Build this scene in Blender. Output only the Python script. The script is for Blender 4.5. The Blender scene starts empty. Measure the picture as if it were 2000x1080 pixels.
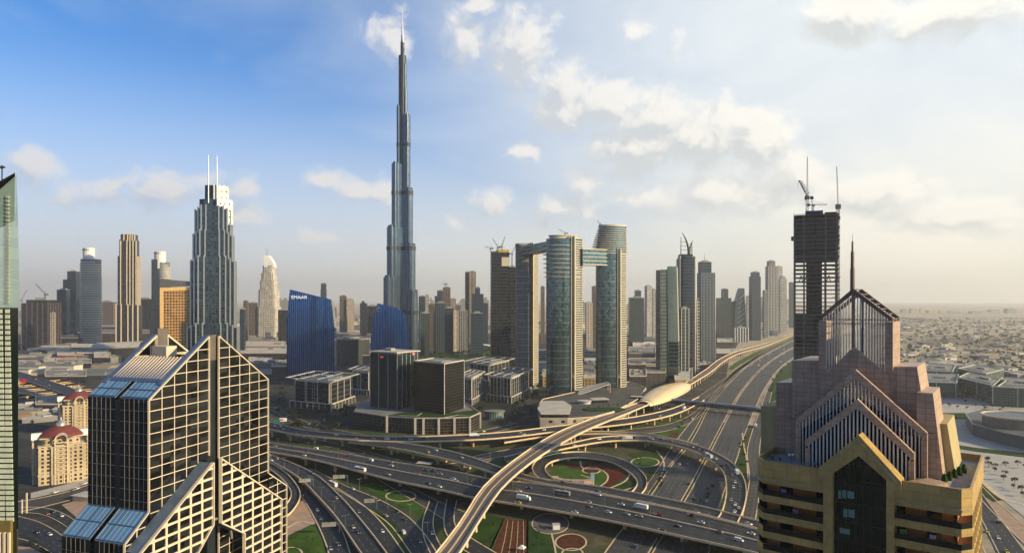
import bpy, bmesh, math, random
from mathutils import Vector, Matrix
PI = math.pi
random.seed(7)
sc = bpy.context.scene
col = sc.collection
# ---------------------------------------------------------------- camera
CAM_H, F, HZ = 170.0, 1300.0, 585.0          # eye height; focal length and horizon row of the 2000 px wide picture
cam = bpy.data.cameras.new('camera'); camo = bpy.data.objects.new('camera', cam); col.objects.link(camo)
camo.location = (0, 0, CAM_H); camo.rotation_euler = (PI/2, 0, 0)
cam.sensor_width = 36; cam.lens = 36*F/2000; cam.shift_y = (HZ-540)/2000
cam.clip_start = 1; cam.clip_end = 120000
sc.camera = camo
# ---------------------------------------------------------------- light
SUN_AZ, SUN_EL = math.radians(111), math.radians(20)   # azimuth clockwise from the view direction
S = Vector((math.sin(SUN_AZ)*math.cos(SUN_EL), math.cos(SUN_AZ)*math.cos(SUN_EL), math.sin(SUN_EL)))
sl = bpy.data.lights.new('sun', 'SUN'); sl.energy = 5.0; sl.angle = math.radians(0.6); sl.color = (1.0, 0.79, 0.45)
so = bpy.data.objects.new('sun', sl); col.objects.link(so); so.rotation_euler = S.to_track_quat('Z', 'Y').to_euler()
sc.view_settings.view_transform = 'Standard'; sc.view_settings.look = 'None'
sc.view_settings.exposure = 0.5; sc.view_settings.gamma = 1
sc.render.engine = 'CYCLES'
sc.cycles.use_denoising = True
sc.cycles.max_bounces = 5; sc.cycles.diffuse_bounces = 2; sc.cycles.glossy_bounces = 3
sc.cycles.transmission_bounces = 4; sc.cycles.volume_bounces = 1; sc.cycles.transparent_max_bounces = 8
sc.cycles.caustics_reflective = False; sc.cycles.caustics_refractive = False

# ---------------------------------------------------------------- node helpers
class G:
    def __init__(s, nt): s.nt = nt; s.L = nt.links
    def n(s, t, **k):
        nd = s.nt.nodes.new(t)
        for a, b in k.items(): setattr(nd, a, b)
        return nd
    def put(s, inp, v):
        if v is None: return
        if isinstance(v, bpy.types.NodeSocket): s.L.new(v, inp)
        elif isinstance(v, (tuple, list)) and len(v) == 3 and inp.type == 'RGBA': inp.default_value = (*v, 1)
        else: inp.default_value = v
    def m(s, op, a, b=None, c=None, clamp=False):
        nd = s.n('ShaderNodeMath', operation=op, use_clamp=clamp)
        s.put(nd.inputs[0], a); s.put(nd.inputs[1], b)
        if c is not None: s.put(nd.inputs[2], c)
        return nd.outputs[0]
    def vm(s, op, a, b=None):
        nd = s.n('ShaderNodeVectorMath', operation=op); s.put(nd.inputs[0], a)
        if b is not None: s.put(nd.inputs[1], b)
        return nd.outputs['Value'] if op in ('LENGTH', 'DOT_PRODUCT') else nd.outputs[0]
    def mix(s, f, a, b, mode='MIX'):
        nd = s.n('ShaderNodeMix', data_type='RGBA', blend_type=mode)
        s.put(nd.inputs[0], f); s.put(nd.inputs[6], a); s.put(nd.inputs[7], b)
        return nd.outputs[2]
    def noise(s, vec, scale, detail=4, rough=0.55, dist=0):
        nd = s.n('ShaderNodeTexNoise'); s.put(nd.inputs['Vector'], vec)
        nd.inputs['Scale'].default_value = scale; nd.inputs['Detail'].default_value = detail
        nd.inputs['Roughness'].default_value = rough; nd.inputs['Distortion'].default_value = dist
        return nd.outputs['Fac']
    def step(s, v, lo, hi, a=0.0, b=1.0):
        nd = s.n('ShaderNodeMapRange', interpolation_type='SMOOTHSTEP'); s.put(nd.inputs[0], v)
        s.put(nd.inputs[1], lo); s.put(nd.inputs[2], hi); nd.inputs[3].default_value = a; nd.inputs[4].default_value = b
        return nd.outputs[0]
    def xyz(s, x, y, z=0.0):
        nd = s.n('ShaderNodeCombineXYZ'); s.put(nd.inputs[0], x); s.put(nd.inputs[1], y); s.put(nd.inputs[2], z); return nd.outputs[0]
    def sep(s, v):
        nd = s.n('ShaderNodeSeparateXYZ'); s.put(nd.inputs[0], v); return nd.outputs

# ---------------------------------------------------------------- sky
HAZE = 0.00006
SKY = 0.125
w = bpy.data.worlds.new('World'); sc.world = w; w.use_nodes = True
w.node_tree.nodes.clear(); g = G(w.node_tree)
sky = g.n('ShaderNodeTexSky', sky_type='NISHITA'); sky.sun_disc = False
sky.sun_elevation = SUN_EL; sky.sun_rotation = SUN_AZ; sky.altitude = 0; sky.air_density = 1.0; sky.dust_density = 1.6; sky.ozone_density = 2.2
tc = g.n('ShaderNodeTexCoord'); D = tc.outputs['Generated']; dx, dy, dz = g.sep(D)
az = g.m('ARCTAN2', dx, dy); el = g.m('ARCSINE', dz)
skyc = g.vm('SCALE', sky.outputs[0]); g.nt.nodes[-1].inputs['Scale'].default_value = SKY
skyc = g.mix(1.0, skyc, (0.34, 0.88, 1.42), 'MULTIPLY')
# thin high veil, thicker towards the sun and the horizon
P3 = g.vm('SCALE', D); g.nt.nodes[-1].inputs['Scale'].default_value = 1.0
streak = g.noise(g.xyz(g.m('MULTIPLY', dx, 2.0), g.m('MULTIPLY', dy, 2.0), g.m('MULTIPLY', dz, 5.0)), 1.3, 5, 0.6, 0.6)
veil = g.m('ADD', g.step(az, -0.55, 0.50), g.m('MULTIPLY', g.m('SUBTRACT', streak, 0.5), 0.7))
veil = g.m('MULTIPLY', g.m('MULTIPLY', g.m('MULTIPLY', veil, 0.88, clamp=True), g.step(g.m('ABSOLUTE', az), 2.2, 1.1)), g.step(el, 0.85, 0.5))
low = g.m('MULTIPLY', g.m('MULTIPLY', g.step(el, 0.36, 0.0), 0.80), g.step(g.m('ABSOLUTE', az), 2.6, 0.9, 0.45, 1.0))
veilc = g.mix(g.step(el, 0.34, 0.02), (0.88, 0.93, 0.93), g.mix(g.step(az, -0.5, 0.35), (0.84, 0.80, 0.80), (1.05, 0.99, 0.84)))
skyc = g.mix(g.m('MAXIMUM', veil, low), skyc, veilc)
# cumulus: puffs at (azimuth, elevation) with their radii
blobs = []
def puff(px, py, rx, ry, k=1.0):
    x = (px-1000)/F; y = (HZ-py)/F; a = math.atan(x); e = math.atan2(y, math.sqrt(1+x*x))
    blobs.append((a, e, rx/F/(1+x*x), ry/F/math.sqrt(1+x*x), k))
for b in [(762, 72, 60, 48), (905, 78, 52, 60), (1015, 105, 75, 85), (1110, 175, 75, 60), (1190, 200, 80, 50), (1280, 230, 95, 55),
          (1380, 270, 110, 75), (1480, 270, 80, 75), (1240, 290, 110, 60), (1100, 210, 70, 55), (1680, 20, 130, 60), (1850, 30, 150, 60),
          (62, 322, 74, 46, .85), (300, 380, 100, 42, .66), (205, 385, 140, 38, .56), (470, 370, 66, 38, .7), (480, 410, 60, 34, .62), (640, 352, 66, 38, .75), (690, 375, 60, 34, .6), (750, 380, 40, 40, .6),
          (965, 395, 60, 38, .72), (1100, 412, 70, 38, .68), (890, 435, 44, 28, .6), (1060, 445, 60, 32, .6), (1570, 340, 90, 60, .9), (1700, 380, 170, 50, .8),
          (1860, 420, 220, 45, .8), (1400, 380, 200, 50, .8), (1245, 62, 40, 30, .55), (1320, 95, 50, 40, .5), (1035, 293, 40, 22, .55), (1140, 355, 40, 24, .55), (940, 12, 40, 20), (620, 465, 60, 16, .6)]:
    puff(*b)
def cloud_field(oa, oe):
    A = g.m('ADD', az, oa); E_ = g.m('ADD', el, oe); mx = None
    for (a, e, ra, re, k) in blobs:
        ln = g.vm('LENGTH', g.xyz(g.m('MULTIPLY_ADD', A, 1/ra, -a/ra), g.m('MULTIPLY_ADD', E_, 1/re, -e/re)))
        v = g.m('MULTIPLY', g.m('SUBTRACT', 1.25, ln), k)
        mx = v if mx is None else g.m('SMOOTH_MAX', mx, v, 0.25)
    mx = g.m('MAXIMUM', mx, -0.6)
    nv = g.xyz(A, g.m('MULTIPLY', E_, 1.25), 3.1)
    nz = g.m('ADD', g.m('MULTIPLY', g.noise(nv, 13, 9, 0.62, 0.45), 1.0), g.m('MULTIPLY', g.noise(nv, 42, 5, 0.6), 0.35))
    return g.m('MULTIPLY_ADD', g.m('SUBTRACT', nz, 0.675), 4.0, g.m('MULTIPLY_ADD', mx, 1.85, -0.22))
d0 = cloud_field(0.0, 0.0); d1 = cloud_field(0.016, 0.024)
alpha = g.m('MULTIPLY', g.step(d0, 0.0, 1.25), 0.92)
litf = g.step(g.m('SUBTRACT', d0, d1), -0.55, 1.0)
thick = g.step(d0, 0.3, 1.6)
warm = g.step(az, -0.5, 0.5)
litc = g.mix(warm, (0.86, 0.82, 0.79), (1.08, 1.03, 0.93))
shc = g.mix(warm, (0.50, 0.56, 0.68), (0.64, 0.67, 0.67))
cc = g.mix(g.m('SUBTRACT', litf, g.m('MULTIPLY', thick, 0.25), clamp=True), shc, litc)
skyc = g.mix(alpha, skyc, cc)
# sky behind the camera and overhead is dimmed to cut ambient light, deepening shade
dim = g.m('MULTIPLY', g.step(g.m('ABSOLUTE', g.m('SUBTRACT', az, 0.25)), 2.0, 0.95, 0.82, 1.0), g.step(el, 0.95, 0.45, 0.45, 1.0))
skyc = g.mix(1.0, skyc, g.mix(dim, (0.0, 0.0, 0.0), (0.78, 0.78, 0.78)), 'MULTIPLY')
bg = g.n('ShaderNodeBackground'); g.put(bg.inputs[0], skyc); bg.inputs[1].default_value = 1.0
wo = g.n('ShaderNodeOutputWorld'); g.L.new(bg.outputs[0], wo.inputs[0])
w.cycles.sampling_method = 'MANUAL'; w.cycles.sample_map_resolution = 512

# ---------------------------------------------------------------- materials
MATS = {}
def _new(name):
    m = bpy.data.materials.new(name); m.use_nodes = True; m.node_tree.nodes.clear()
    g = G(m.node_tree); out = g.n('ShaderNodeOutputMaterial'); b = g.n('ShaderNodeBsdfPrincipled')
    g.L.new(b.outputs[0], out.inputs[0]); MATS[name] = m; return m, g, b
def c3(c, k): return tuple(min(1, x*k) for x in c)
def mat(name, c, rough=0.7, metal=0.0, var=0.25, scale=0.15, spec=0.5, bump=0.0, emit=None, grime=0.0):
    if name in MATS: return MATS[name]
    m, g, b = _new(name); t = g.n('ShaderNodeTexCoord').outputs['Object']
    n1 = g.noise(t, scale, 5, 0.6); n2 = g.noise(t, scale*9, 3, 0.6)
    f = g.step(g.m('ADD', g.m('MULTIPLY', n1, 0.65), g.m('MULTIPLY', n2, 0.35)), 0.3, 0.7)
    cc = g.mix(f, c3(c, 1-var), c3(c, 1+var))
    if grime:
        s = g.noise(g.vm('MULTIPLY', t, (0.9, 0.9, 0.06)), 1.0, 4, 0.6)
        cc = g.mix(g.m('MULTIPLY', g.step(s, 0.45, 0.7), grime), cc, c3(c, 0.45))
    g.put(b.inputs['Base Color'], cc); b.inputs['Roughness'].default_value = rough; b.inputs['Metallic'].default_value = metal
    b.inputs['Specular IOR Level'].default_value = spec
    if bump:
        bn = g.n('ShaderNodeBump'); bn.inputs['Strength'].default_value = bump; bn.inputs['Distance'].default_value = 0.3
        g.put(bn.inputs['Height'], n2); g.L.new(bn.outputs[0], b.inputs['Normal'])
    if emit: g.put(b.inputs['Emission Color'], emit[0]); b.inputs['Emission Strength'].default_value = emit[1]
    return m
def facade(name, glass, frame, fh=3.8, bw=3.0, span=0.28, mull=0.12, metal=0.35, rough=0.10, frough=0.6, var=0.5, tilt=0.02, spec=0.45, blind=0.12, fmetal=0.0):
    """window grid in metres from the wall's own UV: panes differ in tint, tilt and blinds"""
    if name in MATS: return MATS[name]
    m, g, b = _new(name); uv = g.n('ShaderNodeUVMap').outputs[0]; u, v, _ = g.sep(uv)
    uu = g.m('DIVIDE', u, bw); vv = g.m('DIVIDE', v, fh)
    fu = g.m('FRACT', uu); fv = g.m('FRACT', vv)
    fr = g.m('MAXIMUM', g.m('LESS_THAN', fu, mull), g.m('LESS_THAN', fv, span))
    wn = g.n('ShaderNodeTexWhiteNoise', noise_dimensions='3D'); g.put(wn.inputs['Vector'], g.xyz(g.m('FLOOR', uu), g.m('FLOOR', vv), 0.5))
    r = wn.outputs['Value']; rc = wn.outputs['Color']
    gl = g.mix(r, c3(glass, 1-var), c3(glass, 1+var))
    gl = g.mix(g.m('MULTIPLY', g.m('GREATER_THAN', r, 1-blind), 0.5), gl, c3(frame, 0.8))
    t = g.n('ShaderNodeTexCoord').outputs['Object']; n1 = g.step(g.noise(t, 0.06, 4, 0.6), 0.35, 0.65)
    frc = g.mix(n1, c3(frame, 0.82), c3(frame, 1.12))
    g.put(b.inputs['Base Color'], g.mix(fr, gl, frc))
    g.put(b.inputs['Metallic'], g.m('MULTIPLY_ADD', fr, fmetal-metal, metal)); g.put(b.inputs['Roughness'], g.m('MULTIPLY_ADD', fr, frough-rough, rough))
    b.inputs['Specular IOR Level'].default_value = spec
    geo = g.n('ShaderNodeNewGeometry').outputs['Normal']
    off = g.vm('MULTIPLY', g.vm('SUBTRACT', rc, (0.5, 0.5, 0.5)), (2*tilt,)*3)
    off = g.vm('MULTIPLY', off, g.xyz(*(g.m('SUBTRACT', 1.0, fr),)*3))
    wav = g.n('ShaderNodeTexNoise'); g.put(wav.inputs['Vector'], t); wav.inputs['Scale'].default_value = 0.07
    off = g.vm('ADD', off, g.vm('MULTIPLY', g.vm('SUBTRACT', wav.outputs['Color'], (0.5, 0.5, 0.5)), (tilt*2.5,)*3))
    g.put(b.inputs['Normal'], g.vm('NORMALIZE', g.vm('ADD', geo, off)))
    return m

# ---------------------------------------------------------------- geometry helpers
def gp(px, py, z=0.0):
    """the point of height z seen at pixel (px, py) of the 2000 px picture: a ground survey from the photograph"""
    Y = F*(CAM_H-z)/(py-HZ); return Vector(((px-1000)/F*Y, Y, z))
def zat(py, Y): return CAM_H-(py-HZ)*Y/F
def xat(px, Y): return (px-1000)/F*Y
def ccw(p):
    a = sum(p[i][0]*p[(i+1) % len(p)][1]-p[(i+1) % len(p)][0]*p[i][1] for i in range(len(p)))
    return list(p) if a > 0 else list(reversed(p))
class MB:
    def __init__(s): s.v = []; s.f = []; s.uv = []; s.mi = []
    def face(s, pts, uvs=None, m=0):
        i = len(s.v); s.v += [tuple(p) for p in pts]; s.f.append(tuple(range(i, i+len(pts)))); s.mi.append(m)
        s.uv += list(uvs) if uvs else [(p[0], p[1]) for p in pts]
    def prism(s, poly, z0, z1, m=0, mt=None, top=None, cap=True, bottom=False, u0=0.0):
        """walls with UV in metres round the perimeter; top = another outline of the same length for a taper"""
        poly = ccw(poly) if top is None else poly
        tp = top or poly; n = len(poly); u = u0
        for i in range(n):
            a, b_, c, d = poly[i], poly[(i+1) % n], tp[(i+1) % n], tp[i]
            l = math.hypot(b_[0]-a[0], b_[1]-a[1])
            za = z0; zt = z1
            s.face([(a[0], a[1], za), (b_[0], b_[1], za), (c[0], c[1], zt), (d[0], d[1], zt)], [(u, za), (u+l, za), (u+l, zt), (u, zt)], m); u += l
        if cap: s.face([(p[0], p[1], z1) for p in tp], None, m if mt is None else mt)
        if bottom: s.face([(p[0], p[1], z0) for p in reversed(poly)], None, m if mt is None else mt)
        return s
    def box(s, x0, y0, z0, x1, y1, z1, m=0, mt=None, bottom=True):
        x0, x1 = min(x0, x1), max(x0, x1); y0, y1 = min(y0, y1), max(y0, y1); z0, z1 = min(z0, z1), max(z0, z1)
        return s.prism([(x0, y0), (x1, y0), (x1, y1), (x0, y1)], z0, z1, m, mt, bottom=bottom)
    def bar(s, p, q, w, h=None, m=0, up=(0, 0, 1)):
        p, q = Vector(p), Vector(q); d = q-p
        if d.length < 1e-6: return s
        d.normalize(); u = Vector(up)
        if abs(d.dot(u)) > 0.98: u = Vector((0, 1, 0)) if abs(d.y) < .9 else Vector((1, 0, 0))
        a = d.cross(u).normalized(); b_ = a.cross(d); h = w if h is None else h
        cs = [a*sx*w/2+b_*sy*h/2 for sx, sy in ((-1, -1), (1, -1), (1, 1), (-1, 1))]
        P_ = [p+c for c in cs]; Q = [q+c for c in cs]; L = (q-p).length
        for i in range(4):
            j = (i+1) % 4; s.face([P_[i], P_[j], Q[j], Q[i]], [(0, 0), (w, 0), (w, L), (0, L)], m)
        s.face(P_[::-1], None, m); s.face(Q, None, m); return s
    def tube(s, path, r, n=8, m=0, cap=True):
        path = [Vector(p) for p in path]; rs = r if isinstance(r, (list, tuple)) else [r]*len(path); rings = []
        for i, p in enumerate(path):
            d = (path[min(i+1, len(path)-1)]-path[max(i-1, 0)]).normalized()
            u = Vector((0, 0, 1)) if abs(d.z) < .95 else Vector((1, 0, 0)); a = d.cross(u).normalized(); b_ = a.cross(d)
            rings.append([p+(a*math.cos(2*PI*k/n)+b_*math.sin(2*PI*k/n))*rs[i] for k in range(n)])
        for i in range(len(path)-1):
            for k in range(n):
                j = (k+1) % n; s.face([rings[i][j], rings[i][k], rings[i+1][k], rings[i+1][j]], [(j, i), (k, i), (k, i+1), (j, i+1)], m)
        if cap: s.face(rings[0], None, m); s.face(rings[-1][::-1], None, m)
        return s
    def lathe(s, prof, n=16, m=0, c=(0, 0), sx=1, sy=1, mt=None, a0=0, a1=2*PI):
        k_ = n
        for (r0, z0), (r1, z1) in zip(prof[:-1], prof[1:]):
            for k in range(k_):
                A = a0+(a1-a0)*k/k_; B = a0+(a1-a0)*(k+1)/k_
                q = [(c[0]+sx*r0*math.cos(A), c[1]+sy*r0*math.sin(A), z0), (c[0]+sx*r0*math.cos(B), c[1]+sy*r0*math.sin(B), z0),
                     (c[0]+sx*r1*math.cos(B), c[1]+sy*r1*math.sin(B), z1), (c[0]+sx*r1*math.cos(A), c[1]+sy*r1*math.sin(A), z1)]
                ru = max(r0, r1); uv = [(A*ru, z0), (B*ru, z0), (B*ru, z1), (A*ru, z1)]
                if r1 < 1e-4: q = q[:3]; uv = uv[:3]
                elif r0 < 1e-4: q = [q[0]]+q[2:]; uv = [uv[0]]+uv[2:]
                s.face(q, uv, m)
        return s
    def slab(s, poly, fn, d0, d1, m=0, ms=None):
        """outline poly [(u, z)] laid in a plane by fn(u, z, depth), given real thickness d0..d1"""
        a = [fn(u, z, d0) for u, z in poly]; b_ = [fn(u, z, d1) for u, z in poly]; n = len(poly)
        s.face(a, [(u, z) for u, z in poly], m); s.face(b_[::-1], [(u, z) for u, z in reversed(poly)], m); t = 0
        for i in range(n):
            j = (i+1) % n; l = math.dist(poly[i], poly[j])
            s.face([a[j], a[i], b_[i], b_[j]], [(l, 0), (0, 0), (0, abs(d1-d0)), (l, abs(d1-d0))], m if ms is None or abs(poly[i][0]-poly[j][0]) < .01 else ms)
        return s
    def build(s, name, mats, parent=None, smooth=False, loc=None):
        if not isinstance(mats, (list, tuple)): mats = [mats]
        me = bpy.data.meshes.new(name); me.from_pydata(s.v, [], s.f)
        for mm in mats: me.materials.append(mm)
        me.polygons.foreach_set('material_index', s.mi)
        ul = me.uv_layers.new(name='UVMap'); fl = []
        for q in s.uv: fl += [q[0], q[1]]
        ul.data.foreach_set('uv', fl)
        if smooth:
            bm = bmesh.new(); bm.from_mesh(me); bmesh.ops.remove_doubles(bm, verts=bm.verts, dist=0.001)
            bmesh.ops.recalc_face_normals(bm, faces=bm.faces); bm.to_mesh(me); bm.free()
            me.polygons.foreach_set('use_smooth', [True]*len(me.polygons))
        me.update()
        o = bpy.data.objects.new(name, me); col.objects.link(o)
        if parent is not None: o.parent = parent
        if loc is not None: o.location = loc
        return o
def tag(o, label=None, cat=None, group=None, kind=None):
    if label: o['label'] = label
    if cat: o['category'] = cat
    if group: o['group'] = group
    if kind: o['kind'] = kind
    return o
def thing(name, label, cat, loc=(0, 0, 0), rz=0, group=None):
    o = bpy.data.objects.new(name, None); o.empty_display_size = 1; col.objects.link(o); o.location = loc; o.rotation_euler = (0, 0, rz)
    return tag(o, label, cat, group)
def struct(name, mb, m, **k):
    o = mb.build(name, m, **k); o['kind'] = 'structure'; return o
def kids(o): return [c for c in bpy.data.objects if c.parent == o]
def copy_tree(root, ch, loc, rz=0, label=None, group=None, scale=None):
    """ch = [(child, [grandchildren])] listed once per prototype"""
    r = root.copy(); col.objects.link(r); r.location = loc; r.rotation_euler = (0, 0, rz)
    if scale: r.scale = (scale,)*3 if not isinstance(scale, tuple) else scale
    if label: r['label'] = label
    if group: r['group'] = group
    for c, gc in ch:
        d = c.copy(); col.objects.link(d); d.parent = r
        for q in gc: e = q.copy(); col.objects.link(e); e.parent = d
    return r
def spline(pts, n):
    """Catmull-Rom through pts (tuples of any size), n samples by equal parameter of chord length"""
    P_ = [tuple(map(float, p)) for p in pts]
    if len(P_) == 2: return [tuple(a+(b-a)*i/(n-1) for a, b in zip(*P_)) for i in range(n)]
    ds = [0]
    for a, b in zip(P_[:-1], P_[1:]): ds.append(ds[-1]+math.dist(a[:2], b[:2]))
    out = []
    for i in range(n):
        s = ds[-1]*i/(n-1); k = 0
        while k < len(ds)-2 and ds[k+1] < s: k += 1
        t = (s-ds[k])/max(1e-9, ds[k+1]-ds[k]); t = min(1, max(0, t))
        p1, p2 = P_[k], P_[k+1]
        h = ds[k+1]-ds[k]
        if k > 0: m1 = tuple((p2[j]-P_[k-1][j])/(ds[k+1]-ds[k-1])*h for j in range(len(p1)))
        else: m1 = tuple(p2[j]-p1[j] for j in range(len(p1)))
        if k+2 < len(P_): m2 = tuple((P_[k+2][j]-p1[j])/(ds[k+2]-ds[k])*h for j in range(len(p1)))
        else: m2 = tuple(p2[j]-p1[j] for j in range(len(p1)))
        a, b, c, d = 2*t**3-3*t*t+1, t**3-2*t*t+t, -2*t**3+3*t*t, t**3-t*t
        out.append(tuple(a*p1[j]+b*m1[j]+c*p2[j]+d*m2[j] for j in range(len(p1))))
    return out
def clip_v(poly, u):
    zs = []
    for i in range(len(poly)):
        (a, b), (c, d) = poly[i], poly[(i+1) % len(poly)]
        if (a-u)*(c-u) <= 0 and a != c: zs.append(b+(d-b)*(u-a)/(c-a))
    return (min(zs), max(zs)) if len(zs) > 1 else None
def clip_h(poly, z):
    r = clip_v([(b, a) for a, b in poly], z); return r
# ================================================================ materials shared
ASPH = None
def make_asphalt(name, c, streak=0.5):
    m, g, b = _new(name); uv = g.n('ShaderNodeUVMap').outputs[0]
    a = g.noise(g.vm('MULTIPLY', uv, (0.42, 0.009, 1)), 1.0, 5, 0.65); t = g.n('ShaderNodeTexCoord').outputs['Object']
    n2 = g.noise(t, 0.4, 5, 0.65); n3 = g.noise(t, 0.02, 3, 0.5)
    f = g.m('ADD', g.m('MULTIPLY', a, 0.6), g.m('ADD', g.m('MULTIPLY', n2, 0.2), g.m('MULTIPLY', n3, 0.2)))
    g.put(b.inputs['Base Color'], g.mix(g.step(f, 0.35, 0.65), c3(c, 1-streak), c3(c, 1+streak))); b.inputs['Roughness'].default_value = 0.72
    b.inputs['Specular IOR Level'].default_value = 0.4
    return m
M_ASPH = make_asphalt('asphalt', (0.023, 0.025, 0.029))
M_ASPH2 = make_asphalt('worn_asphalt', (0.058, 0.056, 0.053))
M_CONC = mat('beige_concrete', (0.62, 0.43, 0.23), 0.8, var=0.18, scale=0.08, grime=0.35)
M_CONC2 = mat('pale_concrete', (0.72, 0.55, 0.36), 0.75, var=0.14, scale=0.1, grime=0.25)
M_PAINT = mat('road_paint', (0.24, 0.235, 0.22), 0.6, var=0.2, scale=0.5)
M_YPAINT = mat('yellow_road_paint', (0.30, 0.22, 0.08), 0.6, var=0.2, scale=0.5)
M_LAWN = mat('lawn_grass', (0.028, 0.062, 0.012), 0.95, var=0.5, scale=0.05, spec=0.1)
M_LAWN2 = mat('bright_lawn_grass', (0.052, 0.105, 0.014), 0.95, var=0.45, scale=0.06, spec=0.1)
M_RED = mat('red_flower_bed', (0.10, 0.020, 0.010), 0.95, var=0.6, scale=0.25, spec=0.1)
M_SOIL = mat('planted_soil', (0.10, 0.036, 0.018), 0.95, var=0.5, scale=0.2, spec=0.1)
M_PAVER = mat('pink_paving', (0.40, 0.27, 0.19), 0.85, var=0.2, scale=0.15)
M_PAVE = mat('pale_paving', (0.45, 0.42, 0.38), 0.8, var=0.15, scale=0.04)
M_STEEL = mat('grey_steel', (0.30, 0.31, 0.32), 0.4, 0.7, var=0.15)
M_DARK = mat('dark_steel', (0.035, 0.034, 0.034), 0.5, 0.3, var=0.3)
M_ROOFG = mat('grey_roof', (0.22, 0.21, 0.20), 0.85, var=0.35, scale=0.08)
M_ROOFW = mat('pale_roof', (0.50, 0.46, 0.41), 0.8, var=0.2, scale=0.05)
M_WHITE = mat('white_paint', (0.75, 0.73, 0.70), 0.5, var=0.08)
M_CREAM = mat('cream_metal', (0.66, 0.55, 0.42), 0.45, var=0.08, scale=0.05)

# ================================================================ ground sheets
def ground_mat(name, stops, sc1, sc2, rough=0.95):
    m, g, b = _new(name); t = g.n('ShaderNodeTexCoord').outputs['Object']
    n1 = g.noise(t, sc1, 6, 0.62); n2 = g.noise(t, sc2, 5, 0.65)
    f = g.m('ADD', g.m('MULTIPLY', n1, 0.6), g.m('MULTIPLY', n2, 0.4))
    r = g.n('ShaderNodeValToRGB'); g.put(r.inputs[0], f); e = r.color_ramp.elements
    e[0].position, e[1].position = stops[0][0], stops[-1][0]; e[0].color = (*stops[0][1], 1); e[1].color = (*stops[-1][1], 1)
    for p, c in stops[1:-1]: q = e.new(p); q.color = (*c, 1)
    g.put(b.inputs['Base Color'], r.outputs[0]); b.inputs['Roughness'].default_value = rough; b.inputs['Specular IOR Level'].default_value = 0.2
    return m
M_GROUND = ground_mat('desert_city_ground', [(0.36, (0.11, 0.10, 0.075)), (0.44, (0.24, 0.20, 0.145)), (0.50, (0.40, 0.33, 0.24)), (0.57, (0.50, 0.42, 0.31)), (0.66, (0.13, 0.13, 0.09))], 0.0013, 0.016)
M_BLOCK = ground_mat('city_block_ground', [(0.38, (0.020, 0.028, 0.014)), (0.46, (0.035, 0.036, 0.034)), (0.53, (0.06, 0.057, 0.052)), (0.62, (0.13, 0.11, 0.09))], 0.008, 0.06)
M_VERGE = ground_mat('verge_ground', [(0.36, (0.030, 0.050, 0.014)), (0.48, (0.048, 0.075, 0.022)), (0.56, (0.085, 0.075, 0.040)), (0.66, (0.16, 0.12, 0.08))], 0.012, 0.12)
b = MB(); R_ = 34000
nn = 16
for i in range(nn):
    for j in range(nn):
        x0 = -R_+2*R_*i/nn; y0 = -R_+2*R_*j/nn; s_ = 2*R_/nn
        b.face([(x0, y0, -0.3), (x0+s_, y0, -0.3), (x0+s_, y0+s_, -0.3), (x0, y0+s_, -0.3)])
struct('ground', b, M_GROUND)
def sheet(name, px, z, m, world=None):
    pts = [gp(x, y, z) for x, y in px] if world is None else [Vector((x, y, z)) for x, y in world]
    p = ccw([(q.x, q.y) for q in pts]); b = MB(); b.face([(x, y, z) for x, y in p]); return struct(name, b, m)
sheet('city_ground', None, -0.2, M_BLOCK, world=[(-1400, 60), (40, 60), (90, 500), (330, 1050), (620, 1900), (1150, 3300), (-900, 3300), (-2600, 3300), (-2200, 1200)])
sheet('city_ground', None, -0.21, M_BLOCK, world=[(-3000, -3000), (3000, -3000), (1200, 58), (-1400, 58)])
sheet('verge', None, -0.1, M_VERGE, world=[(-330, 250), (170, 250), (200, 500), (300, 800), (330, 900), (200, 980), (0, 900), (-270, 860)])

# ================================================================ roads as ribbons between two surveyed edges
ROADS = {}
class Road:
    def __init__(s, key, U, L, z, n=60):
        zs = z if isinstance(z, (list, tuple)) else [z, z]
        def zf(t):
            k = t*(len(zs)-1); i = min(int(k), len(zs)-2); return zs[i]+(zs[i+1]-zs[i])*(k-i)
        def conv(E):
            W = [gp(p[0], p[1], zf(i/(len(E)-1))) for i, p in enumerate(E)]
            return [Vector(q) for q in spline([tuple(v) for v in W], n)]
        s.a, s.b, s.n = conv(U), conv(L), n; s.fix(); ROADS[key] = s
    def fix(s):
        s.len = [0]
        for i in range(1, s.n): s.len.append(s.len[-1]+((s.a[i]+s.b[i])-(s.a[i-1]+s.b[i-1])).length/2)
    def at(s, t, k):
        x = t*(s.n-1); i = min(int(x), s.n-2); f = x-i
        p = s.a[i].lerp(s.a[i+1], f).lerp(s.b[i].lerp(s.b[i+1], f), k)
        d = (s.a[i+1]+s.b[i+1]-s.a[i]-s.b[i]).normalized(); return p, d
    def near(s, p):
        best = min(range(s.n-1), key=lambda i: ((s.a[i]+s.b[i])/2-p).length)
        return (s.a[best+1]+s.b[best+1]-s.a[best]-s.b[best]).normalized(), ((s.a[best]+s.b[best])/2)
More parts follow.
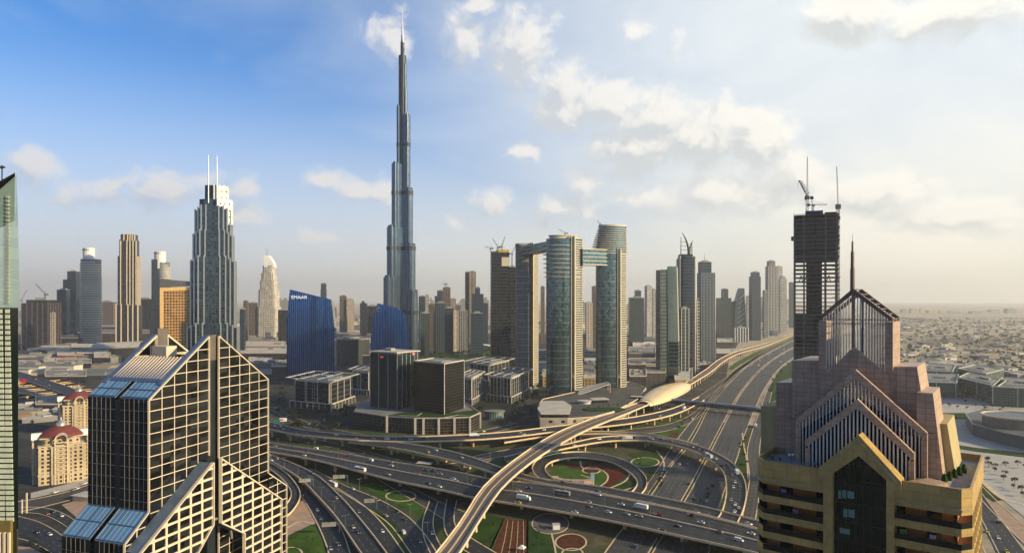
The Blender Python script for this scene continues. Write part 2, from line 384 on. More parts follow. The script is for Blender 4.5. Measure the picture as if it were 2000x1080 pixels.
def strip(b, r, k, w, dz, m=0, dash=None, t0=0, t1=1):
    N = r.n
    if dash is None:
        for i in range(int(t0*(N-1)), int(t1*(N-1))):
            q = []
            for j in (i, i+1):
                W = (r.b[j]-r.a[j]); L = W.length; c = r.a[j]+W*k; e = W/L*w/2; q.append((c-e, c+e))
            b.face([q[0][0]+Vector((0, 0, dz)), q[1][0]+Vector((0, 0, dz)), q[1][1]+Vector((0, 0, dz)), q[0][1]+Vector((0, 0, dz))], None, m)
    else:
        s = 0
        while s < r.len[-1]-dash[0]:
            j = max(i for i in range(N) if r.len[i] <= s); j = min(j, N-2); f = (s-r.len[j])/(r.len[j+1]-r.len[j])
            p, d = r.at((j+f)/(N-1), k); n_ = Vector((-d.y, d.x, 0))*w/2; q = p+d*dash[0]; z_ = Vector((0, 0, dz))
            b.face([p-n_+z_, q-n_+z_, q+n_+z_, p+n_+z_], None, m); s += dash[0]+dash[1]
def deck_mesh(r, thick, m_top=0, m_side=1, edge=True):
    b = MB()
    for i in range(r.n-1):
        a0, a1, b0, b1 = r.a[i], r.a[i+1], r.b[i], r.b[i+1]; w = (b0-a0).length; v0, v1 = r.len[i], r.len[i+1]
        b.face([a0, b0, b1, a1], [(0, v0), (w, v0), (w, v1), (0, v1)], m_top)
        if thick:
            t = Vector((0, 0, -thick)); W0 = (b0-a0)*0.12; W1 = (b1-a1)*0.12; e = Vector((0, 0, -0.5))
            for (p0, p1, q0, q1) in ((a0, a1, W0, W1), (b0, b1, -W0, -W1)):
                b.face([p0, p1, p1+e, p0+e], [(v0, 0), (v1, 0), (v1, 1), (v0, 1)], m_side)
                b.face([p0+e, p1+e, p1+t+q1, p0+t+q0], [(v0, 0), (v1, 0), (v1, 1), (v0, 1)], m_side)
            b.face([a0+t+W0, b0+t-W0, b1+t-W1, a1+t+W1], None, m_side)
    if thick:
        for k in (0, r.n-1):
            t = Vector((0, 0, -thick)); b.face([r.a[k], r.b[k], r.b[k]+t, r.a[k]+t], None, m_side)
    return b
def rail_mesh(r, side, h=1.25, w=0.7, t0=0, t1=1):
    b = MB(); E = r.a if side == 0 else r.b; O = r.b if side == 0 else r.a; i0, i1 = int(t0*(r.n-1)), int(t1*(r.n-1))
    pr = []
    for i in range(i0, i1+1):
        d = (O[i]-E[i]).normalized(); pr.append((E[i]+d*0.02, E[i]+d*w, i))
    for (p, q, i), (p2, q2, j) in zip(pr[:-1], pr[1:]):
        H = Vector((0, 0, h)); z = Vector((0, 0, 0.02)); v0, v1 = r.len[i], r.len[j]
        b.face([p+z, p2+z, p2+H, p+H], [(v0, 0), (v1, 0), (v1, h), (v0, h)]); b.face([q+z, q2+z, q2+H, q+H], [(v0, 0), (v1, 0), (v1, h), (v0, h)]); b.face([p+H, p2+H, q2+H, q+H])
    return b
def flyover(key, label, U, L, z, rails=((0, 1), (0, 1)), lanes=3, thick=1.7, pier=38, n=70, piers=True, asph=None, name='flyover', cat='flyover', tr=(0.04, 0.97), single=False):
    r = Road(key, U, L, z, n); t = thing(name, label, cat)
    b = deck_mesh(r, thick)
    for s_, rg in zip((0, 1), rails):
        if rg: rail_mesh(r, s_, t0=rg[0], t1=rg[1]).build('parapet', M_CONC2, t)
    for k in range(1, lanes): strip(b, r, k/lanes, 0.28, 0.012, 2, (4, 7))
    strip(b, r, 0.06, 0.25, 0.012, 3); strip(b, r, 0.94, 0.25, 0.012, 3)
    b.build('deck', [asph or M_ASPH, M_CONC, M_PAINT, M_YPAINT], t)
    if piers:
        s_ = pier*0.5
        while s_ < r.len[-1]:
            j = max(i for i in range(n) if r.len[i] <= s_); tt = j/(n-1); s_ += pier
            if not tr[0] < tt < tr[1]: continue
            p, d = r.at(tt, 0.5); h = p.z-thick
            if h < 2.2: continue
            wdt = (r.b[j]-r.a[j]).length; a = math.atan2(d.y, d.x); cs, sn = math.cos(a), math.sin(a)
            def rot(x, y): return (p.x+x*cs-y*sn, p.y+x*sn+y*cs)
            b = MB(); nc = 2 if wdt > 16 and not single else 1; cap = wdt*(0.33 if nc == 2 else 0.22)
            for c in ([0] if nc == 1 else [-wdt*0.2, wdt*0.2]):
                b.prism([rot(x, c+y) for x, y in ((-0.9, -1.2), (0.9, -1.2), (0.9, 1.2), (-0.9, 1.2))], -0.1, h-1.2, 0)
            b.prism([rot(x, y) for x, y in ((-1.0, -cap*.8), (1.0, -cap*.8), (1.0, cap*.8), (-1.0, cap*.8))], h-1.2, h+0.02, 0, top=[rot(x, y) for x, y in ((-1.1, -cap), (1.1, -cap), (1.1, cap), (-1.1, cap))])
            b.build('pillar', M_CONC, t)
    return r
def surface_road(key, U, L, z=0.06, lanes=2, n=50, kerb=True, asph=None):
    r = Road(key, U, L, z, n); deck_mesh(r, 0).build('road', asph or M_ASPH)['kind'] = 'structure'
    b = MB()
    for k in range(1, lanes): strip(b, r, k/lanes, 0.28, 0.012, 0, (4, 8))
    strip(b, r, 0.05, 0.22, 0.012, 1); strip(b, r, 0.95, 0.22, 0.012, 0)
    b.build('road_markings', [M_PAINT, M_YPAINT])['kind'] = 'structure'
    if kerb:
        b = MB()
        for s_ in (0, 1):
            k = rail_mesh(r, s_, 0.16, 0.9); o = len(b.v); b.v += k.v; b.f += [tuple(i+o for i in f) for f in k.f]; b.uv += k.uv; b.mi += k.mi
        b.build('kerb', M_CONC2)['kind'] = 'structure'
    return r
# ---- flyovers
flyover('ring', 'rear flyover sweeping below the two dark glass cubes and behind the metro viaduct',
        [(500, 819), (525, 824), (594, 840), (708, 851), (805, 853), (917, 849), (1000, 843), (1083, 833), (1150, 826), (1243, 814), (1310, 799), (1365, 776)],
        [(500, 833), (525, 838), (583, 850), (700, 860), (790, 863), (917, 860), (1000, 854), (1083, 844), (1150, 837), (1250, 825), (1322, 808), (1376, 782)], [9.2]*11+[4], lanes=3, n=90)
flyover('slip', 'slip flyover branching off the rear flyover and merging beside the wide main flyover',
        [(690, 861), (739, 862), (805, 868), (889, 884), (978, 913), (1050, 934), (1183, 953), (1350, 985), (1470, 1015), (1600, 1050)],
        [(680, 863), (722, 869), (792, 880), (889, 902), (967, 925), (1050, 943), (1183, 967), (1350, 1001), (1470, 1031), (1600, 1069)], 9.0, rails=((0.02, .99), (0.12, 1)), lanes=3, n=80, tr=(.1, .97))
flyover('main', 'wide main flyover crossing the whole interchange, with a bus and a lorry on it',
        [(490, 856), (525, 865), (640, 882), (764, 902), (889, 922), (958, 936), (1050, 946), (1183, 969), (1350, 1003), (1470, 1033), (1600, 1071)],
        [(490, 873), (528, 883), (611, 898), (722, 927), (778, 941), (861, 958), (928, 973), (1050, 993), (1183, 1017), (1350, 1053), (1470, 1080), (1600, 1116)], 8.6, lanes=7, pier=44, n=80)
_r = ROADS['main']; b = MB(); _t = thing('median_barrier', 'low concrete median barrier down the middle of the wide main flyover', 'barrier')
for i in range(_r.n-1):
    for (p, q) in ((_r.a[i].lerp(_r.b[i], .47), _r.a[i+1].lerp(_r.b[i+1], .47)),): b.bar(p+Vector((0, 0, .45)), q+Vector((0, 0, .45)), 0.9, 0.85)
b.build('barrier_wall', M_CONC2, _t)
flyover('arc', 'crowded curved flyover arching over the highway beside the yellow hotel',
        [(985, 893), (1040, 880), (1110, 867), (1167, 855), (1233, 851), (1300, 856), (1350, 867), (1393, 883), (1427, 902), (1447, 923), (1457, 947), (1458, 973), (1450, 1003), (1441, 1022)],
        [(990, 903), (1045, 891), (1103, 877), (1183, 863), (1250, 861), (1317, 871), (1360, 885), (1393, 904), (1412, 923), (1418, 953), (1415, 980), (1408, 1002), (1400, 1014)], [2.5, 5, 8.5, 8.5, 8.5, 8.5, 8.5, 8.5, 8.5, 8.5, 8.8], lanes=3, n=90, pier=42, tr=(.12, .9))
flyover('link', 'narrow link bridge behind the crowded curved flyover',
        [(985, 858), (1060, 848), (1147, 843), (1250, 846), (1320, 858), (1362, 868)], [(985, 865), (1060, 854), (1147, 848), (1250, 850), (1312, 862), (1350, 872)], [6.5, 7, 8, 8, 8, 8.6], lanes=2, n=50, tr=(.1, .8))
flyover('loop', 'oval loop ramp circling the red and green flower garden',
        [(1075, 941), (1055, 936), (1041, 922), (1041, 908), (1055, 895), (1083, 887), (1120, 883), (1155, 884), (1192, 891), (1225, 902), (1250, 918), (1263, 936), (1262, 953), (1250, 968), (1232, 982)],
        [(1098, 944), (1082, 936), (1067, 922), (1066, 912), (1077, 903), (1099, 897), (1128, 894), (1155, 896), (1186, 901), (1212, 912), (1234, 928), (1244, 942), (1240, 954), (1227, 966), (1208, 976)], [8.8, 8.5, 7.6, 6.5, 5.5, 4.5, 3.6, 2.8, 2, 1.3, .9, .6, .4, .3, .3], lanes=2, n=100, thick=1.2, name='loop_ramp', cat='ramp', pier=30, rails=((0.0, .97), (0.05, .97)))
flyover('west', 'leftmost elevated roadway passing behind the red domed hotels',
        [(-60, 705), (36, 726), (90, 742), (150, 762), (200, 785)], [(-60, 717), (36, 739), (90, 757), (150, 779), (200, 803)], 9, lanes=4, n=40, name='elevated_road')
flyover('west2', 'lower elevated roadway left of the red domed hotels',
        [(-60, 742), (36, 752), (100, 764), (150, 776)], [(-60, 757), (36, 767), (100, 780), (150, 792)], 6, lanes=4, n=30, name='elevated_road')
# ---- curved carriageways at the lower left
flyover('sweep', 'long sweeping carriageway descending to the bottom edge between pink paved islands',
        [(500, 876), (526, 887), (611, 924), (667, 972), (708, 1019), (745, 1066), (790, 1130)], [(500, 888), (526, 899), (583, 933), (619, 969), (656, 1011), (700, 1075), (740, 1130)], [8, 7.5, 6, 4.5, 3.4, 2.6, 2.4], lanes=3, n=70, thick=1.4, tr=(.05, .6))
surface_road('bend', [(605, 915), (622, 921), (678, 949), (736, 972), (792, 1004), (828, 1039), (862, 1090)], [(600, 925), (616, 935), (656, 955), (713, 990), (760, 1024), (798, 1075), (815, 1100)], 0.10, lanes=3)
surface_road('bend2', [(655, 950), (667, 957), (711, 986), (750, 1024), (789, 1077), (800, 1095)], [(648, 955), (656, 966), (694, 1008), (722, 1041), (746, 1080), (756, 1100)], 0.14, lanes=2)
surface_road('dip', [(525, 891), (560, 918), (592, 945), (633, 987), (667, 1031), (690, 1095)], [(520, 905), (553, 934), (592, 975), (615, 1015), (634, 1058), (645, 1095)], 0.18, lanes=2)
flyover('horseshoe', 'tight horseshoe ramp hugging the right corner of the gabled glass twin tower',
        [(500, 893), (530, 905), (562, 927), (584, 955), (586, 974), (570, 1000), (548, 1018)], [(500, 903), (524, 915), (548, 934), (566, 957), (567, 972), (554, 990), (536, 1006)], [6, 5.5, 4.5, 3.5, 2.5, 1.5, .8], lanes=2, n=60, thick=1.2, pier=26, name='loop_ramp', cat='ramp')
surface_road('under1', [(839, 975), (825, 1016), (826, 1045), (846, 1095)], [(856, 978), (847, 1016), (852, 1045), (880, 1095)], 0.12, lanes=2)
surface_road('under2', [(872, 974), (866, 1016), (872, 1044), (900, 1070), (950, 1100)], [(893, 976), (888, 1012), (895, 1032), (925, 1052), (985, 1088)], 0.16, lanes=2)
surface_road('under3', [(720, 905), (760, 928), (860, 980), (910, 1000)], [(712, 915), (745, 940), (845, 1000), (890, 1030)], 0.0, lanes=2, asph=M_ASPH2)
# ---- the great highway
surface_road('hwy_left', [(1160, 1110), (1200, 1050), (1262, 978), (1317, 900), (1337, 880), (1363, 838), (1384, 797), (1417, 757), (1457, 718), (1500, 691), (1552, 664), (1600, 645)],
             [(1250, 1110), (1285, 1050), (1337, 968), (1376, 896), (1390, 868), (1415, 820), (1430, 791), (1450, 760), (1485, 720), (1523, 692), (1565, 670), (1615, 648)], 0.06, lanes=6, n=110, asph=M_ASPH2)
surface_road('hwy_right', [(1255, 1110), (1290, 1050), (1342, 968), (1380, 896), (1394, 868), (1419, 820), (1434, 791), (1453, 761), (1488, 721), (1526, 693), (1568, 671), (1618, 649)],
             [(1380, 1110), (1393, 1040), (1412, 968), (1440, 896), (1450, 862), (1466, 820), (1478, 791), (1492, 761), (1521, 720), (1553, 696), (1594, 674), (1640, 652)], 0.06, lanes=6, n=110, asph=M_ASPH2)
surface_road('frontage_left', [(1228, 986), (1262, 948), (1312, 872), (1341, 833), (1373, 797), (1391, 773), (1420, 738), (1445, 715), (1497, 684), (1548, 660)],
             [(1256, 978), (1290, 930), (1331, 880), (1358, 838), (1381, 797), (1412, 757), (1435, 738), (1453, 718), (1501, 688), (1551, 663)], 0.05, lanes=3, n=80, asph=M_ASPH2)
surface_road('frontage_right', [(1440, 1050), (1455, 980), (1463, 933), (1459, 880), (1470, 838), (1484, 800), (1497, 765)], [(1470, 1050), (1482, 980), (1486, 933), (1484, 880), (1490, 838), (1500, 800), (1508, 765)], 0.05, lanes=3, asph=M_ASPH2)
surface_road('service_a', [(1160, 822), (1230, 816), (1290, 806), (1334, 790), (1388, 758), (1436, 722), (1497, 681)], [(1160, 830), (1230, 824), (1300, 815), (1345, 798), (1398, 763), (1441, 727), (1499, 684)], 0.05, lanes=2, asph=M_ASPH2)
surface_road('service_b', [(1060, 862), (1150, 848), (1230, 838), (1300, 829), (1345, 812), (1378, 785)], [(1060, 872), (1150, 857), (1230, 850), (1308, 840), (1356, 820), (1386, 790)], 0.05, lanes=2, asph=M_ASPH2)
surface_road('service_c', [(880, 905), (950, 885), (1030, 872), (1100, 863), (1170, 858)], [(890, 915), (955, 896), (1035, 884), (1100, 876), (1170, 870)], 0.05, lanes=2, asph=M_ASPH2)
surface_road('service_d', [(560, 848), (640, 862), (730, 885), (820, 905), (900, 903), (960, 889)], [(560, 856), (640, 872), (730, 897), (820, 915), (905, 913), (965, 897)], 0.0, lanes=2, asph=M_ASPH)
surface_road('boulevard', [(538, 795), (600, 824), (690, 845), (800, 858), (930, 842), (1010, 825)], [(528, 800), (590, 832), (690, 853), (800, 866), (935, 850), (1015, 832)], 0.0, lanes=2, asph=M_ASPH)
surface_road('park_road', [(1790, 820), (1852, 882), (1880, 940), (1935, 1050), (1990, 1160)], [(1806, 818), (1868, 880), (1903, 940), (1968, 1030), (2060, 1150)], 0.06, lanes=3, asph=M_ASPH)
surface_road('park_lane', [(1868, 905), (1905, 962), (1960, 1022), (2040, 1100)], [(1880, 905), (1930, 960), (1995, 1020), (2080, 1090)], 0.02, lanes=2, asph=M_PAVER)
surface_road('park_side', [(1826, 905), (1850, 960), (1890, 1050), (1925, 1140)], [(1843, 905), (1868, 960), (1912, 1050), (1955, 1140)], 0.03, lanes=2, asph=M_PAVER)
surface_road('hotel_street', [(-20, 985), (60, 975), (130, 960), (190, 940)], [(-20, 1010), (60, 995), (130, 978), (200, 958)], 0.08, lanes=3, asph=M_ASPH2)
surface_road('avenue', [(20, 1003), (80, 1020), (140, 1058), (180, 1100)], [(-10, 1045), (50, 1055), (100, 1080), (140, 1110)], 0.10, lanes=4)
surface_road('avenue_upper', [(40, 990), (80, 990), (120, 1000), (165, 1030), (220, 1080)], [(38, 1000), (75, 1003), (110, 1016), (150, 1045), (200, 1100)], 0.04, lanes=3)
# ---- green, beds and paving of the interchange gardens
def poly_px(name, pts, z, m, n=0):
    q = spline(pts+[pts[0]], n)[:-1] if n else pts
    return sheet(name, q, z, m)
def ell(cx, cy, rx, ry, n=28, tilt=0.0): return [(cx+rx*math.cos(a)+tilt*ry*math.sin(a), cy+ry*math.sin(a)) for a in [2*PI*i/n for i in range(n)]]
def path_px(pts, wd=1.6, z=0.05, n=40, closed=False):
    W = [gp(x, y, z) for x, y in pts]; q = [Vector(v) for v in spline([tuple(v) for v in W], n)]; b = MB()
    for i in range(len(q)-1): b.bar(q[i], q[i+1]+(q[i+1]-q[i]).normalized()*.2, wd, 0.16)
    o = b.build('garden_path', M_CONC2); o['kind'] = 'structure'
poly_px('lawn', ell(1155, 930, 86, 33), -0.02, M_LAWN2)
poly_px('flower_bed', [(1098, 903), (1130, 905), (1165, 900), (1200, 912), (1225, 922), (1233, 932), (1210, 946), (1180, 957), (1160, 962), (1180, 945), (1186, 925), (1172, 914), (1140, 918), (1110, 912)], 0.01, M_RED)
poly_px('flower_bed', ell(1155, 918, 17, 6), 0.03, M_RED)
poly_px('flower_bed', [(1110, 940), (1140, 936), (1158, 942), (1160, 952), (1140, 952), (1118, 948)], 0.01, M_RED)
poly_px('garden_bed', [(1190, 950), (1225, 930), (1240, 940), (1236, 952), (1214, 958)], 0.02, M_LAWN)
path_px([(1133, 900), (1140, 914), (1170, 916), (1186, 926), (1184, 940), (1160, 956)]); path_px([(1232, 920), (1222, 938), (1195, 951), (1165, 960)]); path_px(ell(1155, 918, 17, 6)+[(1172, 918)]); path_px([(1135, 927), (1155, 934), (1159, 944), (1155, 952)])
path_px([(1185, 958), (1215, 957), (1240, 950)])
poly_px('lawn', [(1225, 885), (1290, 880), (1297, 900), (1290, 930), (1270, 950), (1262, 915), (1240, 900)], -0.02, M_LAWN)
poly_px('garden_bed', ell(1260, 902, 27, 9), 0.01, M_LAWN2); path_px(ell(1260, 902, 27, 9)+[(1287, 902)]); path_px([(1282, 880), (1294, 895), (1297, 912), (1290, 930)])
poly_px('lawn', [(1290, 826), (1330, 815), (1352, 812), (1336, 838), (1316, 858), (1265, 848), (1250, 842)], -0.02, M_LAWN2)
poly_px('flower_bed', [(1310, 848), (1328, 842), (1318, 856), (1300, 855)], 0.01, M_RED)
poly_px('lawn', [(1448, 848), (1454, 880), (1460, 930), (1452, 930), (1430, 905), (1428, 890), (1438, 862)], -0.02, M_LAWN)
path_px([(1450, 845), (1453, 870), (1459, 900), (1461, 935)], 1.5)
poly_px('lawn', [(1421, 720), (1436, 708), (1470, 690), (1510, 672), (1548, 656), (1552, 661), (1497, 683), (1444, 713), (1430, 723)], 0.0, M_LAWN2)
poly_px('lawn', [(1500, 760), (1523, 722), (1552, 700), (1600, 676), (1640, 664), (1640, 690), (1560, 730), (1500, 800)], 0.0, M_LAWN)
poly_px('lawn', [(950, 850+150), (985, 1012), (960, 1062), (940, 1100), (900, 1100), (905, 1040), (935, 1005)], -0.02, M_LAWN)
poly_px('flower_bed', [(985, 1015), (1030, 1015), (1028, 1110), (950, 1110)], -0.01, M_SOIL)
for _k in range(4): path_px([(992+_k*10, 1016), (984+_k*13, 1060), (972+_k*17, 1105)], .35, .02); path_px([(985, 1012), (968, 1050), (948, 1095)], 1.3); path_px([(1031, 1012), (1030, 1060), (1028, 1110)], 1.3)
poly_px('lawn', [(1033, 1022), (1078, 1040), (1090, 1110), (1030, 1110)], -0.02, M_LAWN); path_px([(1077, 1040), (1084, 1070), (1090, 1110)], 1.3)
poly_px('paved_circle', ell(1075, 1022, 36, 20), 0.0, mat('dark_paving', (.13, .12, .11), .85, var=.3, scale=.2)); path_px(ell(1075, 1022, 36, 20)+[(1111, 1022)], .8)
poly_px('garden_bed', ell(1115, 1058, 30, 16), 0.02, M_SOIL); path_px(ell(1115, 1058, 30, 16)+[(1145, 1058)], 1.2); path_px(ell(1118, 1078, 20, 8)+[(1138, 1078)], 1.2)
poly_px('lawn', [(700, 942), (760, 940), (818, 962), (830, 985), (825, 1010), (790, 990), (740, 968)], -0.02, M_LAWN2)
path_px(ell(783, 968, 29, 10)+[(812, 968)], 1.4)
poly_px('lawn', [(712, 990), (730, 992), (780, 1030), (800, 1075), (790, 1090), (770, 1050), (745, 1020)], 0.2, M_LAWN)
poly_px('lawn', [(563, 1045), (612, 1022), (630, 1060), (640, 1100), (560, 1110)], 0.0, M_LAWN2)
path_px(ell(570, 1080, 20, 12)+[(590, 1080)], 1.2); path_px([(560, 1030), (585, 1018), (612, 1022)], 2.0)
poly_px('paving', [(575, 985), (603, 970), (618, 1020), (560, 1048), (560, 1012)], 0.0, M_PAVER)
poly_px('paving', [(612, 928), (630, 940), (690, 985), (735, 1040), (760, 1090), (735, 1090), (700, 1020), (650, 965)], 0.05, M_PAVER)
poly_px('paving', [(530, 889), (575, 912), (588, 935), (560, 925)], 0.05, M_PAVER)
# plaza and park at the right
poly_px('plaza', [(1795, 765), (1990, 765), (2150, 800), (2150, 1100), (2080, 1080), (1990, 1000), (1900, 930), (1850, 870), (1815, 820)], -0.05, M_PAVE)
poly_px('hedge_strip', [(1850, 865), (1900, 873), (2000, 884), (2150, 900), (2150, 912), (2000, 893), (1900, 881), (1858, 874)], 0.0, M_LAWN)
poly_px('planting_strip', [(1900, 932), (1960, 975), (1940, 980), (1915, 965), (1898, 945)], 0.03, M_LAWN)
poly_px('hedge_strip', [(1835, 806), (1900, 806), (1990, 818), (1990, 826), (1900, 818), (1838, 818)], 0.0, M_LAWN)
path_px([(1866, 878), (1905, 925), (1960, 974), (2000, 985)], 4.0)
poly_px('paving', [(-40, 1060), (60, 1068), (110, 1095), (-40, 1120)], 0.05, M_PAVER)
poly_px('paving', [(60, 962), (130, 945), (190, 925), (190, 938), (130, 958), (60, 973)], 0.0, M_PAVE)
poly_px('paving', [(120, 985), (190, 965), (195, 1010), (150, 1010)], 0.0, M_PAVER)
poly_px('pond', [(822, 676), (880, 672), (905, 680), (880, 690), (830, 692)], 0.1, mat('pond_water', (0.02, 0.10, 0.11), 0.12, var=0.2))
poly_px('park_lawn', [(820, 694), (905, 684), (960, 678), (965, 692), (900, 705), (835, 712)], 0.1, M_LAWN2)
# ================================================================ gabled glass twin tower (lower left)
M_TGLASS = facade('twin_dark_glass', (0.012, 0.013, 0.013), (0.03, 0.03, 0.03), fh=4.95, bw=6.0, span=0.0, mull=0.0, metal=0.0, rough=0.04, var=0.9, tilt=0.03, spec=0.6, blind=0.05)
M_TPANEL = facade('blue_roof_glass', (0.15, 0.31, 0.50), (0.60, 0.70, 0.78), fh=50, bw=2.6, span=0.0, mull=0.09, metal=0.2, rough=0.22, var=0.25, tilt=0.01, blind=0.0)
M_TFRAME = mat('blue_grey_metal', (0.16, 0.22, 0.32), 0.35, 0.4, var=0.15)
class Plane:
    """a vertical wall plane through O, e = along the wall, nb = direction into the building"""
    def __init__(s, O, e, nb): s.O = Vector(O); s.e = Vector((*e, 0)).normalized(); s.nb = Vector((*nb, 0)).normalized()
    def at(s, px, py, d=0.0):
        r = Vector(((px-1000)/F, 1, (HZ-py)/F)); t = ((s.O+s.nb*d).dot(s.nb))/Vector((r.x, r.y, 0)).dot(s.nb)
        p = r*t; return ((Vector((p.x, p.y, 0))-s.O).dot(s.e), CAM_H+p.z)
    def fn(s, u, z, d): p = s.O+s.e*u+s.nb*d; return Vector((p.x, p.y, z))
T = Plane((-158.4, 290, 0), (0.31, 0.951), (-0.951, 0.31))
def grid_bars(b, pl, poly, us, zs, wd, d0, dep):
    for u in us:
        r = clip_v(poly, u)
        if r: b.slab([(u-wd/2, r[0]), (u+wd/2, r[0]), (u+wd/2, r[1]), (u-wd/2, r[1])], pl.fn, d0, d0+dep)
    for z in zs:
        r = clip_h(poly, z)
        if r: b.slab([(r[0], z-wd*.45), (r[1], z-wd*.45), (r[1], z+wd*.45), (r[0], z+wd*.45)], pl.fn, d0+0.03, d0+dep-0.03)
def outline(b, pl, poly, wd, d0, dep, skip=()):
    n = len(poly)
    for i in range(n):
        if i in skip: continue
        p, q = poly[i], poly[(i+1) % n]; b.bar(pl.fn(*p, d0+dep/2), pl.fn(*q, d0+dep/2), wd, dep, up=tuple(pl.nb.cross(Vector((q[0]-p[0], 0, 0)).normalized() if 0 else Vector((0, 0, 1)))) if 0 else (0, 0, 1))
tw = thing('gabled_office_tower', 'dark glass twin tower with pointed gables, cream window grids and sloping blue roofs', 'office tower')
_, zE = T.at(288, 782); uI, _ = T.at(407.5, 780); _, zR = T.at(405, 657); uJ, _ = T.at(426.5, 760); uR, zE2 = T.at(523, 741)
uF, z2 = T.at(559, 948); _, z1 = T.at(524.6, 923); uG, z4 = T.at(242, 1064); _, z3 = T.at(290, 1000)
zR2 = T.at(425, 657)[1]; zR = (zR+zR2)/2; zE = (zE+zE2)/2; DEP = 35.0
def lerp(a, b, t): return a+(b-a)*t
HL = [(0, 0), (uI, 0), (uI, zR), (0, zE)]; HR = [(uJ, 0), (uR, 0), (uR, zE), (uJ, zR)]
FL = [(uG, 0), (0, 0), (0, z3), (uG, z4)]; FR = [(uR, 0), (uF, 0), (uF, z2), (uR, z1)]
cut = 0.62; zc = lerp(zE, zR, cut); ucL = uI*cut; ucR = lerp(uR, uJ, cut)
slabs = [(0.0, 16.2), (19.0, DEP)]
for (d0, d1) in slabs:
    b = MB()
    front = d0 == 0
    for P_, c_ in ((HL, 0), (HR, 1)):
        b.slab(P_, T.fn, d0 if front else d1-2.2, d0+2.2 if front else d1)
        lo = [(0, 0), (uI, 0), (uI, zc), (ucL, zc), (0, zE)] if c_ == 0 else [(uJ, 0), (uR, 0), (uR, zE), (ucR, zc), (uJ, zc)]
        b.slab(lo, T.fn, d0+2.2 if front else d0, d1 if front else d1-2.2)
    b.slab(FL, T.fn, d0, d1, 0, 1); b.slab(FR, T.fn, d0, d1, 0, 1)
    twg = b.build('glass_wall', [M_TGLASS, M_TFRAME], tw)
b = MB(); b.slab([(0, 0), (uR, 0), (uR, zE-1), (uJ, zc-1), (uI, zc-1), (0, zE-1)], T.fn, 1.5, DEP-1.5); b.slab([(uG+1.5, 0), (uF-1.5, 0), (uF-1.5, z2-3), (uG+1.5, z4-3)], T.fn, 1.5, DEP-1.5)
b.build('recessed_core', mat('core_dark_metal', (0.03, 0.036, 0.045), 0.4, 0.5, var=0.2), tw)
# window grids of the gable face
rows = [zE-4.95*k for k in range(-8, 28)]
for P_, us in ((HL, [uI*k/5 for k in range(1, 5)]), (HR, [lerp(uJ, uR, k/5) for k in range(1, 5)])):
    b = MB(); grid_bars(b, T, P_, us, [z for z in rows if z < zR-1], 0.36, -0.30, 0.32); outline(b, T, P_, 0.8, -0.45, 0.5)
    b.build('window_grid', M_CREAM, tw)
for P_, n_ in ((FL, 2), (FR, 2)):
    b = MB(); grid_bars(b, T, P_, [lerp(P_[0][0], P_[1][0], k/n_) for k in range(1, n_)], [z for z in rows if z < max(P_[2][1], P_[3][1])-1], 0.42, -0.30, 0.32); outline(b, T, P_, 0.8, -0.45, 0.5)
    b.build('window_grid', M_CREAM, tw)
# rear gable frames
for s_, P_ in ((0, [(ucL, zc), (uI, zc), (uI, zR)]), (1, [(uJ, zc), (ucR, zc), (uJ, zR)])):
    b = MB(); outline(b, T, P_, 1.5, DEP-3.0, 0.8); b.build('gable_frame', M_CREAM, tw)
    b = MB(); outline(b, T, P_, 1.3, 2.2, 0.8); b.build('gable_frame', M_TFRAME, tw)
b = MB(); b.slab([(uI-6, zc), (uI+.5, zc), (uI+.5, zc+5), (uI-6, zc+5)], T.fn, 20, 30); b.build('plant_room', M_CREAM, tw)
b = MB(); b.slab([(uI, zc-2), (uJ, zc-2), (uJ, zR+.6), (uI, zR+.6)], T.fn, 1.2, 2.2); b.slab([(uI, zc-2), (uJ, zc-2), (uJ, zR+3.5), (uI, zR+3.5)], T.fn, DEP-3.4, DEP-2.2); b.build('ridge_screen', mat('brown_grey_metal', (0.16, 0.13, 0.11), 0.5, 0.3), tw)
# sloping roofs
def slope(nm, ua, za, ub, zb, d0, d1, lift, m, th=0.35):
    b = MB(); q = [T.fn(ua, za+lift, d0), T.fn(ua, za+lift, d1), T.fn(ub, zb+lift, d1), T.fn(ub, zb+lift, d0)]; L = math.dist((ua, za), (ub, zb))
    b.face(q, [(d0, 0), (d1, 0), (d1, L), (d0, L)]); dn = Vector((0, 0, -th)); b.face([p+dn for p in q][::-1])
    for i in range(4): j = (i+1) % 4; b.face([q[i], q[j], q[j]+dn, q[i]+dn])
    return b.build(nm, m, tw)
for (d0, d1) in slabs:
    slope('roof_panel', 0.3, zE, uI*.24, lerp(zE, zR, .24), d0+.3, d1-.3, .35, M_TPANEL)
    slope('roof_panel', uR-.3, zE, lerp(uR, uJ, .24), lerp(zE, zR, .24), d0+.3, d1-.3, .35, M_TPANEL)
    b = MB()
    for t in (.015, .125, .24): b.bar(T.fn(uI*t, lerp(zE, zR, t)+.55, d0), T.fn(uI*t, lerp(zE, zR, t)+.55, d1), .45, .3)
    for d in (d0+.2, d1-.2): b.bar(T.fn(0, zE+.55, d), T.fn(uI*.25, lerp(zE, zR, .25)+.55, d), .4, .3)
    b.build('roof_rib', M_TFRAME, tw)
    for (ua, za, ub, zb) in ((uG, z4, 0, z3), (uF, z2, uR, z1)):
        slope('roof_panel', ua, za, ub, zb, d0+.3, d1-.3, .35, M_TPANEL)
        b = MB()
        for t in (.02, .5, .98): b.bar(T.fn(lerp(ua, ub, t), lerp(za, zb, t)+.6, d0), T.fn(lerp(ua, ub, t), lerp(za, zb, t)+.6, d1), .4, .3)
        for d in (d0+.2, d1-.2): b.bar(T.fn(ua, za+.6, d), T.fn(ub, zb+.6, d), .4, .3)
        b.build('roof_rib', M_TFRAME, tw)
b = MB()
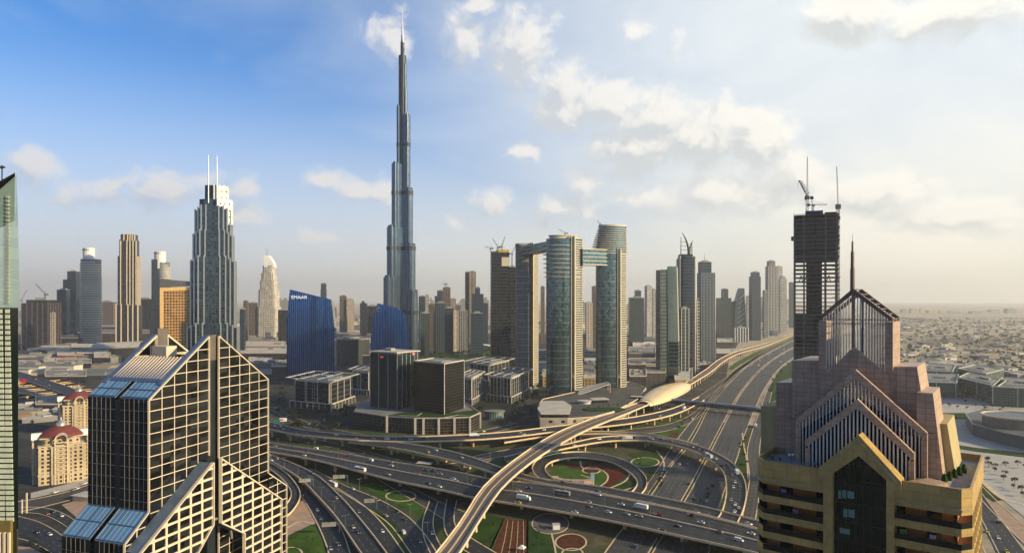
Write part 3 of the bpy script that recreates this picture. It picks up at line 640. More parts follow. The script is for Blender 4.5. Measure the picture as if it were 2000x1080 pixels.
for k in range(15):
    d = 3.6+k*1.95; b.bar(T.fn(uI*.27, lerp(zE, zR, .27)+1.0, d), T.fn(uI*cut, zc+1.0, d), 0.42, 0.4)
b.build('roof_louvres', M_CREAM, tw)
b = MB(); b.slab([(uI*.25, lerp(zE, zR, .25)+.2), (uI*.27, lerp(zE, zR, .27)+1.2), (ucL, zc+.6), (ucL, zc)], T.fn, 2.4, DEP-2.4); b.build('louvre_bed', M_TFRAME, tw)
b = MB()
for d in (1.2, DEP-1.4): b.bar(T.fn(uI*.2, lerp(zE, zR, .2)+.6, d), T.fn(uI, zR+.6, d), 2.6, .5)
b.build('verge_cap', M_TFRAME, tw)
# side wall grid (left end wall of each slab)
SP = Plane(T.fn(0, 0, 0), (-0.951, 0.31), (0.31, 0.951))
b = MB()
for (d0, d1) in slabs:
    P_ = [(d0+.1, 0), (d1-.1, 0), (d1-.1, zE), (d0+.1, zE)]
    grid_bars(b, SP, P_, [lerp(d0, d1, k/6) for k in range(1, 6)], [z for z in rows if z < zE-1], 0.26, -0.12, 0.13)
b.build('side_grid', mat('bronze_mullion', (0.24, 0.22, 0.19), 0.5, 0.2), tw)
b = MB(); LP = Plane(T.fn(uG, 0, 0), (-0.951, 0.31), (0.31, 0.951))
for (d0, d1) in slabs: grid_bars(b, LP, [(d0+.1, 0), (d1-.1, 0), (d1-.1, z4), (d0+.1, z4)], [lerp(d0, d1, k/6) for k in range(1, 6)], [z for z in rows if z < z4-1], 0.16, -0.12, 0.13)
b.build('side_grid', MATS['bronze_mullion'], tw)
# lower entrance wings: heavier grid standing 8 m in front of the gable face
OF = -8.0
A1 = T.at(415, 903, OF); A2 = T.at(272, 1081, OF); A3 = T.at(417.5, 1023, OF); A4 = T.at(380, 1088, OF)
PL_ = [(A2[0]-14, A2[1]-34), (A2[0]-14, 0), (A4[0]-2, 0), (A4[0], A4[1]), (A1[0], A3[1]), (A1[0], A1[1])]
PL_ = [(A2[0], A2[1]), (A2[0], 0), (A4[0], 0), (A4[0], A4[1]), (A1[0], A3[1]), (A1[0], A1[1])]
B1 = T.at(430, 895, OF); B2 = T.at(548, 974, OF); B3 = T.at(476, 1041, OF); B4 = T.at(433, 1019, OF)
PR_ = [(B1[0], B1[1]), (B2[0], B2[1]), (B2[0], 0), (B3[0], 0), (B3[0], B3[1]), (B1[0], B4[1])]
for P_, n_ in ((PL_, 6), (PR_, 6)):
    b = MB(); b.slab(P_, T.fn, OF, -0.4, 0, 1); ew = b.build('entrance_wing', [M_TGLASS, M_TFRAME], tw)
    us = [p[0] for p in P_]; zt = max(p[1] for p in P_); b = MB()
    grid_bars(b, T, P_, [lerp(min(us), max(us), k/n_) for k in range(1, n_)], [B1[1]-4.6*k-3.4 for k in range(0, 20)], 1.15, OF-.45, 0.5)
    outline(b, T, P_, 1.5, OF-.55, 0.6); b.build('entrance_grid', M_CREAM, ew)
b = MB(); c = (A1[0]+B1[0])/2+1.0
pts = [T.fn(c+11*math.cos(a), 52+13*math.sin(a), OF+1.5) for a in [PI*i/20 for i in range(21)]]; b.tube(pts, 0.6, 6); b.build('entrance_arch', MATS['bronze_mullion'], tw)
b = MB(); b.slab([(A1[0], 0), (B1[0], 0), (B1[0], B1[1]+1), (A1[0], A1[1]+1)], T.fn, OF+3, 1.2); b.build('entrance_slot', MATS['core_dark_metal'], tw)
b = MB(); b.bar(T.fn(uI-9, zc, 26), T.fn(uI-9, zc+5, 26), .25); b.bar(T.fn(uI-11.5, zc+5, 26), T.fn(uI-6, zc+5.6, 26), .25); b.build('roof_davit', M_DARK, tw)

# ================================================================ green glass tower at the left edge
lt = thing('corner_glass_tower', 'green glass tower filling the left edge, with a strip of pale window squares', 'tower')
M_GRN = facade('pale_green_glass', (0.50, 0.68, 0.56), (0.62, 0.78, 0.66), fh=1.6, bw=60, span=0.08, mull=0.0, metal=0.0, rough=0.15, var=0.1, tilt=0.01, blind=0); M_GRN.node_tree.nodes['Principled BSDF'].inputs['Alpha'].default_value = 0.5
M_LDARK = mat('black_green_glass', (0.010, 0.020, 0.016), 0.1, var=0.3, spec=0.9)
Yt = 100.0; xr = xat(35.5, Yt); zt, zm = zat(340, Yt), zat(601, Yt)
b = MB(); b.prism([(-125, Yt), (xr, Yt), (xr*1.15-.2, Yt*1.15), (-125, Yt+20)], 0, zm); b.build('lower_shaft', M_LDARK, lt)
x2 = xat(28, Yt); b = MB(); q = [(x2-6, Yt+.5), (x2, Yt+.5), (x2+.2, Yt+13), (x2-6, Yt+16)]
b.face([(-125, Yt+.5, zm), (x2+.5, Yt+.5, zm), (x2, Yt+.5, zt), (-95, Yt+.5, zt-18)], [(0, zm), (30, zm), (30, zt), (0, zt-20)])
b.face([(x2+.5, Yt+.5, zm), (x2*1.13, Yt*1.13, zm), (x2*1.13, Yt*1.13, zt+1), (x2, Yt+.5, zt)], [(0, zm), (13, zm), (13, zt), (0, zt)])
b.face([(-125, Yt+13, zm), (x2*1.13, Yt*1.13, zm), (x2*1.13, Yt*1.13, zt+1), (-95, Yt+13, zt-18)][::-1]); b.build('upper_shaft', M_GRN, lt)
b = MB(); b.prism([(x2-20, Yt), (x2+.1, Yt), (x2*1.13, Yt*1.13), (x2-20, Yt+13)], zt-.1, zt+.2)
b.v = [(v[0], v[1], v[2]-max(0, (x2-v[0]))*.55) for v in b.v]; b.build('slanting_roof', M_DARK, lt)
Mw = mat('lit_pale_window', (0.62, 0.66, 0.50), 0.3, var=0.2, scale=.5)
for (x0, x1, ys, m_) in ((11, 19, 10.5, Mw), (0, 4.5, 10.5, Mw)):
    b = MB()
    for k in range(46):
        y = 604+k*10.4
        if y > 1010: break
        b.box(xat(x0, Yt)+.0, Yt-.12, zat(y+7.5, Yt), xat(x1, Yt)+(y-600)*.0016, Yt-.02, zat(y, Yt))
    b.build('window_strip', m_, lt)
b = MB()
for k in range(28):
    y = 382+k*7.6; b.box(xat(8, Yt), Yt+.30, zat(y+5, Yt), xat(14, Yt), Yt+.46, zat(y, Yt))
b.build('window_strip', mat('tan_blind', (0.34, 0.36, 0.24), 0.5, var=.2), lt)
b = MB(); z0 = zat(1015, Yt); b.box(-125, Yt-.6, 0, xat(26, Yt), Yt-.05, z0); b.build('base_screen', mat('ochre_panel', (0.20, 0.15, 0.04), 0.6), lt)
b = MB()
for k in range(4): b.box(xat(-4+k*9, Yt), Yt-.9, 0, xat(0+k*9, Yt), Yt-.6, z0-1.6)
b.build('base_fin', M_CREAM, lt)
b = MB(); px_ = xat(4, 103); pz = zat(328, 103); b.bar((px_, 103, zt-4), (px_, 103, pz), .12); b.lathe([(0, pz-.25), (.25, pz), (.2, pz+.3), (0, pz+.4)], 8, c=(px_, 103)); b.bar((px_-.3, 103, pz), (px_+.45, 103, pz+.1), .2)
b.build('warning_light', M_DARK, lt)
# ================================================================ yellow hotel tower with pink stone gables (right foreground)
M_YEL2 = mat('olive_ochre_render', (0.42, 0.34, 0.17), 0.75, var=0.12, scale=0.2, grime=0.3)
M_ORG = mat('orange_wall', (0.46, 0.17, 0.045), 0.8, var=0.12, scale=0.4)
M_HGL = facade('hotel_dark_glass', (0.006, 0.012, 0.010), (0.012, 0.016, 0.012), fh=4.0, bw=1.55, span=0.05, mull=0.05, metal=0.0, rough=0.06, var=0.5, tilt=0.012, spec=0.8, blind=0.02)
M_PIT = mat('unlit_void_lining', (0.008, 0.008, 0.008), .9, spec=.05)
M_BALG = mat('balcony_glass', (0.008, 0.012, 0.012), 0.1, var=0.3, spec=0.9)
def tiles(name, c, s=1.25, mo=.42):
    m, g, b = _new(name); t = g.n('ShaderNodeTexCoord').outputs['UV']; br = g.n('ShaderNodeTexBrick'); g.put(br.inputs['Vector'], t)
    br.offset = 0.0; br.inputs['Scale'].default_value = 1.0; br.inputs['Brick Width'].default_value = s*1.5; br.inputs['Row Height'].default_value = s; br.inputs['Mortar Size'].default_value = 0.045
    br.inputs['Color1'].default_value = (*c3(c, .92), 1); br.inputs['Color2'].default_value = (*c3(c, 1.08), 1); br.inputs['Mortar'].default_value = (*c3(c, mo), 1); br.inputs['Bias'].default_value = 0
    o = g.n('ShaderNodeTexCoord').outputs['Object']; n1 = g.step(g.noise(o, 0.35, 5, .6), .35, .65)
    g.put(b.inputs['Base Color'], g.mix(n1, g.mix(1.0, br.outputs[0], (0.8, 0.8, 0.8), 'MULTIPLY'), br.outputs[0])); b.inputs['Roughness'].default_value = 0.42; return m
M_YEL = tiles('ochre_render', (0.52, 0.345, 0.12), 1.7, .62); M_PINK = tiles('pink_stone_tiles', (0.53, 0.365, 0.265)); M_PINK2 = tiles('brown_stone_tiles', (0.46, 0.315, 0.235), 1.1)
M_FIN = mat('pale_fin_metal', (0.78, 0.72, 0.66), 0.45, 0.0, var=0.1); M_BRZ = mat('bronze_frame', (0.17, 0.11, 0.09), 0.45, 0.3, var=0.2)
ht = thing('gabled_hotel', 'ochre balconied hotel tower crowned by pink stone gables and a spire at right', 'hotel tower')
Hh = Plane((70, 136.3, 0), (0.786, -0.618), (0.618, 0.786)); fn = Hh.fn
uA = Hh.at(1490, 905)[0]; uB = Hh.at(1878, 957)[0]; zP = 134.4; zB = 40
uG0, uG1 = Hh.at(1610, 925)[0], Hh.at(1626, 925)[0]; uG2, uG3 = Hh.at(1731, 936)[0], Hh.at(1747, 940)[0]
def plan(u0, u1, d, ch=True, back=34):
    return None
def ring_poly(inset=0.0):
    return [(uA-2.2+inset, 3.0), (uA+inset, inset), (uB-inset, inset), (uB+1.6-inset, 2.2), (uB+1.6-inset, 36), (uA-2.2+inset, 36)]
def pr(b, pts, z0, z1, m=0):
    w_ = [fn(u, 0, d) for u, d in pts]; b.prism([(p.x, p.y) for p in w_], z0, z1, m, bottom=True); return b
for q in ([(uA-2.2, 30), (uA-2.2, 3.0), (uA, 0), (uG0, 0), (uG0, 4.5), (uA+2, 4.5), (uA+2, 30)], [(uG3, 4.5), (uG3, 0), (uB, 0), (uB+1.6, 2.2), (uB+1.6, 36), (uB-2, 36), (uB-2, 4.5)]):
    b = MB(); pr(b, q, zP-5.0, zP-1.55); b.build('upper_band', M_YEL, ht)
# parapet wall round the terrace and its deck
b = MB(); R0, R1 = ring_poly(0), ring_poly(0.45)
for i in range(6):
    j = (i+1) % 6; q = [fn(*R0[i][:1], 0, R0[i][1]), fn(R0[j][0], 0, R0[j][1]), fn(R1[j][0], 0, R1[j][1]), fn(R1[i][0], 0, R1[i][1])]
    if i == 1:
        for f0, f1 in ((0, (uG0-uA)/(uB-uA)), ((uG3-uA)/(uB-uA), 1)): b.prism([(q[0].lerp(q[1], f0)).xy, (q[0].lerp(q[1], f1)).xy, (q[3].lerp(q[2], f1)).xy, (q[3].lerp(q[2], f0)).xy], zP-1.54, zP, 0)
    else: b.prism([(p.x, p.y) for p in q], zP-1.54, zP, 0)
b.build('parapet', M_YEL, ht)
b = MB()
for (c0, c1) in ((R0[0], R0[1]), (R0[1], (uG0, 0)), ((uG3, 0), R0[2]), (R0[2], R0[3])):
    b.bar(fn(c0[0], zP-4.1, c0[1]-.10), fn(c1[0], zP-4.1, c1[1]-.10), .3, .35)
b.build('cornice_line', M_YEL2, ht)
b = MB(); pr(b, ring_poly(0.5), zP-1.7, zP-1.35); b.build('terrace', mat('terrace_paving', (0.36, 0.33, 0.30), 0.8, var=.2, scale=.4), ht)
# balcony bands and the recessed wall
PER, BH = 4.0, 1.45; zt_ = zP-5.0
for k in range(9):
    z1_ = zt_-2.55-PER*k; z0_ = z1_-BH
    for (ua, ub, endL, endR) in ((uA, uG0+.3, 1, 0), (uG3-.3, uB, 0, 1)):
        pts = []
        if endL: pts += [(ua-2.2, 4.0), (ua-2.2, 3.0)]
        pts += [(ua, 0), (ub, 0)]
        if endR: pts += [(ub+1.6, 2.2), (ub+1.6, 30)]
        if endR: pts += [(ub-1.0, 30), (ub-1.0, 4.0), (ua, 4.0)]
        else: pts += [(ub, 4.0)]
        b = MB(); pr(b, pts, z0_, z1_); bb = b.build('balcony_band', M_YEL, ht)
        # glass screen standing on the band
        b = MB(); i0 = [(ua-2.1, 3.0)] if endL else []
        chain = i0+[(ua, .12), (ub, .12)]+([(ub+1.5, 2.2), (ub+1.5, 29)] if endR else [])
        for (p, q) in zip(chain[:-1], chain[1:]): b.bar(fn(p[0], z1_+.55, p[1]), fn(q[0], z1_+.55, q[1]), .06, 1.1)
        b.build('balcony_screen', M_BALG, bb)
        if endR:
            b = MB()
            for d in range(3, 29, 4): b.bar(fn(ub+1.55, z1_+.0, d), fn(ub+1.55, z1_+2.5, d), .35)
            b.build('side_post', M_YEL, bb)
b = MB(); pr(b, [(uA-1.2, 4.2), (uB-.9, 4.2), (uB-.9, 34), (uA-1.2, 34)], zB, zt_-.01); rw = b.build('recessed_wall', M_ORG, ht)
b = MB()
for k in range(9):
    z1_ = zt_-PER*k-.05; z0_ = z1_-2.5
    for (ua, ub) in ((uA-2.1, uG0), (uG3, uB)):
        L = ub-ua; segs = [(0, .12), (.32, .50), (.83, 1.0)] if ua < 0 else [(0, .12), (.46, .68), (.86, .9)]
        for (s0, s1) in segs: b.slab([(ua+L*s0, z0_), (ua+L*s1, z0_), (ua+L*s1, z1_), (ua+L*s0, z1_)], fn, 3.9, 4.1)
b.build('balcony_door', M_BALG, rw)
# centre bay: piers, gable, tall glass
gz = lambda x, y, d=-.9: Hh.at(x, y, d)
bt = 40
b = MB()
aL, aR, ap = gz(1599, 913), gz(1760, 941), gz(1677, 849); iL, iR, ia = gz(1626, 925), gz(1731, 937), gz(1677, 890)
b.slab([(uG0, bt), (iL[0], bt), (iL[0], iL[1]), (uG0, aL[1]-2.2)], fn, -.9, 3)
b.slab([(iR[0], bt), (uG3, bt), (uG3, aR[1]-2.2), (iR[0], iR[1])], fn, -.9, 3)
b.build('pier', M_YEL, ht)
b = MB()
b.slab([(uG0, aL[1]-2.2), (iL[0], iL[1]), ia, ap, aL, (aL[0], aL[1]-2.0)], fn, -.92, 3)
b.slab([(uG3, aR[1]-2.2), (aR[0], aR[1]-2.0), aR, ap, ia, (iR[0], iR[1])], fn, -.92, 3)
b.build('gable', M_YEL, ht)
b = MB()
m1, m2, m3 = gz(1606, 921, -.95), gz(1677, 862, -.95), gz(1752, 944, -.95)
b.bar(fn(*m1, -1.0), fn(*m2, -1.0), .28, .3); b.bar(fn(*m2, -1.0), fn(*m3, -1.0), .28, .3); b.build('gable_moulding', M_YEL2, ht)
b = MB(); b.slab([(iL[0]-.2, bt), (iR[0]+.2, bt), (iR[0]+.2, iR[1]), (ia[0], ia[1]+.2), (iL[0]-.2, iL[1])], fn, .5, 3.2); atr = b.build('atrium_glass', M_HGL, ht)
b = MB()
for k in range(1, 7): u = lerp(iL[0], iR[0], k/7); b.bar(fn(u, bt, .45), fn(u, min(ia[1]-abs(u-ia[0])*.62, 140), .45), .10)
b.build('atrium_mullion', mat('green_black_metal', (0.02, 0.035, 0.02), .4, .3), atr)
Mlit = mat('blue_lit_window', (0.04, 0.10, 0.11), 0.3, emit=((0.35, 0.62, 0.68), 0.03))
for (x0, y0, x1, y1) in ((1637, 957, 1643, 974), (1645, 956, 1652, 973), (1655, 958, 1668, 974), (1647, 993, 1655, 1010), (1657, 994, 1669, 1011), (1640, 1030, 1660, 1044)):
    p, q = Hh.at(x0, y0, .4), Hh.at(x1, y1, .4); b = MB(); b.slab([(p[0], q[1]), (q[0], q[1]), (q[0], p[1]), (p[0], p[1])], fn, .38, .49); b.build('lit_window', Mlit, atr)
# stacked pink gables with fins
def chevron(px_ap, px_l, px_r, s, th, dep, base=None):
    """rakes: apex and eave pixels at setback s; th = face height of the rake"""
    A = Hh.at(*px_ap, s); Lf = Hh.at(*px_l, s); Rt = Hh.at(*px_r, s); b = MB(); ax = A[0]
    b.slab([(Lf[0], Lf[1]), (Lf[0], Lf[1]-th*1.05), (ax, A[1]-th*1.3), (ax, A[1])], fn, s, s+dep)
    b.slab([(ax, A[1]), (ax, A[1]-th*1.3), (Rt[0], Rt[1]-th*1.05), (Rt[0], Rt[1])], fn, s, s+dep)
    o = b.build('gable_rake', M_PINK, ht)
    if base is not None:
        lw = 1.05
        for u0 in (Lf[0], Rt[0]-lw): b = MB(); b.slab([(u0, base), (u0+lw, base), (u0+lw, Lf[1]-th), (u0, Lf[1]-th)], fn, s+.02, s+dep-.1); b.build('gable_leg', M_PINK, ht)
    return A, Lf, Rt
def fins(A, L, R, s, base, n, th, wd=.16, top=None, m=None, dep=.5):
    b = MB()
    for k in range(1, n):
        u = lerp(L[0], R[0], k/n)
        zt = lerp(L[1], A[1], (u-L[0])/(A[0]-L[0])) if u < A[0] else lerp(A[1], R[1], (u-A[0])/(R[0]-A[0]))
        zb = base(u) if callable(base) else base
        if zt-th > zb+.3: b.slab([(u-wd/2, zb), (u+wd/2, zb), (u+wd/2, zt-th*.9), (u-wd/2, zt-th*.9)], fn, s+.3, s+.3+dep)
    b.build('fins', m or M_FIN, ht)
zD = zP-1.4
def solid(nm, pts, s0, s1, m):
    b = MB(); b.slab([Hh.at(x, y, s0) for x, y in pts], fn, s0, s1); return b.build(nm, m, ht)
A, L, R = chevron((1674, 779), (1572, 860), (1786, 886), 6.0, 1.55, 1.2, zD); fins(A, L, R, 6.0, zD, 28, 1.5, .27)
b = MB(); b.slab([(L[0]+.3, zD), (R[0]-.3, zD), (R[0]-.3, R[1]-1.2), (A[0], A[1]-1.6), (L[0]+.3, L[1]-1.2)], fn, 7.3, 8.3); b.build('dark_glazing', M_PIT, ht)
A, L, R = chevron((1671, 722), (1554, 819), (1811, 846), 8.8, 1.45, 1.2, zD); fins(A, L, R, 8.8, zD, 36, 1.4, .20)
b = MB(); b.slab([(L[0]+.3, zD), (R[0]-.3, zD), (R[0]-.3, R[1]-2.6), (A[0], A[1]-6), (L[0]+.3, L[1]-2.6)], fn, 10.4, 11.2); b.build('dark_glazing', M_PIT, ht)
b = MB()
for k in range(7):
    z = A[1]-3.2-k*1.5; hw = k*2.2+1.0; b.bar(fn(A[0]-hw, z, 10.0), fn(A[0]+hw, z, 10.0), .16)
b.build('cross_rails', M_BRZ, ht)
# solid pink chevron below the lattice, then the open lattice house
solid('stone_gable', [(1602, 742), (1667, 677), (1736, 734), (1738, 860), (1602, 860)], 12.2, 13.4, M_PINK2)
s4 = 12.6
A4, L4, R4 = Hh.at(1666, 563, s4), Hh.at(1602, 618, s4), Hh.at(1740, 622, s4); zb4 = Hh.at(1602, 800, s4)[1]; zE4 = (L4[1]+R4[1])/2
for s_ in (s4, s4+9):
    b = MB(); th = .9
    b.slab([(L4[0]-.3, zE4), (L4[0]-.3, zE4-th), (A4[0], A4[1]-th*1.3), (A4[0], A4[1])], fn, s_, s_+.9); b.slab([(A4[0], A4[1]), (A4[0], A4[1]-th*1.3), (R4[0]+.3, zE4-th), (R4[0]+.3, zE4)], fn, s_, s_+.9)
    b.build('lattice_rake', M_BRZ, ht)
    fins(A4, (L4[0], zE4), (R4[0], zE4), s_, zb4, 24, .9, .17, m=M_FIN if s_ == s4 else M_BRZ, dep=.35)
    b = MB()
    for z in (zE4-.6, zE4-1.5, lerp(zE4, zb4, .52)): b.bar(fn(L4[0], z, s_+.5), fn(R4[0], z, s_+.5), .16)
    b.bar(fn(A4[0], zb4, s_+.2), fn(A4[0], A4[1]-.5, s_+.2), .42); b.build('lattice_rails', M_BRZ, ht)
b = MB(); b.slab([(L4[0]-.35, zb4-4), (L4[0]+1.1, zb4-4), (L4[0]+1.1, zE4-.9), (L4[0]-.35, zE4-.9)], fn, s4+.05, s4+10); b.build('lattice_pillar', M_PINK2, ht)
b = MB(); b.slab([(R4[0]-1.1, zb4-4), (R4[0]+.35, zb4-4), (R4[0]+.35, zE4-.9), (R4[0]-1.1, zE4-.9)], fn, s4+.05, s4+10); b.build('lattice_pillar', M_PINK2, ht)
b = MB()
for u, z, u2, z2_ in ((L4[0]-.3, zE4, A4[0], A4[1]), (R4[0]+.3, zE4, A4[0], A4[1])):
    for t in [i/6 for i in range(7)]: b.bar(fn(lerp(u, u2, t), lerp(z, z2_, t)-.25, s4+.5), fn(lerp(u, u2, t), lerp(z, z2_, t)-.25, s4+9.5), .22)
b.build('roof_purlins', M_BRZ, ht)
sp0 = Hh.at(1665, 564, s4+3); sp1 = Hh.at(1665, 492, s4+3)[1]; sp2 = Hh.at(1665, 470, s4+3)[1]
b = MB(); c_ = fn(sp0[0], 0, s4+3); b.lathe([(.5, sp0[1]-1), (.46, lerp(sp0[1], sp1, .55)), (.38, lerp(sp0[1], sp1, .56)), (.36, sp1), (.22, sp1+.1), (.2, sp2-.3), (0, sp2)], 12, c=(c_.x, c_.y)); b.tube([(c_.x, c_.y, sp2-.4), (c_.x, c_.y, sp2+1.4)], .04, 5); b.build('spire', M_BRZ, ht)
# shoulder masses behind
solid('stone_block', [(1547, 704), (1603, 704), (1603, 905), (1547, 905)], 13.5, 30, M_PINK2)
solid('stone_block', [(1516, 747), (1547, 747), (1547, 890), (1514, 890)], 16, 28, M_PINK2)
solid('ochre_block', [(1486, 793), (1517, 793), (1517, 885), (1486, 885)], 18, 34, M_YEL2)
solid('stone_block', [(1738, 716), (1791, 716), (1817, 880), (1738, 880)], 13.7, 27, M_PINK)
solid('stone_block', [(1790, 766), (1822, 768), (1842, 934), (1790, 934)], 11.5, 24, M_PINK)
solid('ochre_block', [(1826, 826), (1850, 828), (1866, 925), (1830, 925)], 17, 32, M_YEL2)
b = MB()
for k in range(5): p = fn(uB-3.5+k*.6, zD, 9+k*3); b.lathe([(0, zD), (.5, zD), (.6, zD+.9), (.3, zD+1.8), (0, zD+2.0)], 7, c=(p.x, p.y))
b.build('planter_shrubs', M_LAWN, ht)
b = MB(); q = [fn(uB-9, 0, 3.2), fn(uB-4.5, 0, 2.2), fn(uB-2.6, 0, 6), fn(uB-6, 0, 8)]; b.prism([(p.x, p.y) for p in q], zD, zD+.9); b.build('terrace_kerb', M_PINK, ht)

# ----------------------------------------------------------- people and globe lamps on the terrace
def skin(name, chain, radii, m, parent=None, sub=1):
    """chain: dict name -> (pos, parent)"""
    names = list(chain); me = bpy.data.meshes.new(name); me.from_pydata([chain[k][0] for k in names], [(names.index(chain[k][1]), names.index(k)) for k in names if chain[k][1]], [])
    o = bpy.data.objects.new(name, me); col.objects.link(o); sm = o.modifiers.new('s', 'SKIN'); sv = me.skin_vertices[0].data
    for i, k in enumerate(names): r = radii[k]; sv[i].radius = (r, r) if not isinstance(r, tuple) else r; sv[i].use_root = chain[k][1] is None
    ss = o.modifiers.new('u', 'SUBSURF'); ss.levels = ss.render_levels = sub
    dg = bpy.context.evaluated_depsgraph_get(); nm = bpy.data.meshes.new_from_object(o.evaluated_get(dg)); bpy.data.objects.remove(o)
    nm.materials.clear(); nm.materials.append(m); nm.polygons.foreach_set('use_smooth', [True]*len(nm.polygons))
    o = bpy.data.objects.new(name, nm); col.objects.link(o)
    if parent: o.parent = parent
    return o
def person(label, u, d, z, face, top, legs, arm=(.28, .1), hair=(0.02, 0.015, 0.01), lean=0.0):
    ang = math.atan2(Hh.e.y, Hh.e.x)+face; p = fn(u, z, d)
    r = thing('person', label, 'person', p, ang)
    ch = {'pelvis': ((0, 0, .95), None), 'waist': ((0, .01, 1.1), 'pelvis'), 'chest': ((0, lean*.5, 1.32), 'waist'), 'neck': ((0, lean, 1.48), 'chest'), 'head': ((0, lean-.02, 1.60), 'neck'), 'crown': ((0, lean-.02, 1.72), 'head')}
    rd = {'pelvis': (.17, .12), 'waist': (.15, .11), 'chest': (.19, .12), 'neck': .055, 'head': .10, 'crown': .075}
    for s, t in ((-1, 'l'), (1, 'r')):
        ch['hip'+t] = ((s*.1, 0, .88), 'pelvis'); ch['knee'+t] = ((s*.11, -.03, .48), 'hip'+t); ch['ankle'+t] = ((s*.12, .02, .08), 'knee'+t); ch['toe'+t] = ((s*.13, -.14, .04), 'ankle'+t)
        ch['sh'+t] = ((s*.21, lean*.8, 1.42), 'chest'); ch['el'+t] = ((s*(.24+arm[0]*.2), -.02+lean, 1.14), 'sh'+t); ch['wr'+t] = ((s*.2, -arm[0]+lean, .98+arm[1]), 'el'+t); ch['hand'+t] = ((s*.17, -arm[0]-.08+lean, .96+arm[1]*1.2), 'wr'+t)
        rd.update({'hip'+t: .10, 'knee'+t: .065, 'ankle'+t: .045, 'toe'+t: .04, 'sh'+t: .065, 'el'+t: .048, 'wr'+t: .032, 'hand'+t: .038})
    skin('body', ch, rd, mat('skin', (0.42, 0.24, 0.16), .6), r)
    def wear(nm, sel, grow, m):
        c2 = {}
        for k in sel:
            par = ch[k][1]; c2[k] = (ch[k][0], par if par in sel else None)
        skin(nm, c2, {k: tuple(x+grow for x in rd[k]) if isinstance(rd[k], tuple) else rd[k]+grow for k in sel}, m, r)
    wear('shirt', ['waist', 'chest', 'shl', 'ell', 'shr', 'elr'], .022, mat('cloth_%d' % abs(hash(top)), top, .8))
    wear('trousers', ['pelvis', 'hipl', 'kneel', 'anklel', 'hipr', 'kneer', 'ankler'], .022, mat('cloth_%d' % abs(hash(legs)), legs, .8))
    b = MB(); b.lathe([(0, 1.60), (.10, 1.60), (.118, 1.68), (.10, 1.77), (0, 1.81)], 10); o = b.build('hair', mat('hair', hair, .7), r, smooth=True); o.location = (0, lean+.0, 0)
    return r
def on_terrace(px, py): # foot point on the terrace deck
    p = gp(px, py, zD); q = p-Hh.O; return q.dot(Hh.e), q.dot(Hh.nb)
u, d = on_terrace(1509, 898); person('person in dark clothes standing near the left end of the hotel roof terrace', u, d, zD, .3, (0.03, 0.05, 0.14), (0.02, 0.02, 0.025))
u, d = on_terrace(1524, 901); person('person in light blue top beside the globe lamps on the hotel roof terrace', u, d, zD, -.5, (0.25, 0.42, 0.72), (0.03, 0.03, 0.05), (.35, .25), lean=-.04)
u, d = on_terrace(1592, 916); person('person in blue shirt standing in front of the pale fins on the hotel roof terrace', u, d, zD, .1, (0.12, 0.30, 0.50), (0.04, 0.04, 0.05))
u, d = on_terrace(1545, 906); gl = thing('globe_lamp', 'twin white globe lamp post on the hotel roof terrace', 'lamp', fn(u, zD, d))
b = MB(); b.tube([(0, 0, 0), (0, 0, 1.9)], .05, 8); b.bar((-.4, 0, 1.8), (.4, 0, 1.8), .05); b.lathe([(.2, 0), (.2, .06), (.05, .1)], 10); b.build('post', M_DARK, gl)
for s in (-.4, .4): b = MB(); b.lathe([(.3*math.sin(PI*i/8)+1e-5, 2.1-.3*math.cos(PI*i/8)) for i in range(9)], 12, c=(s, 0)); b.build('globe', M_WHITE, gl, smooth=True)
for k, (bu, fl, cc_) in enumerate(((-14.5, 1, (0.25, 0.30, 0.55)), (-12.0, 2, (0.5, 0.2, 0.5)), (8.5, 2, (0.20, 0.5, 0.12)), (13.5, 2, (0.5, 0.5, 0.6)))):
    z = zt_-2.55-PER*(fl-1)
    t = thing('laundry_rack', ['blue cloth rack on the upper left balcony of the hotel', 'purple cloth rack on the second left balcony of the hotel', 'green cloth rack on the second right balcony of the hotel', 'white cloth rack near the right end of the second hotel balcony'][k], 'rack', fn(bu, z, 2.2), math.atan2(Hh.e.y, Hh.e.x))
    b = MB()
    for x in (-.6, .6): b.bar((x, 0, 0), (x, 0, 1.3), .05)
    b.bar((-.6, 0, 1.3), (.6, 0, 1.3), .05); b.build('frame', M_STEEL, t); b = MB(); b.box(-.5, -.04, .5, .1, .04, 1.34); b.box(.15, -.05, .6, .5, .05, 1.35); b.build('cloth', mat('rack_cloth_%d' % k, cc_, .9), t)
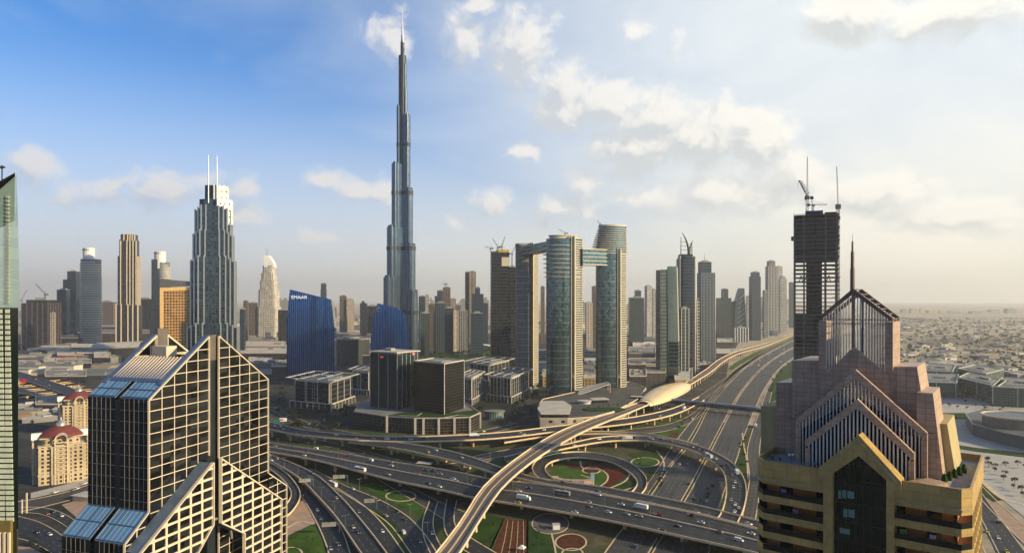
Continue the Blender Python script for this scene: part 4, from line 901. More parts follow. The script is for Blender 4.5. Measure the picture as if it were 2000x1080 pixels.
# ================================================================ facades
FC = dict(
 dark=lambda: facade('dark_grey_tower', (0.012, 0.016, 0.021), (0.036, 0.037, 0.040), 7.4, 5.8, .30, .14, .35, .15, var=.5),
 blue=lambda: facade('blue_grey_tower', (0.020, 0.042, 0.065), (0.050, 0.068, 0.085), 7.4, 5.4, .26, .14, .45, .14, var=.4),
 navy=lambda: facade('navy_tower', (0.008, 0.022, 0.045), (0.018, 0.030, 0.05), 7.4, 4.7, .22, .12, .45, .12, var=.5),
 beige=lambda: facade('beige_tower', (0.035, 0.038, 0.040), (0.42, 0.34, 0.26), 7.4, 6.1, .42, .36, .2, .2, var=.5),
 brown=lambda: facade('brown_tower', (0.030, 0.026, 0.022), (0.17, 0.12, 0.09), 7.4, 5.8, .40, .34, .2, .2, var=.5),
 pale=lambda: facade('pale_tower', (0.06, 0.07, 0.08), (0.50, 0.47, 0.42), 7.4, 6.1, .40, .30, .2, .2, var=.4),
 grey=lambda: facade('grey_tower', (0.05, 0.06, 0.07), (0.22, 0.22, 0.23), 7.4, 5.8, .34, .28, .3, .2, var=.4),
 green=lambda: facade('grey_green_tower', (0.022, 0.042, 0.040), (0.065, 0.085, 0.082), 7.4, 5.4, .26, .16, .4, .14, var=.4),
 gold=lambda: facade('golden_tower', (0.02, 0.012, 0.005), (0.38, 0.20, 0.05), 7.6, 7.0, .36, .34, .1, .25, var=.4, blind=.02),
 white=lambda: facade('white_banded_tower', (0.05, 0.06, 0.07), (0.62, 0.58, 0.50), 7.4, 10.8, .52, .14, .2, .2, var=.4),
)
M_PLANT = mat('rooftop_plant', (0.28, 0.27, 0.25), .8, var=.25, scale=.3)
def rect(w, d, rz=0, cx=0, cy=0):
    c, s = math.cos(rz), math.sin(rz); return [(cx+x*c-y*s, cy+x*s+y*c) for x, y in ((-w/2, -d/2), (w/2, -d/2), (w/2, d/2), (-w/2, d/2))]
def ellp(a, b_, n=28, cx=0, cy=0, rz=0): return [(cx+a*math.cos(t)*math.cos(rz)-b_*math.sin(t)*math.sin(rz), cy+a*math.cos(t)*math.sin(rz)+b_*math.sin(t)*math.cos(rz)) for t in [2*PI*i/n for i in range(n)]]
def rbox(w, d, r, n=4, cx=0, cy=0):
    o = []
    for (sx, sy, a0) in ((1, -1, -PI/2), (1, 1, 0), (-1, 1, PI/2), (-1, -1, PI)):
        for i in range(n+1): a = a0+PI/2*i/n; o.append((cx+sx*(w/2-r)+r*math.cos(a), cy+sy*(d/2-r)+r*math.sin(a)))
    return o
def tower(label, x0, x1, yt, Y, fac, name='tower', cat='tower', steps=None, rot=None, ratio=.85, fins=None, crown=None, group=None, mast=None, detail=True):
    """one high-rise: silhouette x0..x1 and roof row yt in the picture at distance Y. steps = [(row, x0, x1)] upper setbacks"""
    rot = random.uniform(-.35, .35) if rot is None else rot
    view = math.atan2((x0+x1)/2-1000, F); a = abs(rot+view)
    W = (x1-x0)/F*Y; w = W/(math.cos(a)+ratio*math.sin(a)); d = w*ratio; cx = xat((x0+x1)/2, Y); z = zat(yt, Y)
    t = thing(name, label, cat, (cx, Y+d/2, 0), -view*0+rot, group); m = FC[fac]()
    b = MB(); b.prism(rect(w, d), 0, z, 0, 1); zz = z; topw, topd, ox = w, d, 0
    for s_ in (steps or []):
        r, sx0, sx1 = s_; w2 = (sx1-sx0)/(x1-x0)*w; ox = ((sx0+sx1)/2-(x0+x1)/2)/F*Y; z2 = zat(r, Y); b.prism(rect(w2, d*.8, 0, ox, 0), zz-.5, z2, 0, 1); zz = z2; topw, topd = w2, d*.8
    b.build('wall', [m, M_ROOFG], t)
    b = MB()
    for (x, y, ww, dd) in ((0, topd/2-.4, topw, .8), (0, -topd/2+.4, topw, .8), (topw/2-.4, 0, .8, topd-1.6), (-topw/2+.4, 0, .8, topd-1.6)): b.prism(rect(ww, dd, 0, ox+x, y), zz-.02, zz+1.4)
    b.prism(rect(topw*.5, topd*.5, 0, ox+topw*.05, 0), zz-.02, zz+3.5+topw*.06); b.prism(rect(topw*.16, topd*.2, 0, ox-topw*.33, topd*.2), zz-.02, zz+2.4); b.build('roof', M_PLANT, t)
    if fins:
        fm, nf, fw = fins; b = MB()
        for k in range(nf+1):
            x = -w/2+w*k/nf; b.box(x-fw/2, -d/2-.5, 0, x+fw/2, -d/2+.1, z+1)
        for k in range(1, nf+1):
            y = -d/2+d*k/nf; b.box(w/2-.1, y-fw/2, 0, w/2+.5, y+fw/2, z+1)
        b.build('facade_fins', fm, t)
    if mast: b = MB(); b.tube([(ox, 0, zz), (ox, 0, zat(mast, Y))], [1.0, .35], 6); b.build('mast', M_STEEL, t)
    return t, w, d, z
def crane(label, x, y, z, h, jib, jz, ang, parent_kind=None, name='tower_crane', m=None, scale=1.0, luff=0.0):
    t = thing(name, label, 'crane', (x, y, z), ang); m = m or M_DARK; w_ = 1.0*scale
    b = MB()
    for sx in (-1, 1):
        for sy in (-1, 1): b.bar((sx*w_, sy*w_, 0), (sx*w_, sy*w_, h), .28*scale)
    n = max(3, int(h/(2.4*scale)))
    for i in range(n):
        za, zb = h*i/n, h*(i+1)/n; s = 1 if i % 2 else -1
        b.bar((-w_*s, -w_, za), (w_*s, -w_, zb), .18*scale); b.bar((-w_*s, w_, za), (w_*s, w_, zb), .18*scale); b.bar((w_, -w_*s, za), (w_, w_*s, zb), .18*scale); b.bar((-w_, -w_*s, za), (-w_, w_*s, zb), .18*scale)
    b.build('mast', m, t)
    b = MB(); ex, ez = jib*math.cos(luff), jib*math.sin(luff); n = max(4, int(jib/(3*scale)))
    P_ = lambda f, o, u: Vector((f*ex-u*math.sin(luff), o, h+f*ez+u*math.cos(luff)))
    for i in range(n):
        f0, f1 = i/n, (i+1)/n; s = 1 if i % 2 else -1
        b.bar(P_(f0, -.8*scale, 0), P_(f1, -.8*scale, 0), .25*scale); b.bar(P_(f0, .8*scale, 0), P_(f1, .8*scale, 0), .25*scale); b.bar(P_(f0, 0, 1.6*scale), P_(f1, 0, 1.6*scale), .25*scale)
        b.bar(P_(f0, -.8*scale, 0), P_(f1, 0, 1.6*scale), .15*scale); b.bar(P_(f0, .8*scale, 0), P_(f1, 0, 1.6*scale), .15*scale)
    b.build('jib', m, t)
    b = MB(); b.bar((0, 0, h), (-jz, 0, h+.4), 1.6*scale, .8*scale); b.box(-jz-1.5*scale, -1.4*scale, h-1.8*scale, -jz+1.5*scale, 1.4*scale, h+1.2*scale); b.build('counterweight', m, t)
    b = MB(); b.box(.4*scale, -1.2*scale, h-2*scale, 2.4*scale, 1.2*scale, h+.5*scale); b.build('cab', m, t)
    b = MB(); b.bar((0, 0, h), (-1.5*scale, 0, h+6*scale), .5*scale); b.bar((-1.5*scale, 0, h+6*scale), (-jz, 0, h+.6), .18*scale); b.bar((-1.5*scale, 0, h+6*scale), P_(.8, 0, 1.6*scale), .18*scale); b.build('tie_bars', m, t)
    return t

# ================================================================ the tallest skyscraper
YB = 1568.0; XB = xat(786, YB); pxm = YB/F
M_BK = facade('silver_blue_glass', (0.075, 0.115, 0.165), (0.14, 0.165, 0.195), fh=3.9, bw=3.2, span=.16, mull=.30, metal=.75, rough=.20, frough=.3, var=.3, tilt=.02, blind=0.0, fmetal=.8)
M_BKB = mat('dark_louvre_band', (0.03, 0.035, 0.04), .5, .4, var=.2)
bk = thing('skyscraper', 'tallest skyscraper of all, tapering in setbacks to a needle spire', 'skyscraper', (XB, YB, 0), 0.0)
def lobe(ang, length, wd, n=8):
    """a wing in plan: straight flanks and a rounded nose, from the core outwards"""
    c, s = math.cos(ang), math.sin(ang); L = max(length-wd/2, 1); q = [(0, -wd/2), (L, -wd/2)]
    q += [(L+wd/2*math.cos(t), wd/2*math.sin(t)) for t in [-PI/2+PI*i/n for i in range(1, n)]]+[(L, wd/2), (0, wd/2)]
    return [(x*c-y*s, x*s+y*c) for x, y in q]
aL_, aR_, aB_ = math.radians(205), math.radians(-25), math.radians(90)
cl, cr = math.cos(math.radians(25)), math.cos(math.radians(25))
wings = {'left': (aL_, [(726, 38), (542, 34), (445, 28), (322, 19.5), (210, 10.5), (147, 6.5), (85, 3.5)]),
         'right': (aR_, [(726, 34), (570, 31), (480, 26), (372, 21), (228, 16), (178, 10), (130, 9), (100, 5)]),
         'rear': (aB_, [(726, 34), (600, 30), (500, 26), (400, 20), (280, 15), (200, 9), (115, 5)])}
for nm, (an, lv) in wings.items():
    b = MB(); band = MB(); tiers = MB(); prev = 0
    for i in range(1, len(lv)):
        r_px = lv[i][1]; zt2 = zat(lv[i][0], YB); L = r_px*pxm/ (cl if nm != 'rear' else 1); wd = max(5.5, min(22, L*.62))
        b.prism(lobe(an, L, wd), prev, zt2, 0, 1) if i == 1 else b.prism(lobe(an, L, wd), prev, zt2, 0, 1)
        # nose cylinders stand a little higher, and the flank tubes give the ribbed look
        for k, (fx, ex, hh) in enumerate(((.97, .12, 5), (.74, .10, 2))):
            c, s = math.cos(an), math.sin(an); rr = wd*.34
            for sy in (-1, 1): tiers.prism(ellp(rr*.55, rr*.55, 12, (L*fx-rr)*c-sy*wd*.36*s, (L*fx-rr)*s+sy*wd*.36*c), prev, zt2+hh, 0, 1)
        for row in (284, 378, 486, 610):
            zb_ = zat(row, YB)
            if prev+2 < zb_ < zt2-2: band.prism([(x*1.012, y*1.012) for x, y in lobe(an, L+.4, wd+.8)], zb_-4.5, zb_+4.5)
        prev = zt2-0.5
    b.build('wing', [M_BK, M_ROOFG], bk); tiers.build('rounded_tubes', [M_BK, M_ROOFG], bk)
    if band.f: band.build('mechanical_band', M_BKB, bk)
b = MB(); b.prism(ellp(9, 9, 16), 0, zat(110, YB)); b.prism(ellp(4.6, 4.6, 12), zat(110, YB)-1, zat(84, YB)); b.build('core', M_BKB, bk)
b = MB(); b.lathe([(4.2, zat(85, YB)-1), (3.2, zat(78, YB)), (2.9, zat(70, YB)), (2.0, zat(69, YB)), (1.6, zat(50, YB)), (.9, zat(49, YB)), (.5, zat(22, YB)), (0, zat(20, YB))], 12); b.build('spire', M_STEEL, bk)
b = MB(); b.prism(rbox(130, 90, 30, 6), 0, 14, 0); b.build('podium', FC['pale'](), bk)

# ================================================================ stepped twin-masted tower (dark, left of centre)
YD = 950.0; bt_ = thing('stepped_tower', 'dark stepped tower with two masts and a sunlit white crown, left of centre', 'skyscraper', (xat(418, YD), YD, 0), math.radians(18))
M_AD = facade('slate_glass', (0.05, 0.09, 0.135), (0.030, 0.040, 0.052), 3.7, 4.2, .22, .3, .8, .12, var=.6); M_ADF = mat('silver_fin', (0.42, 0.43, 0.43), .35, .6, var=.1)
lv = [(640, 49), (512, 43), (462, 38.5), (415, 35), (392, 27), (364, 17)]; prev = 0; b = MB(); f = MB(); q = MB()
for i, (row, hw) in enumerate(lv):
    z = zat([640, 480, 430, 392, 372, 364][i] if 0 else row, YD); w = hw*YD/F*2.0*.90; d = w*.86
    b.prism(rect(w, d*.62), prev, z, 0, 1); b.prism(rect(w*.62, d), prev, z+6 if i < 4 else z, 0, 1); b.prism(rect(w*.82, d*.82), prev, z+3 if i < 4 else z, 0, 1)
    if i < 4:
        for sx in (-1, 1):
            for x in (.5, .41, .31, .18):
                yy = {.5: .31, .41: .41, .31: .5, .18: .5}[x]; zt2 = z+{.5: 2, .41: 5, .31: 8, .18: 8}[x]
                for sy in (-1, 1): f.box(sx*x*w-.9, sy*yy*d-.9, prev, sx*x*w+.9, sy*yy*d+.9, zt2)
        for sx in (-1, 1):
            for y in (-.2, 0, .2): f.box(sx*w*.5-.6, y*d-.7, prev, sx*w*.5+.6, y*d+.7, z+2)
    prev = z-.3
b.build('wall', [M_AD, M_ROOFG], bt_); f.build('facade_fins', M_ADF, bt_)
z1_, z2_ = zat(425, YD), zat(364, YD); w = 15*YD/F*1.8
b = MB(); b.prism([(w*.05, -w*.75), (w*.95, -w*.5), (w*.95, w*.5), (w*.05, w*.7)], z1_, z2_); b.prism([(w*.3, -w*1.0), (w*1.25, -w*.6), (w*1.25, w*.4), (w*.3, w*.5)], zat(440, YD), zat(392, YD)); b.build('crown', facade('crown_panel', (.12, .15, .19), (.78, .76, .72), 9, 6, .72, .62, .4, .2), bt_)
for x in (-5.5, 5.5): b = MB(); p0 = (x, -w*.8, zat(400, YD)); b.tube([p0, (x, -w*.8, zat(365, YD)), (x, -w*.8, zat(308, YD))], [1.0, .9, .45], 8); b.build('mast', M_ADF, bt_)

# ================================================================ Sky-bridge towers
M_SV = facade('teal_grey_glass', (0.10, 0.17, 0.20), (0.03, 0.05, 0.055), 3.9, 2.6, .12, .10, .85, .10, var=.45, tilt=.02)
M_SVW = mat('cream_balcony_slab', (0.60, 0.50, 0.36), .6, var=.08, scale=.05)
M_SVD = mat('dark_bronze_glass', (0.02, 0.02, 0.018), .12, .2, var=.3)
def oval_tower(label, x0, x1, yt, Y, slot, ratio=.62, rz=.35, bands=(.5, 1.0), crownfn=None, glass=None):
    t = thing('oval_tower', label, 'skyscraper', (xat((x0+x1)/2, Y), Y+16, 0), rz)
    a = (x1-x0)/2/F*Y/ math.sqrt(math.cos(rz)**2+(ratio*math.sin(rz))**2); c = a*ratio; z = zat(yt, Y); N = 48
    E = ellp(a, c, N)
    b = MB(); b.prism([(x*.97, y*.97) for x, y in E], 0, z, 0, 1); b.build('glass_wall', [glass or M_SV, M_ROOFG], t)
    # balcony slabs round the sunny half, thin floor edges round the glass half
    b1 = MB(); b2 = MB(); fh = 3.95; n = int(z/fh)
    arcR = [(a*math.cos(th), c*math.sin(th)) for th in [-PI*.40+PI*.62*i/14 for i in range(15)]]
    arcL = [(a*.985*math.cos(th), c*.985*math.sin(th)) for th in [-PI*.93+PI*.46*i/12 for i in range(13)]]
    for k in range(3, n):
        z0 = k*fh; kk = k % 2
        for i in range(14):
            p, q = arcR[i], arcR[i+1]; b1.prism([p, q, (q[0]*.93, q[1]*.93), (p[0]*.93, p[1]*.93)], z0, z0+1.5)
        for i in range(12 if k % 3 == 0 else 0):
            p, q = arcL[i], arcL[i+1]; b2.prism([p, q, (q[0]*.96, q[1]*.96), (p[0]*.96, p[1]*.96)], z0, z0+.45)
    b1.build('balcony_slabs', M_SVW, t); b2.build('floor_edges', M_SVW if glass else M_STEEL, t)
    th = -PI*.44
    for j, (da, dz, mm, hw) in enumerate(((0, 3, M_SVD, 3.2), (-.09, 5, M_SVW, 1.0), (.10, 5, M_SVW, .9))):
        x, y = a*1.01*math.cos(th+da), c*1.01*math.sin(th+da); b = MB(); b.prism(rect(hw*2, 3.4, th+da+PI/2, x, y), 0, z+dz); b.build('vertical_slot' if j == 0 else 'edge_fin', mm, t)
    return t, a, c, z
tA, aA, cA, zA = oval_tower('left oval tower of the bridged trio, plain curved grey side towards the camera', 1006, 1053, 478, 1260, 0, glass=facade('grey_panel_wall', (0.10, 0.11, 0.11), (0.20, 0.20, 0.185), 3.9, 2.0, .4, .3, .3, .3, var=.3))
tB, aB, cB, zB_ = oval_tower('middle oval tower of the bridged trio, decks flaring left near its top', 1066, 1141, 466, 1130, 0)
tC, aC, cC, zC = oval_tower('right oval tower of the bridged trio, tallest, with stepped decks fanning from its top left', 1164, 1228, 490, 1165, 0)
b = MB(); zt2 = zat(441, 1165); z = zC-2; k = 0
while z < zt2:
    f = (z-zC)/(zt2-zC); b.prism([(x+(aC*.13*f), y) for x, y in ellp(aC*(1-.13*f)*.97, cC*.95, 32)], z, z+3.0, 0); z += 3.0
b.build('tower_top', M_SV, tC); b = MB(); z = zC-4
while z < zt2-1:
    f = max(0, (z-zC)/(zt2-zC)); L = aC*(1.22-.36*f); b.prism([(x+(L-aC)*-.5, y) for x, y in ellp(L, cC*1.02, 32)], z, z+.8); z += 3.9
b.prism([(x+aC*.12, y) for x, y in ellp(aC*.9, cC*1.0, 32)], zt2, zt2+2.0); b.build('cantilever_deck', M_SVW, tC)
for j, (tt, a_, c_, z_) in enumerate(((tB, aB, cB, zB_),)):
    b = MB()
    for k in range(8): b.prism([(x-a_*(.13-.012*abs(k-2)), y) for x, y in ellp(a_*1.03, c_*1.02, 32)], z_-12-k*7.6, z_-11.2-k*7.6)
    b.prism(ellp(a_*.8, c_*.8, 28), z_-1, z_+5); b.prism(ellp(a_*.86, c_*.86, 28), z_+5, z_+6); b.build('cantilever_deck', M_SVW, tt)
b = MB(); b.prism(rect(aA*1.7, cA*1.5), zA-.1, zA+3); b.build('roof_wall', FC['grey'](), tA)
def bridge(label, x0, x1, Y0, Y1, rt, rb, wd, nfl):
    t = thing('skybridge', label, 'bridge'); p, q = Vector((xat(x0, Y0), Y0+12, 0)), Vector((xat(x1, Y1), Y1+12, 0)); z1, z0 = zat(rt, (Y0+Y1)/2), zat(rb, (Y0+Y1)/2)
    d = (q-p).normalized(); n_ = Vector((-d.y, d.x, 0))*wd/2; poly = [p-n_, q-n_, q+n_, p+n_]
    b = MB(); b.prism([(v.x, v.y) for v in poly], z0+.6, z1-.6, 0, 1, bottom=True); b.build('glass_gallery', [M_SV, M_ROOFG], t)
    b = MB(); n2 = n_*1.12
    for k in range(nfl+1): zz = lerp(z0, z1-.7, k/nfl); b.prism([(v.x, v.y) for v in (p-n2, q-n2, q+n2, p+n2)], zz, zz+(1.5 if k in (0, nfl) else 1.1), bottom=True)
    b.build('floor_slabs', M_SVW, t); return t
bridge('upper skybridge from the left oval tower to the middle one', 1034, 1082, 1245, 1140, 477, 492, 26, 2)
bridge('deep skybridge joining the middle and right oval towers', 1132, 1180, 1135, 1160, 487, 518, 22, 4)
crane('small crane on the roof of the middle oval tower', xat(1104, 1145), 1146, zB_+5.5, 5, 16, 4, 2.6, scale=.6, luff=.5)
crane('small crane behind the top of the right oval tower', xat(1172, 1180), 1182, zt2-22, 26, 10, 3, 2.5, scale=.6, luff=.9)
# podium at their feet
pd = thing('mall_podium', 'curving pale podium with roof terrace at the foot of the bridged oval towers', 'podium')
q = [gp(x, y, 0) for x, y in ((1055, 842), (1108, 842), (1160, 838), (1200, 826), (1245, 800), (1262, 775), (1230, 762), (1150, 778), (1060, 800), (1050, 815))]
b = MB(); b.prism([(p.x, p.y) for p in q], 0, 16, 0, 1); b.build('wall', [facade('podium_wall', (0.04, 0.04, 0.04), (0.42, 0.37, 0.30), 7, 16, .55, .7, .1, .2), mat('dark_roof', (.075, .072, .066), .9, var=.5, scale=.05)], pd)
b = MB(); qq = ccw([(p.x, p.y) for p in q])
for i in range(len(qq)): j = (i+1) % len(qq); b.bar((*qq[i], 16.4), (*qq[j], 16.4), .7, 1.0)
b.build('parapet', M_CONC2, pd)
b = MB(); c_ = gp(1180, 800, 16); b.prism(ellp(30, 16, 24, c_.x, c_.y), 15.9, 17.2); b.build('roof_garden', M_LAWN, pd)
c2_ = thing('canopy', 'thin white upswept canopy between the middle and right oval towers', 'canopy'); p, q_ = gp(1130, 800, 30), gp(1200, 790, 30); Yc = 1080
b = MB(); P_ = [(xat(1128, Yc), Yc, zat(771, Yc)), (xat(1192, Yc+20), Yc+20, zat(752, Yc)), (xat(1188, Yc+50), Yc+50, zat(752, Yc)), (xat(1132, Yc+40), Yc+40, zat(764, Yc))]
b.face(P_); b.face([(x, y, z-1.2) for x, y, z in P_][::-1])
for i in range(4): j = (i+1) % 4; b.face([P_[i], P_[j], (P_[j][0], P_[j][1], P_[j][2]-1.2), (P_[i][0], P_[i][1], P_[i][2]-1.2)])
b.build('roof', M_ROOFW, c2_); b = MB()
for p in P_: b.bar((p[0]*.995+.5, p[1], 15), (p[0]*.995+.5, p[1], p[2]-1), .9)
b.build('column', M_CONC2, c2_)
Yc = 985; pv = thing('pavilion', 'flat beige roofed pavilion with a curved corner at the left end of the pale podium', 'pavilion')
q = [gp(x, y, 0) for x, y in ((1052, 828), (1058, 838), (1110, 838), (1114, 822), (1100, 812), (1060, 812))]; b = MB(); b.prism([(p.x, p.y) for p in q], 0, 20, 0, 0); b.build('wall', FC['dark'](), pv)
cx = sum(p.x for p in q)/6; cy = sum(p.y for p in q)/6; b = MB(); b.prism([(cx+(p.x-cx)*1.07, cy+(p.y-cy)*1.1) for p in q], 20, 21.4, bottom=True); b.build('roof', M_ROOFW, pv)
b = MB(); p0 = gp(1142, 788, 16); b.prism(ellp(9, 7, 18, p0.x, p0.y), 16, 20); b.prism(ellp(11, 9, 18, p0.x, p0.y), 20, 20.8, bottom=True); rp = thing('rooftop_kiosk', 'small round beige kiosk at the foot of the middle oval tower', 'kiosk'); b.build('roof', M_ROOFW, rp)
rp2 = thing('rooftop_kiosk', 'square beige canopy kiosk on the pale podium between the oval towers', 'kiosk'); p0 = gp(1170, 778, 22); b = MB(); b.prism(rect(26, 18, .2, p0.x, p0.y), 21, 22, bottom=True); b.build('roof', M_ROOFW, rp2); b = MB(); b.prism(rect(22, 14, .2, p0.x, p0.y), 15.9, 21); b.build('wall', FC['dark'](), rp2)

# ================================================================ blue leaning glass blocks with lettering
def leaf_block(label, pts, Y, dep, rz, text, lettm):
    """front outline in pixels, bowed glass front with vertical fins"""
    x_c = sum(p[0] for p in pts)/len(pts); pl = Plane((xat(x_c, Y), Y, 0), (math.cos(rz), math.sin(rz)), (-math.sin(rz), math.cos(rz)))
    t = thing('blue_glass_office', label, 'office block'); poly = [pl.at(*p) for p in pts]; poly += [(poly[-1][0], 0), (poly[0][0], 0)]
    us = [p[0] for p in poly]; u0, u1 = min(us), max(us); uc = (u0+u1)/2; bow = lambda u: -5.0*(1-((u-uc)/((u1-u0)/2))**2)
    Mg = facade('deep_blue_glass', (0.012, 0.085, 0.34), (0.005, 0.03, 0.12), 4.2, 2.9, .05, .05, .85, .06, var=.25, tilt=.007, blind=.0)
    b = MB(); n = 30; prev = None
    for k in range(n+1):
        u = lerp(u0+.05, u1-.05, k/n); r = clip_v(poly, u)
        if prev:
            (pu, pr_) = prev; a = [pl.fn(pu, pr_[0], bow(pu)), pl.fn(u, r[0], bow(u)), pl.fn(u, r[1], bow(u)), pl.fn(pu, pr_[1], bow(pu))]
            b.face(a, [(pu, pr_[0]), (u, r[0]), (u, r[1]), (pu, pr_[1])]); b.face([a[3], a[2], pl.fn(u, r[1]-3, dep), pl.fn(pu, pr_[1]-3, dep)], None, 1)
            b.face([pl.fn(u, 0, dep), pl.fn(pu, 0, dep), pl.fn(pu, pr_[1]-3, dep), pl.fn(u, r[1]-3, dep)])
        else: b.face([pl.fn(u, 0, dep), pl.fn(u, 0, bow(u)), pl.fn(u, r[1], bow(u)), pl.fn(u, r[1]-3, dep)], [(0, 0), (dep, 0), (dep, r[1]), (0, r[1])])
        prev = (u, r)
    u, r = prev; b.face([pl.fn(u, 0, bow(u)), pl.fn(u, 0, dep), pl.fn(u, r[1]-3, dep), pl.fn(u, r[1], bow(u))], [(0, 0), (dep, 0), (dep, r[1]), (0, r[1])])
    gw = b.build('glass_wall', [Mg, M_ROOFG], t)
    f = MB()
    for k in range(1, 24):
        u = lerp(u0, u1, k/24); r = clip_v(poly, u); d = bow(u)-.7; f.slab([(u-.4, r[0]), (u+.4, r[0]), (u+.4, r[1]), (u-.4, r[1])], pl.fn, d, d+.8)
    f.build('facade_fins', mat('blue_steel_fin', (0.12, 0.28, 0.62), .3, .8, var=.1), t)
    return gw, pl, poly, bow
t1, pl1, po1, bow1 = leaf_block('blue glass office with a slanting roof and white lettering, left of the tallest skyscraper', [(560, 625), (566, 565), (648, 585), (653, 640)], 1450, 34, .12, '', None)
def lettering(txt, size, m, parent, pl, u, z, d, ext=.25, xs=1.0):
    cu = bpy.data.curves.new('lettering', 'FONT'); cu.body = txt; cu.size = size; cu.extrude = ext; cu.align_x = 'LEFT'
    o = bpy.data.objects.new('lettering', cu); col.objects.link(o); dg = bpy.context.evaluated_depsgraph_get(); me = bpy.data.meshes.new_from_object(o.evaluated_get(dg)); bpy.data.objects.remove(o)
    me.materials.clear(); me.materials.append(m); o = bpy.data.objects.new('lettering', me); col.objects.link(o)
    p = pl.fn(u, z, d); o.matrix_world = Matrix.Translation(p) @ Matrix.Rotation(math.atan2(pl.e.y, pl.e.x), 4, 'Z') @ Matrix.Rotation(PI/2, 4, 'X') @ Matrix.Diagonal((xs, 1, 1, 1))
    if parent is not None: o.parent = parent; o.matrix_parent_inverse = Matrix.Identity(4)
    return o
M_LET = mat('white_lettering', (0.85, 0.85, 0.85), .5, emit=((1, 1, 1), .25))
u, z = pl1.at(569, 583.5, -4.5); lettering('EMAAR', 10.0, M_LET, t1, pl1, u, z, bow1(u+12)-2.6, xs=1.05)
t2, pl2, po2, bow2 = leaf_block('smaller blue glass office with a curved slanting roof at the foot of the tallest skyscraper', [(724, 665), (729, 620), (737, 592), (774, 601), (792, 613), (797, 650)], 1350, 30, .2, '', None)
u, z = pl2.at(745, 602, -4.5); lettering('NOOR', 6, mat('dim_lettering', (0.25, 0.4, 0.2), .5), t2, pl2, u, z-2.5, bow2(u+5)-2.0) if 0 else None
u, z = pl2.at(738.5, 605, -4); b = MB(); c = pl2.fn(u+1.5, z, bow2(u)-1.6)
for k in range(10):
    a, a2 = PI*.3+PI*1.25*k/10, PI*.3+PI*1.25*(k+1)/10; b.bar(c+pl2.e*4*math.cos(a)+Vector((0, 0, 4*math.sin(a))), c+pl2.e*4*math.cos(a2)+Vector((0, 0, 4*math.sin(a2))), 1.2)
b.build('ring_emblem', mat('gold_emblem', (0.55, 0.5, 0.12), .5), t2)

# ================================================================ dark glass cubes and their podium
def para(N, L, R, z=0.0):
    n, l, r = gp(*N, z), gp(*L, z), gp(*R, z); return [(l.x, l.y), (n.x, n.y), (r.x, r.y), (l.x+r.x-n.x, l.y+r.y-n.y)]
def grow(q, k):
    cx = sum(p[0] for p in q)/len(q); cy = sum(p[1] for p in q)/len(q); return [(cx+(p[0]-cx)*k, cy+(p[1]-cy)*k) for p in q]
M_HS = facade('dark_teal_glass', (0.014, 0.030, 0.040), (0.02, 0.03, 0.035), 4.0, 1.8, .06, .06, .3, .05, var=.3, tilt=.012, blind=.02)
M_BC = facade('brown_black_glass', (0.014, 0.012, 0.009), (0.022, 0.020, 0.016), 4.0, 1.6, .16, .12, .4, .12, var=.3, tilt=.015, blind=.02)
M_TRIM = mat('pale_stone_trim', (0.52, 0.47, 0.40), .6, var=.12, scale=.1)
def seams(b, q, z0, z1, fr, w=.7, out=.35, sides=(0, 1)):
    """vertical ribs on the two visible sides; fr = positions along each side"""
    for s_, f_ in zip(sides, fr):
        p, q2 = Vector((*q[s_], 0)), Vector((*q[s_+1], 0)); d = (q2-p).normalized(); n_ = Vector((d.y, -d.x, 0))
        for f in f_: c = p.lerp(q2, f)+n_*out*.5; b.bar((c.x, c.y, z0), (c.x, c.y, z1), w, out+.3, up=tuple(n_))
zpod = 20.4
h1 = thing('cube_office', 'teal glass office block with a pale slab roof and two small red and white emblems', 'office block')
q = para((777, 799), (722, 793), (809, 791), zpod); zh = 94.5; b = MB(); b.prism(q, zpod-.3, zh, 0, 1); gw1 = b.build('glass_wall', [M_HS, M_ROOFG], h1)
b = MB(); seams(b, q, zpod, zh, ([.02, .33, .66, .98], [.25, .5, .75, .98]), .55); b.build('corner_trim', M_TRIM, h1)
b = MB(); b.prism([(q[0][0]-1, q[0][1]-2), (q[1][0]-1, q[1][1]-2), (q[2][0]+9, q[2][1]-1), (q[3][0]+9, q[3][1]+2)], zh+2.2, zh+3.6, bottom=True); b.build('roof', M_ROOFW, h1)
b = MB(); b.prism(grow(q, .9), zh-.1, zh+2.25); b.prism(grow([(p[0]-4, p[1]+3) for p in q], .25), zh+3.6, zh+7); b.build('plant_room', M_PLANT, h1)
b = MB(); n3 = Vector((q[2][0], q[2][1], 0)); dd = (Vector((*q[2], 0))-Vector((*q[3], 0))).normalized()
for f in (.1, .45, .8, 1.0): c = Vector((*q[2], 0)).lerp(Vector((*q[3], 0)), f)+Vector((9, 0, 0)); b.bar((c.x, c.y, zpod), (c.x, c.y, zh+2.3), .8)
b.build('column', M_TRIM, h1)
def emblem(par, p, e, s):
    """red and white hexagonal emblem: white field, red side and top wedges"""
    nb = Vector((-e.y, e.x, 0)); f = lambda u, z, d: p+e*u+nb*d+Vector((0, 0, z)); b = MB(); h = s/2
    b.slab([(-s, -h), (s, -h), (s, h), (-s, h)], f, 0, .15, 0)
    b.slab([(-s, -h), (0, 0), (-s, h)][::-1], f, -.1, 0, 1); b.slab([(s, -h), (s, h), (0, 0)][::-1], f, -.1, 0, 1); b.slab([(-s, h), (0, 0), (s, h)], f, -.12, 0, 1) if 0 else None
    b.slab([(-s, -h), (-s-h, 0), (-s, h)], f, -.1, .1, 1); b.slab([(s, h), (s+h, 0), (s, -h)], f, -.1, .1, 1)
    b.build('emblem', [mat('emblem_white', (.8, .8, .8), .5), mat('emblem_red', (.70, .02, .03), .5, emit=((1, .03, .03), .5))], par)
